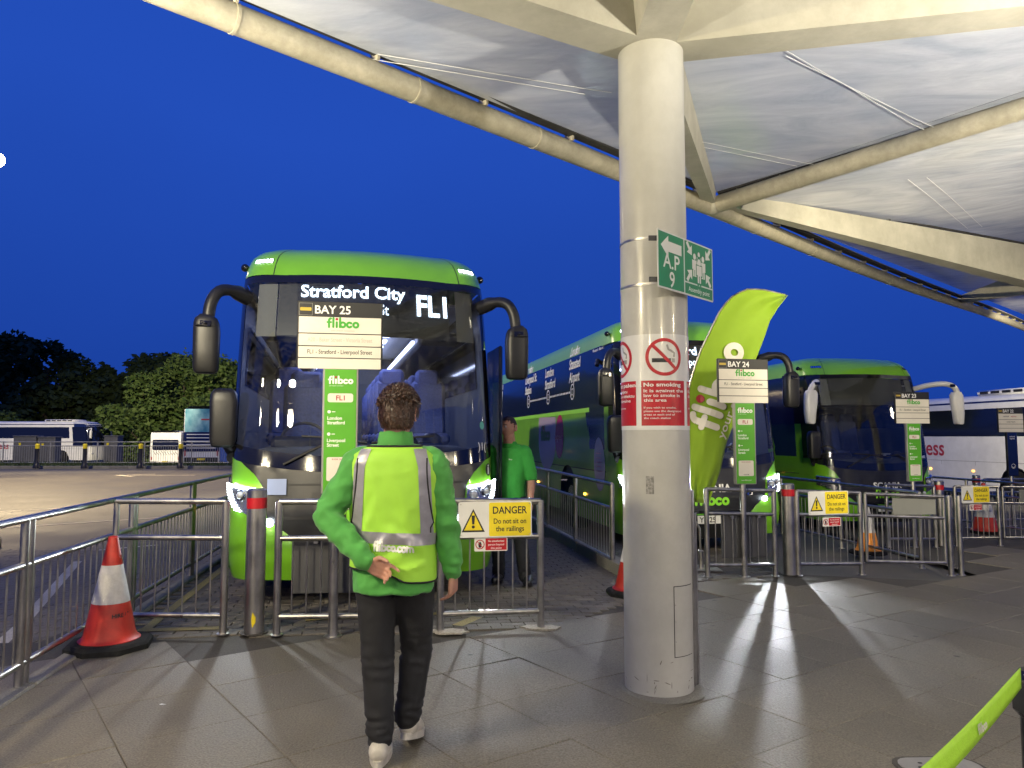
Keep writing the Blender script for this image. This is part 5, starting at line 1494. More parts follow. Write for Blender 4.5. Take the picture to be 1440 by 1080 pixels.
# ------------------------------------------------------------------ assembly point sign
t = empty('assembly_sign', (.865, 4.335, 2.61), 0, 'green assembly point sign jutting from the column on steel straps', 'sign')
ex = Vector((.668, .743, 0)); ez = Vector((0, 0, 1)); ny = ex.cross(ez)
O = Vector((0, 0, 0))
sf = lambda d: plane_fn(O, ex, ez, d)
mb = MB(); slab_on(mb, 0, -.178, .70, .178, sf(0), -.002, .002, .006); b = mb.build('board', MT['white'], t)
mb = MB(); rect_on(mb, .010, -.168, .312, .168, sf(.0026)); rect_on(mb, .326, -.09, .690, .168, sf(.0026)); rect_on(mb, .326, -.168, .690, -.10, sf(.0026)); mb.build('green_field', MT['signgreen'], b, smooth=False, recalc=False)
wh = MB(); f = sf(.0034)
wh.poly([f(x, y) for x, y in ((.035, .085), (.125, .155), (.125, .120), (.285, .120), (.285, .055), (.125, .055), (.125, .018))])
add_text(wh, 'A.P', .090, .160, -.045, f, .014, 'C', .20); add_text(wh, '9', .095, .165, -.158, f, .014, 'C')
add_text(wh, 'Assembly point', .030, .508, -.148, f, .010, 'C', .28)
def arrow(cx, cy, a):
    c, s_ = math.cos(R(a)), math.sin(R(a))
    for q in ([(-.05, -.014), (.0, -.014), (.0, .014), (-.05, .014)], [(.045, .036), (-.01, .036), (.0, .0), (.0, -.0), (.045, -.02)], ):
        pass
    P = [(-.05, -.013), (.0, -.013), (.0, -.042), (.05, .0), (.0, .042), (.0, .013), (-.05, .013)]
    wh.poly([f(cx + (x * c - y * s_) * 1.0, cy + x * s_ + y * c) for x, y in P])
arrow(.385, .125, -50); arrow(.632, .125, 230); arrow(.385, -.045, 50); arrow(.632, -.045, 130)
def figure(cx, cy, k, lift):
    g = lambda x, y, l=0.0: f(x, y, lift)
    wh.poly([g(cx + .020 * k * math.cos(q), cy + .052 * k + .022 * k * math.sin(q)) for q in np.linspace(0, 6.28, 14)[:-1]])
    wh.poly([g(cx + x * k, cy + y * k) for x, y in ((-.034, .028), (.034, .028), (.034, -.035), (.022, -.035), (.022, -.085), (.004, -.085), (.004, -.04), (-.004, -.04), (-.004, -.085), (-.022, -.085), (-.022, -.035), (-.034, -.035))])
figure(.452, .035, .95, 0); figure(.564, .035, .95, 0)
wh.build('lettering', MT['ink_white'], b, smooth=False, recalc=False)
wh = MB(); figure(.508, .064, .95, .0003); figure(.508, .004, 1.22, .0012); wh.build('figure_outline', MT['signgreen'], b, smooth=False, recalc=False)
wh = MB(); figure(.508, .064, .80, .0006); figure(.508, .004, 1.0, .0018); wh.build('middle_figures', MT['ink_white'], b, smooth=False, recalc=False)
for z in (.12, -.13):
    mb = MB(); mb.box(ex * .18 + Vector((0, 0, z)) - ny * .04, (.04, .04, .03)); mb.box(ex * .0 - ny * .03 + Vector((0, 0, z)), (.05, .012, .03)); mb.build('bracket', MT['black'], t)

# ------------------------------------------------------------------ traffic cones
def cone(x, y, label, cols, h=.74, r=.19, rot=0.0, base=.27, fold=0.0):
    t = empty('traffic_cone', G(x, y, .002), rot, label, 'traffic cone', 'traffic cones by the railings')
    bw = base
    mb = MB()
    P = [(bw * math.cos(R(a)), bw * math.sin(R(a))) for a in (22.5, 67.5, 112.5, 157.5, 202.5, 247.5, 292.5, 337.5)]
    rows = [[Vector((x_ * k, y_ * k, z)) for x_, y_ in P] for z, k in ((0, 1.0), (.035, 1.0), (.055, .93), (.062, .70))]
    mb.grid(rows, close=True); mb.poly(rows[0]); mb.poly(rows[-1]); mb.build('base', MT['rubber'], t)
    rad = lambda z: .032 + (r - .032) * (1 - (z - .05) / (h - .05)) ** 1.03
    cuts = [(.05, .33, cols[0]), (.33, .60, cols[1]), (.60, h, cols[2])] if len(cols) == 3 else [(.05, .33, cols[0]), (.33, h, cols[1])]
    for a, b_, m in cuts:
        e = .0012 if 'sleeve' in m else 0
        mb = MB(); pr = [(rad(a) + e, a)] + [(rad(z) + e, z) for z in np.linspace(a, b_, 6)[1:]]
        if b_ == h: pr += [(.024, h + .006), (.016, h + .008), (.014, h - .02)]
        if a < .1: pr = [(r + .022, .058), (r + .022, .066), (r + .004, .075)] + pr[1:]
        mb.lathe(pr, 32, caps=False); mb.build('reflective_sleeve' if 'sleeve' in m else 'cone_body', MT[m], t)
    return t
MT['conered'] = M_('cone_red', (.55, .035, .018), .5, var=.15, scale=9, damt=.2, dscale=7)
MT['sleeve'] = M_('reflective_sleeve', (.74, .72, .70), .35, var=.1, scale=14, bump=.25, bscale=90, damt=.2, dscale=6)
MT['coneorange'] = M_('cone_orange', (.72, .25, .02), .5, var=.1, scale=9)
mb_c = cone(-2.96, 5.56, 'worn red and white traffic cone on a black base, in front of the left railing', ['conered', 'sleeve', 'conered'], .80, .185, .3, .30)
mb = MB(); fnc = lambda x, y: Vector(((.135 + .0035) * math.sin(x / .14 + .35), -(.148 - .185 * (y - .25)) * math.cos(x / .14 + .35) - .004, y)); add_text(mb, 'HIRE LTD', .028, -.01, .235, fnc, .02); mb.build('stencil', MT['ink'], mb_c, smooth=False)
cone(1.225, 7.66, 'red and white traffic cone half hidden behind the column foot', ['conered', 'sleeve', 'conered'], .74, .18, .1)
cone(5.46, 11.5, 'white sleeved traffic cone with an orange foot, behind the gate at bay 23', ['coneorange', 'sleeve', 'sleeve'], .74, .17)
cone(9.55, 15.1, 'red and white traffic cone behind the farthest danger sign', ['conered', 'sleeve', 'conered'], 1.0, .24)

# ------------------------------------------------------------------ feather flag
FY = 9.42
out = [(962, 706), (960, 640), (962, 590), (970, 545), (985, 498), (1003, 462), (1018, 432), (1036, 413), (1058, 404), (1082, 406), (1110, 413)]
inn_ = [(994, 706), (1012, 660), (1022, 622), (1037, 585), (1050, 545), (1062, 515), (1072, 490), (1080, 470), (1087, 450), (1098, 431), (1111, 414)]
def fl(px, py):
    return Vector(((px - 720) / 1040 * FY, 0, CAM_H + (615 - py) / 1040 * FY))
ft = empty('feather_flag', G(2.375, FY), 0, 'lime feather flag with white lettering on a bowed mast, right of the column', 'flag')
def flag_pt(u, v):
    k = u * (len(out) - 1); i = min(len(out) - 2, int(k)); f = k - i
    a = fl(*out[i]).lerp(fl(*out[i + 1]), f); b = fl(*inn_[i]).lerp(fl(*inn_[i + 1]), f)
    p = a.lerp(b, v)
    wv = .04 * math.sin(v * 6 + u * 4) * (1 - u * .3) * min(1, v * 4) + .012 * math.sin(v * 13 - u * 9 + 1) * min(1, v * 3) + .010 * math.sin(u * 22 + v * 3) * v
    if u < .12: wv += .05 * math.sin(v * 16) * (.12 - u) / .12
    p.y = wv
    return p - Vector((2.375, 0, gz(2.375)))
mb = MB(); mb.grid([[flag_pt(u, v) for v in np.linspace(0, 1, 22)] for u in np.linspace(0, 1, 70)])
MT['flag'] = M_('lime_polyester', (.23, .385, .010), .75, var=.05, scale=5, sheen=.3)
fo = mb.build('cloth', MT['flag'], ft, recalc=False); sl = fo.modifiers.new('thick', 'SOLIDIFY'); sl.thickness = .003
mb = MB(); ms = [Vector((0, .01, .02)), Vector((-.01, .01, .5))] + [flag_pt(u, 0) + Vector((-.01, .0, 0)) for u in np.linspace(.0, 1, 20)]
mb.tube(ms, [.016] * 8 + [.011] * (len(ms) - 8), 8); mb.build('mast', MT['steel'], ft)
mb = MB(); mb.box((0, 0, .01), (.42, .42, .016), None, .004); mb.lathe([(.03, .018), (.03, .22), (.02, .23)], 12); mb.build('base_plate', MT['steel'], ft)
# lettering printed on the cloth, reading upwards
fbv = BVHTree.FromPolygons([v.co.copy() for v in fo.data.vertices], [tuple(p.vertices) for p in fo.data.polygons])
def flag_print(px, py, ang):
    o = fl(px, py) - Vector((2.375, 0, gz(2.375))); dx = Vector((math.cos(R(ang)), 0, math.sin(R(ang)))); ux = Vector((-dx.z, 0, dx.x))
    def fn(x, y, l=0.0):
        p = o + dx * x + ux * y
        h = fbv.ray_cast(Vector((p.x, -3, p.z)), Vector((0, 1, 0)))
        return Vector((p.x, (h[0].y if h[0] is not None else .05) - .022 - l * 2, p.z))
    return fn
mb = MB(); dt = MB(); wordmark(mb, dt, 0, 0, .250, flag_print(1006, 612, 70.5), .98, .0006, dense=5); mb.build('lettering', MT['cream'], fo, smooth=False); dt.build('logo_dot', MT['ink_red'], fo, smooth=False)
mb = MB(); add_text(mb, 'your airport', .095, 0, 0, flag_print(1016, 618, 68), .012, 'L', .95); mb.build('lettering', MT['cream'], fo, smooth=False)

# ------------------------------------------------------------------ belt barrier
t = empty('belt_barrier', (1.345, 1.96, gz(1.345)), 0, 'black belt barrier post with a lime belt, at the lower right corner', 'barrier')
mb = MB(); mb.lathe([(.16, 0), (.16, .02), (.12, .04), (.032, .05), (.032, .88), (.036, .885), (.036, .99), (.030, 1.0), (.004, 1.0)], 24); mb.build('post', MT['blackgloss'], t)
mb = MB(); mb.box((0, 0, .935), (.075, .075, .10), None, .01); mb.build('belt_head', MT['black'], t)
mb = MB(); mb.lathe([(.16, 0), (.16, .02), (.12, .04), (.032, .05), (.032, .99), (.004, 1.0)], 24, (-1.23, -1.12, .04)); mb.build('post', MT['blackgloss'], t)
a = Vector((-.05, -.03, .99)); b_ = Vector((-1.21, -1.10, 1.0))
def belt(x, y, l=0.0):
    f = x; sag = -.05 * math.sin(math.pi * f); tw = .35 * math.sin(math.pi * f)
    p = a.lerp(b_, f); d = (b_ - a).normalized(); n_ = Vector((d.y, -d.x, 0)).normalized()
    up = Vector((0, 0, 1)) * math.cos(tw) + n_ * math.sin(tw) * .6
    w = Vector((-d.y, d.x, 0)).normalized()
    return p + Vector((0, 0, sag)) + up * y + w * (-l)
MT['belt'] = M_('lime_webbing', (.40, .74, .03), .6, var=.06, scale=60, bump=.2, bscale=300)
mb = MB(); mb.grid([[belt(x, y) for y in (-.025, -.009, .009, .025)] for x in np.linspace(0, 1, 40)]); bo = mb.build('belt', MT['belt'], t, recalc=False)
bo.modifiers.new('thick', 'SOLIDIFY').thickness = .0016
sd = 1 if (belt(.3, .01, .004) - belt(.3, .01)).dot(Vector((-1.1, -1.9, .6)) - belt(.3, 0)) > 0 else -1
for x0 in (.16, .36, .56):
    mb = MB(); dt = MB(); wordmark(mb, dt, 0, 0, .014, lambda x, y, l=0.0: belt(x0 + .075 - x / 1.95, y - .012, sd * (.003 + l)), 1.0); mb.v += dt.v; 
    mb.f += [tuple(i + len(mb.v) - len(dt.v) for i in f_) for f_ in dt.f]; mb.m += dt.m
    mb.build('lettering', MT['cream'], bo, smooth=False)
# ------------------------------------------------------------------ people
def fuse(name, mb, voxel, mat, parent, smooth=6, disp=None, fac=.5):
    me = mb.mesh('tmp'); b = bmesh.new(); b.from_mesh(me); bmesh.ops.recalc_face_normals(b, faces=b.faces); b.to_mesh(me); b.free()
    o = bpy.data.objects.new('tmp', me); COL.objects.link(o)
    r = o.modifiers.new('r', 'REMESH'); r.mode = 'VOXEL'; r.voxel_size = voxel; r.use_smooth_shade = True
    if smooth:
        s = o.modifiers.new('s', 'SMOOTH'); s.factor = fac; s.iterations = smooth
    dg = bpy.context.evaluated_depsgraph_get()
    m2 = bpy.data.meshes.new_from_object(o.evaluated_get(dg))
    bpy.data.objects.remove(o); bpy.data.meshes.remove(me)
    if disp:
        n = len(m2.vertices); nn = [v.normal.copy() for v in m2.vertices]
        for v, q in zip(m2.vertices, nn): v.co += q * disp(v.co)
    m2.name = name; m2.materials.clear(); m2.materials.append(mat)
    m2.polygons.foreach_set('use_smooth', [True] * len(m2.polygons))
    ob = bpy.data.objects.new(name, m2); COL.objects.link(ob)
    if parent is not None: ob.parent = parent
    return ob
MT['skin'] = M_('skin', (.52, .27, .19), .5, var=.10, scale=18, bump=.05, bscale=220)
MT['skin'].node_tree.nodes['Principled BSDF'].inputs['Subsurface Weight'].default_value = .12
MT['skin'].node_tree.nodes['Principled BSDF'].inputs['Subsurface Radius'].default_value = (.02, .008, .005)
MT['hair'] = M_('brown_hair', (.045, .022, .012), .55, var=.4, scale=60, bump=.5, bscale=120, stretch=(1, 1, .2))
MT['hair_dark'] = M_('dark_hair', (.018, .013, .010), .6, var=.4, scale=60, bump=.4, bscale=120)
MT['fleece'] = M_('green_softshell', (.075, .34, .055), .78, var=.12, scale=7, bump=.06, bscale=160, sheen=.2)
MT['polo'] = M_('green_polo_cloth', (.045, .38, .05), .8, var=.10, scale=8, bump=.08, bscale=220)
MT['vest'] = M_('hi_vis_lime', (.40, .78, .06), .62, var=.06, scale=6, bump=.05, bscale=180)
MT['tape'] = M_('reflective_tape', (.36, .35, .39), .32, .25, var=.10, scale=30, bump=.06, bscale=300)
MT['trousers'] = M_('black_trousers', (.009, .009, .011), .8, var=.3, scale=12, bump=.1, bscale=240)
MT['piping'] = M_('black_piping', (.008, .008, .008), .7)
MT['shoe'] = M_('white_trainer', (.66, .62, .54), .5, var=.10, scale=20, damt=.2, dscale=18)
MT['shoe_black'] = M_('black_shoe', (.012, .012, .012), .3)
MT['eye'] = M_('eye_white', (.7, .68, .65), .2); MT['iris'] = M_('iris', (.05, .03, .02), .2)

def hand(mb, w, d, n, thumb, curl=.5, L=.185, spread=.12, fc=None):
    """w wrist, d towards the finger tips, n out of the palm side, thumb = side the thumb leaves (+-1 along d x n)"""
    w = Vector(w); d = Vector(d).normalized(); n = Vector(n); n = (n - d * n.dot(d)).normalized(); s = d.cross(n) * thumb
    k = L / .185
    for o in (-.030, -.010, .010, .029):
        mb.limb([w + s * o * .6 * k, w + d * .045 * k + s * o * .95 * k, w + d * .088 * k + s * o * 1.15 * k], [.015 * k, .0165 * k, .0135 * k], 10)
    LN = (.068, .082, .088, .078)[::1]
    for i, o in enumerate((-.030, -.010, .010, .030)):
        c = curl if fc is None else fc[i]
        p = w + d * .085 * k + s * o * 1.15 * k; v = (d + s * o * spread * 14).normalized(); P = [p]
        ln = LN[i] * k
        for q, a in ((.45, c * .9), (.30, c * 1.3), (.25, c * .8)):
            v = (v * math.cos(a) + n * math.sin(a)).normalized(); P.append(P[-1] + v * ln * q)
        mb.limb(P, [.0098 * k, .0092 * k, .0084 * k, .0072 * k], 10)
    v = (d * .55 + s * .75 + n * .35).normalized(); p = w + d * .022 * k + s * .026 * k
    P = [p, p + v * .038 * k]; v = (d * .85 + s * .25 + n * (.35 + curl * .4)).normalized(); P += [P[-1] + v * .032 * k]; v = (d * .9 + n * (.3 + curl * .5)).normalized(); P += [P[-1] + v * .024 * k]
    mb.limb(P, [.0155 * k, .0125 * k, .0105 * k, .0088 * k], 10)

def head(mb, c, yaw, pitch, sc=1.0, jaw=1.0):
    """c = middle of the skull; faces -Y before turning; returns the turning matrix"""
    M = Matrix.Rotation(yaw, 3, 'Z') @ Matrix.Rotation(pitch, 3, 'X')
    c = Vector(c); n, m = 40, 34; vs = []; fs = []
    for i in range(m + 1):
        th = min(max(math.pi * i / m, .02), math.pi - .02)
        for j in range(n):
            a = 2 * math.pi * j / n
            x, y, z = math.sin(th) * math.cos(a), math.sin(th) * math.sin(a), math.cos(th)
            px, py, pz = x * .076, y * .096, z * .118
            if z < 0:                                    # jaw narrows, chin comes forward
                f = min(1, -z / .9)
                px *= 1 - .30 * f ** 1.4; py = py * (1 - .30 * f) - .012 * f
                if y > 0: py *= 1 - .28 * f
            if y < 0:                                    # face plane
                fx = x / .35
                py += -.022 * math.exp(-(x / .16) ** 2 - ((z + .16) / .17) ** 2) - .012 * math.exp(-(x / .13) ** 2 - ((z + .28) / .10) ** 2)   # nose
                py += .010 * (math.exp(-((x - .38) / .16) ** 2 - ((z - .02) / .11) ** 2) + math.exp(-((x + .38) / .16) ** 2 - ((z - .02) / .11) ** 2))   # sockets
                py += -.005 * math.exp(-(x / .5) ** 2 - ((z - .17) / .08) ** 2)                 # brow
                py += -.006 * math.exp(-(x / .28) ** 2 - ((z + .53) / .06) ** 2) + .005 * math.exp(-(x / .3) ** 2 - ((z + .60) / .035) ** 2)   # lips
                py += -.010 * jaw * math.exp(-(x / .26) ** 2 - ((z + .88) / .14) ** 2)        # chin
            vs.append(c + M @ Vector((px, py, pz)) * sc)
    for i in range(m):
        for j in range(n):
            a = i * n + j; b = i * n + (j + 1) % n; fs.append((a, b, b + n, a + n))
    fs.append(tuple(range(n))[::-1]); fs.append(tuple(m * n + j for j in range(n)))
    mb.add(vs, fs)
    for sx in (-1, 1):                                    # ears
        e = c + M @ Vector((sx * .076, .012, -.004)) * sc
        P = [e + M @ Vector((sx * .010, .012 * math.cos(a) + .008, .030 * math.sin(a))) * sc for a in np.linspace(-1.9, 2.3, 9)]
        mb.limb(P, [.0065 * sc] * 9, 8); mb.limb([e + M @ Vector((0, 0, -.018)) * sc, e + M @ Vector((sx * .004, .006, .015)) * sc], [.009, .011], 8)
    return M

def strands(name, c, M, mat, parent, count, keep, ln, r_=(.079, .100, .122), seed=1, flow=(0, .5, -1), lift=.004):
    r = random.Random(seed); mb = MB(); c = Vector(c)
    k = 0
    while k < count:
        v = Vector((r.gauss(0, 1), r.gauss(0, 1), r.gauss(0, 1))).normalized()
        if not keep(v): continue
        k += 1
        p = Vector((v.x * r_[0], v.y * r_[1], v.z * r_[2])); nn = Vector((v.x / r_[0], v.y / r_[1], v.z / r_[2])).normalized()
        f = Vector(flow) + Vector((r.gauss(0, .35), r.gauss(0, .35), r.gauss(0, .25)))
        whirl = Vector((-v.y, v.x, 0)) * .4
        t = (f + whirl - nn * (f + whirl).dot(nn)).normalized(); s = t.cross(nn) * .0021 * r.uniform(.6, 1.6)
        L = ln * r.uniform(.6, 1.25)
        a = p; b = p + t * L * .5 + nn * lift * r.uniform(.6, 1.6); e = p + t * L + nn * lift * r.uniform(-.3, 1.6)
        P = [a - s, a + s, b + s, b - s, e]
        mb.add([c + M @ q for q in P], [(0, 1, 2, 3), (3, 2, 4)])
    o = mb.build(name, MT['strand'], parent, smooth=False, recalc=False); o['kind'] = 'stuff'
    return o
def nz3(p, s, seed=0.0): return mnoise.noise(Vector((p[0] * s + seed, p[1] * s, p[2] * s)))
def folds(p):
    r1 = .5 - abs(nz3((p.x + p.z * .5, p.y, p.z * .8 - p.x * .4), 8, 3)) * 1.6
    r2 = .5 - abs(nz3((p.x * .7 - p.z * .6, p.y, p.z), 13, 8)) * 1.6
    return .006 * r1 + .0045 * r2 + .002 * nz3(p, 34, 5)

hm = bpy.data.materials.new('hair_strand'); hm.use_nodes = True; hn = hm.node_tree.nodes; hl_ = hm.node_tree.links
hg = hn.new('ShaderNodeNewGeometry'); hr = hn.new('ShaderNodeValToRGB'); hr.color_ramp.elements[0].color = (.018, .009, .005, 1); hr.color_ramp.elements[1].color = (.085, .038, .018, 1)
hl_.new(hg.outputs['Random Per Island'], hr.inputs['Fac']); hl_.new(hr.outputs['Color'], hn['Principled BSDF'].inputs['Base Color']); hn['Principled BSDF'].inputs['Roughness'].default_value = .42
MT['strand'] = hm
# ---- the walking person, seen from behind
WX, WY = -.575, 3.66
pw = empty('person', (WX, WY, 0), 0, 'person walking away in a lime hi-vis vest, green jacket, black trousers and white trainers', 'person')
# torso surface: height, centre x, centre y, half width, half depth, (front of the body is +Y)
TS = [(.795, -.005, .01, .192, .128), (.90, -.006, .015, .190, .130), (1.0, -.005, .02, .184, .125), (1.12, -.004, .022, .192, .126), (1.25, -.002, .02, .205, .128), (1.36, 0, .015, .212, .122), (1.42, 0, .01, .207, .110), (1.455, 0, .005, .185, .097), (1.485, .0, .0, .145, .082), (1.51, .0, .0, .095, .068)]
def tsec(z):
    if z <= TS[0][0]: return TS[0][1:]
    for a, b in zip(TS, TS[1:]):
        if z <= b[0]:
            f = (z - a[0]) / (b[0] - a[0]); f = f * f * (3 - 2 * f) * .5 + f * .5
            return tuple(a[i] + (b[i] - a[i]) * f for i in range(1, 5))
    return TS[-1][1:]
def crease(x, z):
    """diagonal pull creases towards the hand behind the back, soft folds at the waist"""
    w = 0
    for (x0, z0, ax_, L, am, wd) in ((-.05, 1.02, .9, .22, .008, .020), (.03, .98, .55, .2, .007, .018), (.10, 1.04, -.5, .2, .006, .02), (-.10, 1.16, 1.2, .18, .005, .018), (.06, 1.20, 1.9, .2, .004, .02), (.12, .93, .25, .16, .006, .014), (-.12, .95, .1, .12, .006, .014), (.0, 1.32, 1.5, .16, .003, .02)):
        dx, dz = x - x0, z - z0; u = dx * math.cos(ax_) + dz * math.sin(ax_); v = -dx * math.sin(ax_) + dz * math.cos(ax_)
        w += am * math.exp(-(v / wd) ** 2) * math.exp(-(u / L) ** 2 * 2.5) - am * .6 * math.exp(-((v - wd * 1.6) / wd) ** 2) * math.exp(-(u / L) ** 2 * 2.5)
    return 1.6 * w + .006 * (.4 - abs(nz3((x + z * .4, 0, z * .5), 9, 2)) * 1.5) + .003 * nz3((x, 0, z), 22, 6)
def torso(x, z, off=0.0):
    """point on the back"""
    cx, cy, a, b = tsec(z)
    a += off; b += off
    q = max(-1, min(1, (x - cx) / a)); c = (1 - abs(q) ** 2.5) ** (1 / 2.5)
    return Vector((x, cy - b * c - crease(x, z) * c, z))
def torso_a(t, z, off=0.0):
    cx, cy, a, b = tsec(z); a += off; b += off
    c, s_ = math.cos(t), math.sin(t); p = 2.5
    x = cx + a * math.copysign(abs(c) ** (2 / p), c); y = cy + b * math.copysign(abs(s_) ** (2 / p), s_)
    if s_ < 0: y -= crease(x, z) * (1 if abs(c) < .8 else .3)
    return Vector((x, y, z))
# body: one continuous surface
LSH, RSH = Vector((-.185, .01, 1.40)), Vector((.185, .01, 1.40))
LEL, LWR = Vector((-.312, -.075, 1.165)), Vector((-.095, -.170, .952))
REL, RWR = Vector((.245, .03, 1.12)), Vector((.285, .055, .865))
HP = [(Vector((-.088, .02, .86)), Vector((-.075, .01, .48)), Vector((-.055, -.02, .095))), (Vector((.088, .03, .86)), Vector((.100, .12, .50)), Vector((.055, .12, .14)))]
bd = MB()
bd.rings([(a[1], a[2], a[0], a[3] - .03, a[4] - .03) for a in TS], 24, 2.4)
bd.limb([(0, 0, 1.44), (.0, .01, 1.53), (.005, .02, 1.60)], [.072, .064, .064], 16)
HC = Vector((.012, .025, 1.655))
HM = head(bd, HC, R(180 - 8), R(6), 1.06)
for sh, el, wr in ((LSH, LEL, LWR), (RSH, REL, RWR)):
    bd.limb([sh, sh.lerp(el, .5), el, el.lerp(wr, .35), wr], [.05, .044, .038, .036, .026], 12)
for h, k, a in HP: bd.limb([h, h.lerp(k, .5), k, k.lerp(a, .35), a], [.078, .066, .05, .048, .034], 12)
hand(bd, LWR, (.92, .05, -.34), (-.12, -1, -.15), -1, .7, .18, .0, (1.0, .95, .85, .30))
hand(bd, RWR, (-.03, .10, -1), (-.95, .3, 0), 1, .62, .18, .02)
fuse('body', bd, .0055, MT['skin'], pw, 3)
# hair: cap and strands
hb = MB(); hb.ball((0, 0, 0), (.0905, .114, .134), 36, 26)
keep = lambda v: v.z > (-.42 if v.y > .35 else (-.30 if abs(v.x) < .75 and v.y > 0 else (.30 if v.y < -.35 else .05)))
hv = [Vector(v) for v in hb.v]; hf = [f for f in hb.f if all(keep(Vector((hv[i].x / .0905, hv[i].y / .114, hv[i].z / .134))) for i in f)]
hb.v = [tuple(HC + HM @ (v * (1 + .018 * nz3(v, 40, 1)) * .985)) for v in hv]; hb.f = hf; hb.m = [0] * len(hf)
ho = hb.build('hair', MT['hair'], pw)
strands('hair_strands', HC, HM, MT['hair'], ho, 6000, keep, .040, (.088, .111, .131), 4, (0, .25, -1), .007)
strands('crown_strands', HC, HM, MT['hair'], ho, 2600, lambda v: v.z > .35, .045, (.087, .110, .129), 21, (.5, .2, -.1), .020)
# jacket: torso and sleeves in one
jk = MB()
jk.rings([(a[1], a[2], a[0], a[3], a[4]) for a in TS[:-1]], 30, 2.5)
def sleeve(sh, el, wr, r0):
    w2 = el.lerp(wr, .93)
    jk.limb([sh + (sh - el).normalized() * .01, sh.lerp(el, .3), sh.lerp(el, .7), el, el.lerp(wr, .4), el.lerp(wr, .75), w2], [.082, .079, .071, .067, .060, .052, .046], 18)
sleeve(LSH, LEL, LWR, .08); sleeve(RSH, REL, RWR, .08)
jk.limb([(-.13, .0, 1.44), (0, -.005, 1.475), (.13, .0, 1.44)], [.055, .06, .055], 14)
def jdisp(p):
    w = folds(p) * 1.9
    if p.x < -.2 or (p.z < 1.15 and p.y < -.12):       # creases round the bent elbow
        w += .006 * math.sin((p.z * 60 + p.x * 45)) * math.exp(-((p - LEL).length / .13) ** 2)
        w += .005 * math.sin((p.x * 95 - p.z * 30)) * math.exp(-((p - LEL.lerp(LWR, .8)).length / .08) ** 2)
    if p.x > .2:
        w += .005 * math.sin(p.z * 75 + p.y * 30) * math.exp(-((p - REL).length / .12) ** 2)
        w += .0045 * math.sin(p.z * 110 + p.x * 40) * math.exp(-((p - REL.lerp(RWR, .85)).length / .07) ** 2)
    if p.z < .88: w += .004 * math.sin(p.x * 40 + p.z * 14) * (.88 - p.z) / .09
    return w
fuse('jacket', jk, .009, MT['fleece'], pw, 7, jdisp)
cl = MB(); prof = [(.079, 1.50), (.078, 1.53), (.072, 1.563), (.070, 1.568), (.066, 1.562), (.066, 1.50)]
rows = []
for r_, z in prof: rows.append([Vector((r_ * 1.12 * math.cos(a), .006 + r_ * .98 * math.sin(a) + (.010 if z > 1.55 and math.sin(a) > 0 else 0), z + .012 * math.cos(a * 1) * 0 + (.006 * nz3((math.cos(a), math.sin(a), 0), 2)))) for a in np.linspace(0, 2 * math.pi, 37)[:-1]])
cl.grid(rows, close=True); cl.build('collar', MT['fleece'], pw)
# vest
vz = [.86] + list(np.linspace(.875, 1.50, 44))
hem = lambda t: .90 - .035 * math.sin(t * 1.0 + .3) * (1 if math.sin(t) < 0 else 0)
def vhem(x): return .862 + .055 * max(0, min(1, (.06 - x) / .16)) + .014 * math.exp(-((x + .02) / .06) ** 2) - .012 * max(0, x) / .19
VO = .021
ve = MB(); rows = []
ths = np.linspace(0, 2 * math.pi, 73)[:-1]
for i in range(46):
    row = []
    for t in ths:
        x0 = torso_a(t, .95).x; zlo = vhem(x0); z = zlo + (1.496 - zlo) * i / 45
        row.append(torso_a(t, z, VO - .012 * max(0, (z - 1.46) / .04)))
    rows.append(row)
ve.grid(rows, close=True); vo = ve.build('hi_vis_vest', MT['vest'], pw)
tu = MB(); tu.tube([p for p in rows[0]] + [rows[0][0]], .0045, 6, False); tu.tube([p for p in rows[-1]] + [rows[-1][0]], .0065, 6, False); tu.build('hem_piping', MT['piping'], vo)
for sx in (-1, 1):       # armhole piping
    P = []
    for a in np.linspace(-.15, 1.0, 16):
        z = 1.13 + a * .31; x = sx * (.196 - .030 * math.sin(max(0, min(1, a)) * math.pi * .5) - (.012 if a < 0 else 0))
        cx, cy, aa, bb = tsec(z); x = sx * min(abs(x), aa + VO - .004)
        q = torso(x, z, VO + .002); P.append(q)
    m_ = MB(); m_.tube(P, .0042, 6); m_.build('armhole_piping', MT['piping'], vo)
    # sides of vest closing to arm: vertical reflective band, over the shoulder
    m_ = MB(); rws = []
    for z in np.linspace(1.055, 1.485, 40):
        f = (z - 1.055) / .43; xc = sx * (.152 + (.018 * (1 - f)) - .022 * max(0, f - .8) / .2); w = .028
        cx, cy, aa, bb = tsec(z); lim = aa + VO - .004
        rws.append([torso(max(-lim, min(lim, xc + q * w)), z, VO + .0022) for q in (-1, -.5, 0, .5, 1)])
    m_.grid(rws); m_.build('reflective_band', MT['tape'], vo, recalc=False)
m_ = MB(); rws = []
for t in np.linspace(math.pi + .12, 2 * math.pi - .12, 70):
    rws.append([torso_a(t, z + .012 * math.cos(t) * -1, VO + .0030) for z in (1.035, 1.055, 1.075, 1.090)])
m_.grid(rws); m_.build('reflective_band', MT['tape'], vo, recalc=False)
m_ = MB(); dt = MB(); vf = lambda x, y, l=0.0: torso(x + .016, 1.012 + y - x * .06, VO + .0035 + l)
wordmark(m_, dt, -.098, -.012, .030, vf, .74, .0003, '.com'); m_.build('lettering', MT['ink_white'], vo, smooth=False)
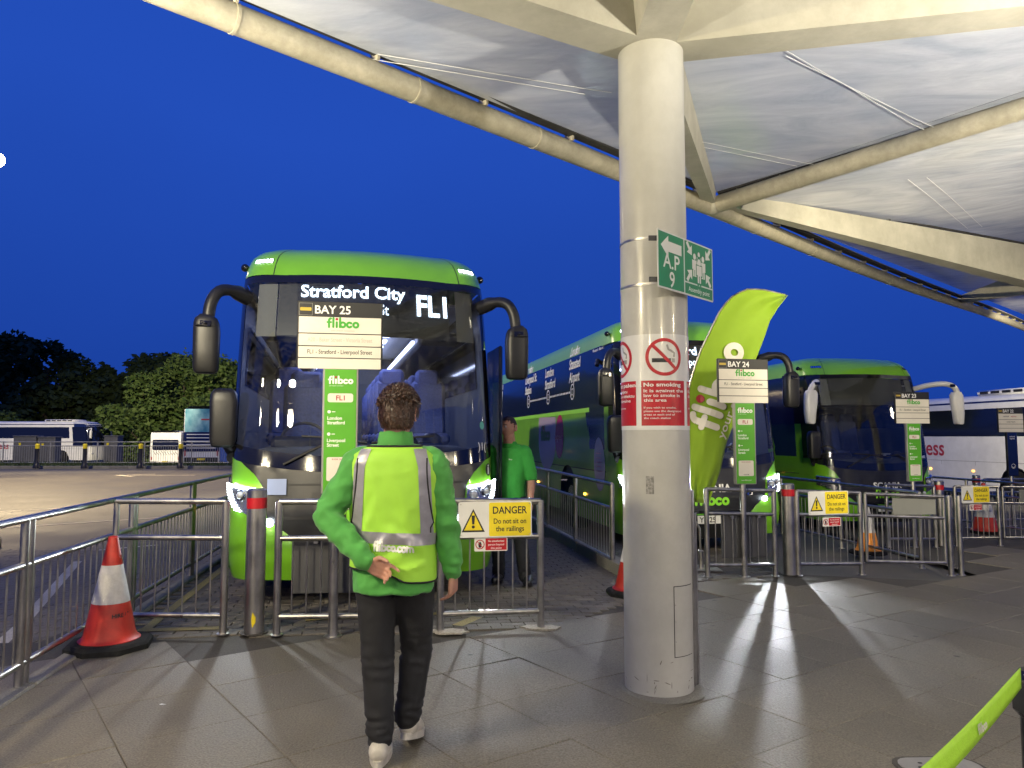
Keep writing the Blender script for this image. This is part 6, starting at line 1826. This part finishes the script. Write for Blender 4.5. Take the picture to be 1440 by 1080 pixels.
# trousers
tr = MB()
tr.rings([(-.0, .02, z, a, b) for z, a, b in ((.80, .165, .115), (.86, .187, .128), (.93, .182, .122), (.97, .170, .112))], 26, 2.5)
for (h, k, a), sx in zip(HP, (-1, 1)):
    tr.limb([h + Vector((0, 0, -.01)), h.lerp(k, .35), h.lerp(k, .75), k, k.lerp(a, .4), k.lerp(a, .8), a + Vector((0, 0, .02))], [.104, .098, .083, .078, .073, .066, .063], 20)
def tdisp(p):
    w = folds(p) * .55
    for (h, k, a), s in zip(HP, (0, 7)):
        if (p.x < .0) == (s == 0):
            m_ = math.exp(-((p.z - k.z + .02) / .09) ** 2) + 1.3 * math.exp(-((p.z - a.z - .06) / .07) ** 2) + .8 * math.exp(-((p.z - .80) / .06) ** 2)
            w += .011 * m_ * (.45 - abs(nz3((p.x * .55, p.y * .55 + p.x * .5, p.z * 1.5), 15, s)) * 1.7)
    return w
fuse('trousers', tr, .010, MT['trousers'], pw, 6, tdisp)
def shoe(c, yaw, pitch, mat, parent, sole=None, L=.28):
    t = empty('shoe', c, 0); t.parent = parent; t.rotation_euler = (pitch, 0, yaw)      # toe towards +Y, heel at the origin
    up = MB()
    up.limb([(0, .03, .058), (0, .08, .066), (0, .15, .052), (0, .235, .040)], [.049, .049, .047, .038], 18)
    up.limb([(0, .042, .06), (0, .045, .098)], [.047, .043], 16)
    fuse('upper', up, .006, mat, t, 5)
    so = MB(); P = []
    for a in np.linspace(0, 2 * math.pi, 30)[:-1]:
        y = .125 + .150 * math.sin(a); w = .046 + .009 * math.sin((y - .02) * 9); P.append((w * math.cos(a), y))
    so.prism(P, lambda x, y, d: Vector((x, y, d + (.012 * max(0, (y - .19) / .07)))), 0, .032); so.build('sole', sole or mat, t)
    sp = MB(); sp.limb([(-.044, .085, .055), (-.030, .085, .088), (0, .085, .103), (.030, .085, .088), (.044, .085, .055)], [.007] * 5, 8); sp.limb([(-.03, .012, .06), (0, .0, .062), (.03, .012, .06)], [.006] * 3, 8); sp.build('strap', mat, t)
    return t
shoe((-.052, -.085, .002), R(4), 0, MT['shoe'], pw)
shoe((.055, .085, .060), R(-6), R(-15), MT['shoe'], pw)

# ---- the man standing by the coach, polo shirt, looking to the left
MX, MY = -.03, 8.02
pm = empty('person', (MX, MY, gz(MX)), R(-24), 'man in a green polo shirt and black trousers standing between coach and railing', 'person')
b2 = MB()
TM = [(.86, 0, .0, .158, .11), (.97, 0, -.005, .158, .115), (1.10, 0, -.01, .165, .118), (1.25, 0, -.005, .182, .115), (1.37, 0, 0, .180, .100), (1.43, 0, .005, .14, .080), (1.47, 0, .01, .075, .062)]
b2.rings([(a[1], a[2], a[0], a[3] - .012, a[4] - .012) for a in TM], 24, 2.4)
b2.limb([(0, .01, 1.42), (0, 0, 1.51), (0, -.012, 1.57)], [.072, .066, .064], 16)
H2 = Vector((0, -.018, 1.655)); M2 = head(b2, H2, R(-16), R(-2), 1.06)
AR = [(Vector((-.185, .0, 1.385)), Vector((-.235, .04, 1.12)), Vector((-.215, -.03, .87))), (Vector((.185, .0, 1.385)), Vector((.245, .035, 1.12)), Vector((.262, -.035, .88)))]
for sh, el, wr in AR: b2.limb([sh, sh.lerp(el, .5), el, el.lerp(wr, .35), wr], [.056, .050, .042, .044, .029], 14)
LG = [(Vector((-.09, 0, .88)), Vector((-.12, -.02, .49)), Vector((-.135, .02, .09))), (Vector((.09, 0, .88)), Vector((.135, -.02, .49)), Vector((.175, .02, .09)))]
for h, k, a in LG: b2.limb([h, h.lerp(k, .5), k, k.lerp(a, .35), a], [.080, .070, .052, .050, .036], 12)
hand(b2, AR[0][2], (.04, -.10, -1), (1, 0, 0), -1, .45, .18, .03); hand(b2, AR[1][2], (.03, -.10, -1), (-1, .1, 0), 1, .45, .18, .03)
fuse('body', b2, .0055, MT['skin'], pm, 3)
for sx in (-1, 1):
    e = H2 + M2 @ Vector((sx * .033, -.088, .004)); m_ = MB(); m_.ball(e, .0115, 12, 8); eo = m_.build('eye', MT['eye'], pm)
    m_ = MB(); m_.ball(e + M2 @ Vector((0, -.0085, -.001)), (.005, .004, .005), 10, 6); m_.build('iris', MT['iris'], eo)
    m_ = MB(); m_.limb([H2 + M2 @ (Vector((sx * x, y, z)) * 1.06) for x, y, z in ((.014, -.098, .022), (.032, -.096, .028), (.050, -.083, .022))], [.0035, .004, .003], 8); m_.build('eyebrow', MT['hair_dark'], pm)
m_ = MB(); m_.limb([H2 + M2 @ (Vector((x, y, -.062)) * 1.06) for x, y in ((-.022, -.085), (-.01, -.092), (0, -.094), (.01, -.092), (.022, -.085))], [.003, .0045, .005, .0045, .003], 8); m_.build('lips', M_('lips', (.40, .16, .13), .5), pm)
keep2 = lambda v: v.z > (-.25 if v.y > .45 else (-.05 if v.y > -.1 else (.52 if v.y < -.5 else .30)))
hb = MB(); hb.ball((0, 0, 0), (.0835, .1055, .1275), 36, 26)
hv = [Vector(v) for v in hb.v]; hf = [f for f in hb.f if all(keep2(Vector((hv[i].x / .0835, hv[i].y / .1055, hv[i].z / .1275))) for i in f)]
hb.v = [tuple(H2 + M2 @ (v * (1 + .008 * nz3(v, 50, 1)))) for v in hv]; hb.f = hf; hb.m = [0] * len(hf); h2 = hb.build('hair', MT['hair_dark'], pm)
strands('hair_strands', H2, M2, MT['hair_dark'], h2, 1200, keep2, .014, (.083, .105, .127), 9, (0, .3, -1), .002)
st = MB()
for v in range(0): pass
po = MB(); po.rings([(a[1], a[2], a[0], a[3] + .018, a[4] + .022) for a in TM[:-1]], 28, 2.5)
for sh, el, wr in AR: po.limb([sh + (sh - el) * .03, sh.lerp(el, .45), sh.lerp(el, .92)], [.075, .074, .070], 16)
po.limb([(-.12, .0, 1.42), (0, .005, 1.455), (.12, 0, 1.42)], [.05, .055, .05], 12)
fuse('polo_shirt', po, .009, MT['polo'], pm, 6, folds)
m_ = MB(); rows = []
for r_, z, o_ in ((.072, 1.455, 0), (.074, 1.49, 0), (.069, 1.505, 0), (.078, 1.475, .004)): rows.append([Vector(((r_ + o_) * 1.08 * math.cos(a), .004 + (r_ + o_) * math.sin(a), z - (.022 if math.sin(a) < -.6 else 0))) for a in np.linspace(0, 2 * math.pi, 33)[:-1]])
m_.grid(rows, close=True); m_.build('collar', MT['polo'], pm)
m_ = MB(); add_text(m_, 'flibco', .013, 0, 0, lambda x, y: Vector((.06 + x, -.148 - .02 * 0, 1.31 + y)), .02); lp = m_.build('lettering', MT['ink_white'], pm, smooth=False)
m_ = MB(); m_.rings([(0, 0, .885, .181, .135), (0, 0, .922, .181, .135)], 28, 2.5); m_.build('belt', MT['black'], pm)
t2 = MB(); t2.rings([(0, 0, .80, .158, .110), (0, 0, .86, .178, .128), (0, 0, .93, .176, .128)], 26, 2.5)
for h, k, a in LG: t2.limb([h, h.lerp(k, .35), h.lerp(k, .75), k, k.lerp(a, .5), a + Vector((0, 0, -.01))], [.100, .095, .082, .077, .072, .068], 18)
def tdisp2(p): return folds(p) * .7 + .010 * (.45 - abs(nz3((p.x * .5, p.y * .5, p.z * 1.5), 15, 3)) * 1.7) * math.exp(-((p.z - .14) / .09) ** 2)
MT['trousers_navy'] = M_('dark_trousers', (.010, .011, .016), .75, var=.2, scale=12)
fuse('trousers', t2, .010, MT['trousers_navy'], pm, 6, tdisp2)
shoe((-.135, .10, .002), R(180 + 6), 0, MT['shoe_black'], pm); shoe((.175, .10, .002), R(180 + 22), 0, MT['shoe_black'], pm)
m_ = MB(); w_ = AR[1][2].lerp(AR[1][1], .06); d_ = (AR[1][2] - AR[1][1]).normalized(); m_.tube([w_ - d_ * .012, w_ + d_ * .012], .036, 18); m_.build('watch', MT['chrome'], pm)
# ------------------------------------------------------------------ far side of the coach road
MT['glassdark'] = M_('coach_glass', (.008, .010, .022), .06, coat=.6)
MT['fence'] = M_('galvanised_fence', (.34, .34, .33), .55, .5, var=.2, scale=9)
MT['cabinet'] = M_('grey_cabinet', (.14, .14, .14), .6, var=.15, scale=3, damt=.2, dscale=2)
MT['navyred'] = M_('brand_red', (.45, .03, .05), .45)
def white_coach(label, pos, yaw, brand=True, dark_front=False, rear=None, roof_unit=True, xh=.30, textend=4.6, base=1.5, hat=False):
    root = empty('coach', pos, yaw, label, 'coach', 'white coaches parked round the edge')
    S = Shell(); sc = S.sc; E = S.side_t(S.L)
    zl = [3.05, 3.12, 3.2, 3.28, 3.35, 3.41, 3.45, 3.48, 3.49]
    ts = list(np.linspace(-E, -sc, 12))[:-1] + list(np.linspace(-sc, sc, 31)) + list(np.linspace(sc, E, 12))[1:]
    mb = MB(); mb.grid([[S.pt(t, z) for t in ts] for z in zl]); mb.build('roof', MT['white'], root, recalc=False)
    front = MT['navy'] if dark_front else MT['white']
    S.patch(-sc - .3, sc + .3, .28, 1.5, 40, 8).build('front_panel', MT['white'], root, recalc=False)
    S.patch(-1.45, 1.45, 1.45, 3.10, 40, 8, .002).build('windscreen', MT['glassdark'], root, recalc=False)
    if dark_front:
        S.patch(-sc - 1.0, sc + 1.0, 3.0, 3.42, 40, 5, .004).build('front_dome', MT['navy'], root, recalc=False)
    for sx in (-1, 1):
        ar = S.side_t(2.7)
        def low(t, ar=ar):
            d = min(abs(abs(t) - ar), abs(abs(t) - S.side_t(9.2))); return .30 + (math.sqrt(max(0, .36 - d * d)) + .25 if d < .6 else 0)
        S.patch(sx * sc, sx * E, low, 3.06, 110, 8).build('side_panel', MT['white'], root)
        S.patch(sx * sc * .98, sx * (sc + 1.2), 1.45, 3.0, 6, 6, .004).build('door_glass', MT['glassdark'], root)
        S.patch(sx * (sc + 1.5 if dark_front else sc + .9), sx * (E - .5), 2.10, 2.98, 40, 4, .004).build('window_band', MT['glassdark'], root)
        for y in (2.7, 9.2):
            mb = MB(); mb.lathe([(.30, -.14), (.49, -.14), (.51, -.1), (.51, .1), (.49, .14), (.30, .14)], 24); Mx = Matrix.Rotation(R(90), 4, 'Y')
            mb.v = [tuple(Mx @ Vector(v) + Vector((sx * 1.08, y, .51))) for v in mb.v]; w = mb.build('wheel', MT['rubber'], root)
            mb = MB(); mb.lathe([(.02, .05), (.12, .0), (.27, -.04), (.29, .10)], 20); mb.v = [tuple(Matrix.Rotation(R(90 * sx), 4, 'Y') @ Vector(v) + Vector((sx * 1.10, y, .51))) for v in mb.v]; mb.build('rim', MT['steel'], w)
        for y in np.arange(1.2, 11.5, 1.55):
            S.patch(sx * (S.side_t(y) - .006), sx * (S.side_t(y) + .006), .4, 1.28, 1, 1, .002).build('panel_gap', MT['greyframe'], root)
        S.patch(sx * (sc + .3), sx * E, 1.275, 1.288, 20, 1, .003).build('panel_gap', MT['greyframe'], root)
        for y in (4.4, 6.4):
            mb = MB(); mb.box(S.pt(sx * S.side_t(y), .95, .012), (.02, .09, .05)); mb.build('side_lamp', MT['amber'], root)
        c0 = S.pt(sx * 1.1, .85, .02); mb = MB(); mb.ball(c0, (.16, .06, .09), 12, 8); mb.build('headlight', MT['lens_solid'], root)
        mirror_arm(root, S, sx, MT['white'], MT['white'], 'horn')
    for s_ in (-1, 1):
        pass
    mb = MB(); mb.box((0, S.L - .02, 1.9), (2.44, .06, 3.1), None, .02); rp = mb.build('rear_panel', MT['white'], root)
    if roof_unit:
        mb = MB(); mb.box((0, 3.2, 3.66), (1.9, 2.6, .20), None, .07); ru = mb.build('roof_unit', MT['white'], root)
        for i in range(5):
            for sx in (-1, 1):
                mb = MB(); mb.box((sx * .945, 2.3 + .46 * i, 3.67), (.02, .36, .09), None, .008); mb.build('vent', MT['ink'], ru)
    S.patch(-(sc + .3), -(E - .2), 3.17, 3.235, 30, 1, .005).build('roof_stripe', MT['navy'], root)
    if brand:
        rv = lambda x, y, l=0.0: S.pt(-(S.side_t(textend - x)), y, .006 + l)
        cap = xh * 1.42
        w2 = text_geo('express', .015); w2 = (w2[3] - w2[2]) * cap / .7
        mb = MB(); add_text(mb, 'express', cap, -w2, base, rv, .015); mb.build('lettering', MT['navyred'], root, smooth=False)
        mb = MB(); add_text(mb, 'national', cap, -w2 - .1, base, rv, .015, 'R'); mb.build('lettering', MT['navy'], root, smooth=False)
    if rear:
        f = lambda x, y, l=0.0: Vector((x, S.L + .02 + l, y))
        if rear == 'picture':
            mb = MB(); slab_on(mb, -1.16, 2.15, 1.16, 3.45, f, .0, .02, .06); pc = mb.build('rear_screen', MT['picture'], root)
            mb = MB(); slab_on(mb, -1.2, 1.05, 1.2, 2.14, f, .0, .02); mb.build('engine_cover', MT['navy'], root)
            for i in range(5):
                mb = MB(); mb.box((0, S.L + .05, 1.25 + .19 * i), (2.0, .03, .05)); mb.build('louvre', MT['white'], root)
            mb = MB(); mb.box((-.5, S.L + .05, 2.85), (1.1, .01, .08)); mb.build('decal', MT['navyred'], pc)
        else:
            mb = MB(); slab_on(mb, -1.05, 1.75, 1.05, 2.75, f, .0, .02, .12); mb.build('rear_screen', MT['glassdark'], root)
            for i in range(9):
                mb = MB(); mb.box((-.9 + .22 * i, S.L + .03, 1.45), (.03, .01, .42), Matrix.Rotation(R(32), 3, 'Y')); mb.build('slash_decal', MT['ink'], rp)
        mb = MB(); mb.box((0, S.L + .05, .62), (.52, .01, .11)); mb.build('number_plate', MT['yellow'], root)
        mb = MB(); slab_on(mb, -1.15, .30, 1.15, .72, f, .01, .03, .05); mb.build('bumper', MT['ink'] if rear == 'picture' else MT['white'], root)
        for sx in (-1, 1):
            mb = MB(); mb.box((sx * 1.1, S.L + .04, .95), (.10, .03, .30), None, .01); mb.build('tail_lamp', MT['red'], root)
    mb = MB(); mb.box((0, 6.1, .34), (2.3, 11.4, .1)); mb.build('underfloor', MT['ink'], root)
    return root
pm_ = bpy.data.materials.new('sea_picture'); pm_.use_nodes = True
n = pm_.node_tree.nodes; l = pm_.node_tree.links; b_ = n['Principled BSDF']; tx = n.new('ShaderNodeTexCoord'); nz_ = n.new('ShaderNodeTexNoise'); nz_.inputs['Scale'].default_value = 1.3; nz_.inputs['Detail'].default_value = 5
l.new(tx.outputs['Object'], nz_.inputs['Vector']); r_ = n.new('ShaderNodeValToRGB'); r_.color_ramp.elements[0].position = .35; r_.color_ramp.elements[0].color = (.02, .18, .28, 1); r_.color_ramp.elements[1].position = .66; r_.color_ramp.elements[1].color = (.35, .62, .66, 1)
l.new(nz_.outputs['Fac'], r_.inputs['Fac']); l.new(r_.outputs['Color'], b_.inputs['Base Color']); b_.inputs['Roughness'].default_value = .2
MT['picture'] = pm_
white_coach('white coach with red and navy lettering behind the grey cabinets at far left', (-35.6, 64.4, -.70), R(90), dark_front=True, textend=7.2, xh=.36, base=1.25)
wc = white_coach('coach seen from behind with a teal picture on its tall rear window', (-21.0, 62.4, -.68), R(180), False, rear='picture', roof_unit=False); wc.scale = (1, 1, 1.20)
wc = white_coach('white coach rear with black slashes, beside the coach with the teal picture', (-25.2, 66.2, -.70), R(180), False, rear='plain', roof_unit=False); wc.scale = (.9, 1, .75)
white_coach('long white coach with large red lettering at the right edge, beyond bay 22', (18.2, 21.9, gz(18.2) - .02), R(10.9), True, textend=5.7, xh=.37, base=1.46)

# fence with bars, on the verge
FYv = 39.4
def far_fence(x0, x1, label):
    t = empty('steel_fence', (x0, FYv, .10), 0, label, 'fence')
    mb = MB(); mb.tube([(0, 0, 0), (0, 0, 1.22)], .035, 8); pm2 = mb.mesh('post'); pm2.materials.append(MT['fence'])
    mb = MB(); mb.tube([(0, 0, .10), (0, 0, .98)], .011, 6); bm2 = mb.mesh('bar'); bm2.materials.append(MT['fence'])
    L = x1 - x0; n_ = int(L / 2.5)
    for i in range(n_ + 1): share('post', pm2, t, Matrix.Translation((i * L / n_, 0, 0)))
    for z in (.10, .98, 1.19):
        mb = MB(); mb.tube([(0, 0, z), (L, 0, z)], .024, 8); mb.build('rail', MT['fence'], t)
    k = int(L / .125)
    for i in range(1, k):
        share('bar', bm2, t, Matrix.Translation((i * L / k, 0, 0)))
far_fence(-29.5, -12.0, 'low grey steel bar fence on the verge across the coach road')
def black_bollard(x, y, label, h=1.22, z=0.0):
    t = empty('bollard', (x, y, z), 0, label, 'bollard', 'black bollards with yellow tops along the road')
    mb = MB(); mb.lathe([(.17, 0), (.17, .10), (.115, .22), (.10, .25), (.10, h - .24)], 16); mb.build('post', MT['black'], t)
    mb = MB(); mb.lathe([(.104, h - .24), (.104, h - .04), (.07, h), (.004, h)], 16); mb.build('yellow_cap', MT['yellow'], t)
for px, nm in ((55, 'black bollard with a yellow top in front of the leftmost grey cabinet pair'), (122, 'black bollard with a yellow top before the nose of the far white coach'), (200, 'black bollard with a yellow top before the pale green tree'), (256, 'black bollard with a yellow top before the coach with the teal picture')):
    black_bollard((px - 720) / 1040 * 36.9, 36.9, nm)
black_bollard(-7.53, 10.75, 'black bollard cut by the left edge, nearest the viewer', 1.28, -.04)
def cabinet(px0, px1, Y, h, label):
    x0 = (px0 - 720) / 1040 * Y; x1 = (px1 - 720) / 1040 * Y; w = x1 - x0
    t = empty('utility_cabinet', ((x0 + x1) / 2, Y, -.05), 0, label, 'cabinet', 'grey utility cabinets behind the fence')
    mb = MB(); mb.box((0, 0, h / 2), (w, .6, h), None, .02); mb.build('body', MT['cabinet'], t)
    mb = MB(); mb.box((0, 0, h + .03), (w + .08, .68, .07), None, .02); mb.build('lid', MT['cabinet'], t)
    for s in (-1, 1):
        mb = MB(); mb.box((s * w / 4, -.305, h / 2), (w / 2 - .03, .02, h - .12), None, .004); d = mb.build('door', MT['cabinet'], t)
    mb = MB(); mb.box((w * .04, -.325, h * .6), (.03, .03, .14)); mb.build('handle', MT['steel'], d)
    mb = MB(); mb.box((-w * .2, -.32, h * .75), (.12, .01, .14)); mb.build('warning_label', MT['yellow'], d)
cabinet(26, 57, 41.6, 1.62, 'larger of the two grey cabinets before the far white coach')
cabinet(60, 84, 41.6, 1.56, 'narrower grey cabinet beside the larger one, before the far white coach')
cabinet(152, 171, 41.6, 1.62, 'lone grey cabinet in front of the pale green tree')

# ------------------------------------------------------------------ trees
def leaf_mat(name, c1, c2):
    m = bpy.data.materials.new(name); m.use_nodes = True
    n = m.node_tree.nodes; l = m.node_tree.links; b = n['Principled BSDF']
    g = n.new('ShaderNodeNewGeometry'); r = n.new('ShaderNodeValToRGB'); r.color_ramp.elements[0].color = (*c1, 1); r.color_ramp.elements[1].color = (*c2, 1)
    l.new(g.outputs['Random Per Island'], r.inputs['Fac']); l.new(r.outputs['Color'], b.inputs['Base Color']); b.inputs['Roughness'].default_value = .65; b.inputs['Specular IOR Level'].default_value = .2
    t = n.new('ShaderNodeBsdfTranslucent'); l.new(r.outputs['Color'], t.inputs['Color']); mx = n.new('ShaderNodeMixShader'); mx.inputs['Fac'].default_value = .25
    l.new(b.outputs['BSDF'], mx.inputs[1]); l.new(t.outputs['BSDF'], mx.inputs[2]); l.new(mx.outputs['Shader'], n['Material Output'].inputs['Surface'])
    return m
MT['leaf'] = leaf_mat('leaves', (.045, .085, .018), (.105, .150, .040)); MT['leaf_unlit'] = leaf_mat('unlit_leaves', (.030, .050, .018), (.055, .080, .028))  # second leaf colour is darkened for trees outside the lamplight
MT['bark'] = M_('bark', (.07, .055, .04), .9, var=.4, scale=8, bump=.4, bscale=30)
def tree(x, y, h, rad, seed, label, mat, leaves, size, trunk=.3, base=.12, group='trees beyond the coach park'):
    r = random.Random(seed); t = empty('broadleaf_tree', (x, y, gz(x, y)), 0, label, 'tree', group)
    mb = MB(); mb.tube([(0, 0, 0), (r.uniform(-.2, .2), 0, h * .3), (r.uniform(-.4, .4), r.uniform(-.3, .3), h * .75)], [.03 * h, .022 * h, .006 * h], 8)
    cl = []
    nb = 30
    for i in range(nb):
        a = r.uniform(0, 6.283); zz = r.uniform(base, .95); f = math.sin(math.pi * min(1, (zz - base * .5) / (1 - base * .5)) ** .75) ** .6
        d = rad * f * r.uniform(.35, .95); c = Vector((d * math.cos(a), d * math.sin(a), h * zz))
        cl.append((c, rad * r.uniform(.25, .42) * (.6 + .4 * f)))
        if i % 3 == 0: mb.tube([(0, 0, max(.4, c.z * .45)), tuple(c * .55 + Vector((0, 0, c.z * .28))), tuple(c)], [.012 * h, .007 * h, .002 * h], 6)
    cl.append((Vector((0, 0, h * .93)), rad * .3)); cl.append((Vector((0, 0, h * .5)), rad * .6))
    mb.build('trunk', MT['bark'], t)
    V = []; F = []
    for k in range(leaves):
        c, q = cl[k % len(cl)] if k % 5 else cl[r.randrange(len(cl))]
        v = Vector((r.gauss(0, 1), r.gauss(0, 1), r.gauss(0, 1))).normalized() * q * (r.random() ** .4) * r.choice((1, 1, 1.18))
        p = c + Vector((v.x, v.y, v.z * .8))
        if p.z < .2: continue
        a = Vector((r.gauss(0, 1), r.gauss(0, 1), r.gauss(0, .6))).normalized(); b = a.cross(Vector((r.gauss(0, 1), r.gauss(0, 1), r.gauss(0, 1)))).normalized()
        s = size * r.uniform(.6, 1.4); n0 = len(V)
        V += [p - a * s, p + b * s * .55, p + a * s, p - b * s * .55]; F.append((n0, n0 + 1, n0 + 2, n0 + 3))
    m2 = MB(); m2.v = [tuple(v) for v in V]; m2.f = F; m2.m = [0] * len(F)
    m2.build('crown', mat, t, smooth=False, recalc=False)
lt = [(206, 62, 7.4, 3.7, 'pale green rounded tree standing behind the lone cabinet'), (262, 66, 9.6, 4.6, 'taller lamp-lit tree behind the coach with the teal picture'), (310, 64, 9.0, 4.0, 'lamp-lit tree whose crown meets the left mirror of the nearest coach'), (168, 68, 5.0, 3.0, 'low lit bushy tree left of the pale rounded tree'), (12, 74, 4.4, 3.2, 'low green bush at the far left above the white coach roof')]
for i, (px, Y, h, rad, lab) in enumerate(lt):
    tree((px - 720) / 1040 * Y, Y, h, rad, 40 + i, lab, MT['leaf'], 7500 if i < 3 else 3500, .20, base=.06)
dk = [(-30, 96, 15.8), (18, 92, 15.3), (62, 94, 14.4), (98, 95, 13.0), (135, 97, 11.5), (170, 100, 10.5), (205, 98, 13.2), (240, 96, 12.9), (278, 99, 12.2), (312, 97, 10.8), (345, 100, 10.4), (390, 104, 9)]
names = ['darkest tall tree cut by the left edge', 'tall dark tree second from the left edge', 'dark tree with a ragged top over the two cabinets', 'dark tree on the falling slope of the left wood', 'lower dark tree above the nose of the far coach', 'lowest dark tree in the dip of the tree line', 'dark domed tree rising right of the dip', 'broad dark tree behind the taller lamp-lit tree', 'dark tree left of the coach mirror head', 'dark tree just behind the left mirror head', 'dark tree hidden mostly by the nearest coach', 'dark tree behind the nearest coach']
for (px, Y, h), lab in zip(dk, names):
    tree((px - 720) / 1040 * Y, Y, h, 5.4, int(px) + 500, lab, MT['leaf_unlit'], 3600, .42, base=.03)
mb = MB(); r = random.Random(8)
for k in range(9000):
    x = r.uniform(-120, -20); y = r.uniform(96, 112); z = r.uniform(-.6, 8.5) * r.random() ** .3; s = .5
    a = Vector((r.gauss(0, 1), r.gauss(0, 1), r.gauss(0, .6))).normalized(); b = a.cross(Vector((r.gauss(0, 1), r.gauss(0, 1), r.gauss(0, 1)))).normalized(); p = Vector((x, y, z))
    mb.add([p - a * s, p + b * s * .6, p + a * s, p - b * s * .6], [(0, 1, 2, 3)])
o = mb.build('undergrowth', MT['leaf_unlit'], smooth=False, recalc=False); tag(o, 'dark undergrowth filling the foot of the far wood', 'undergrowth', None, 'stuff')
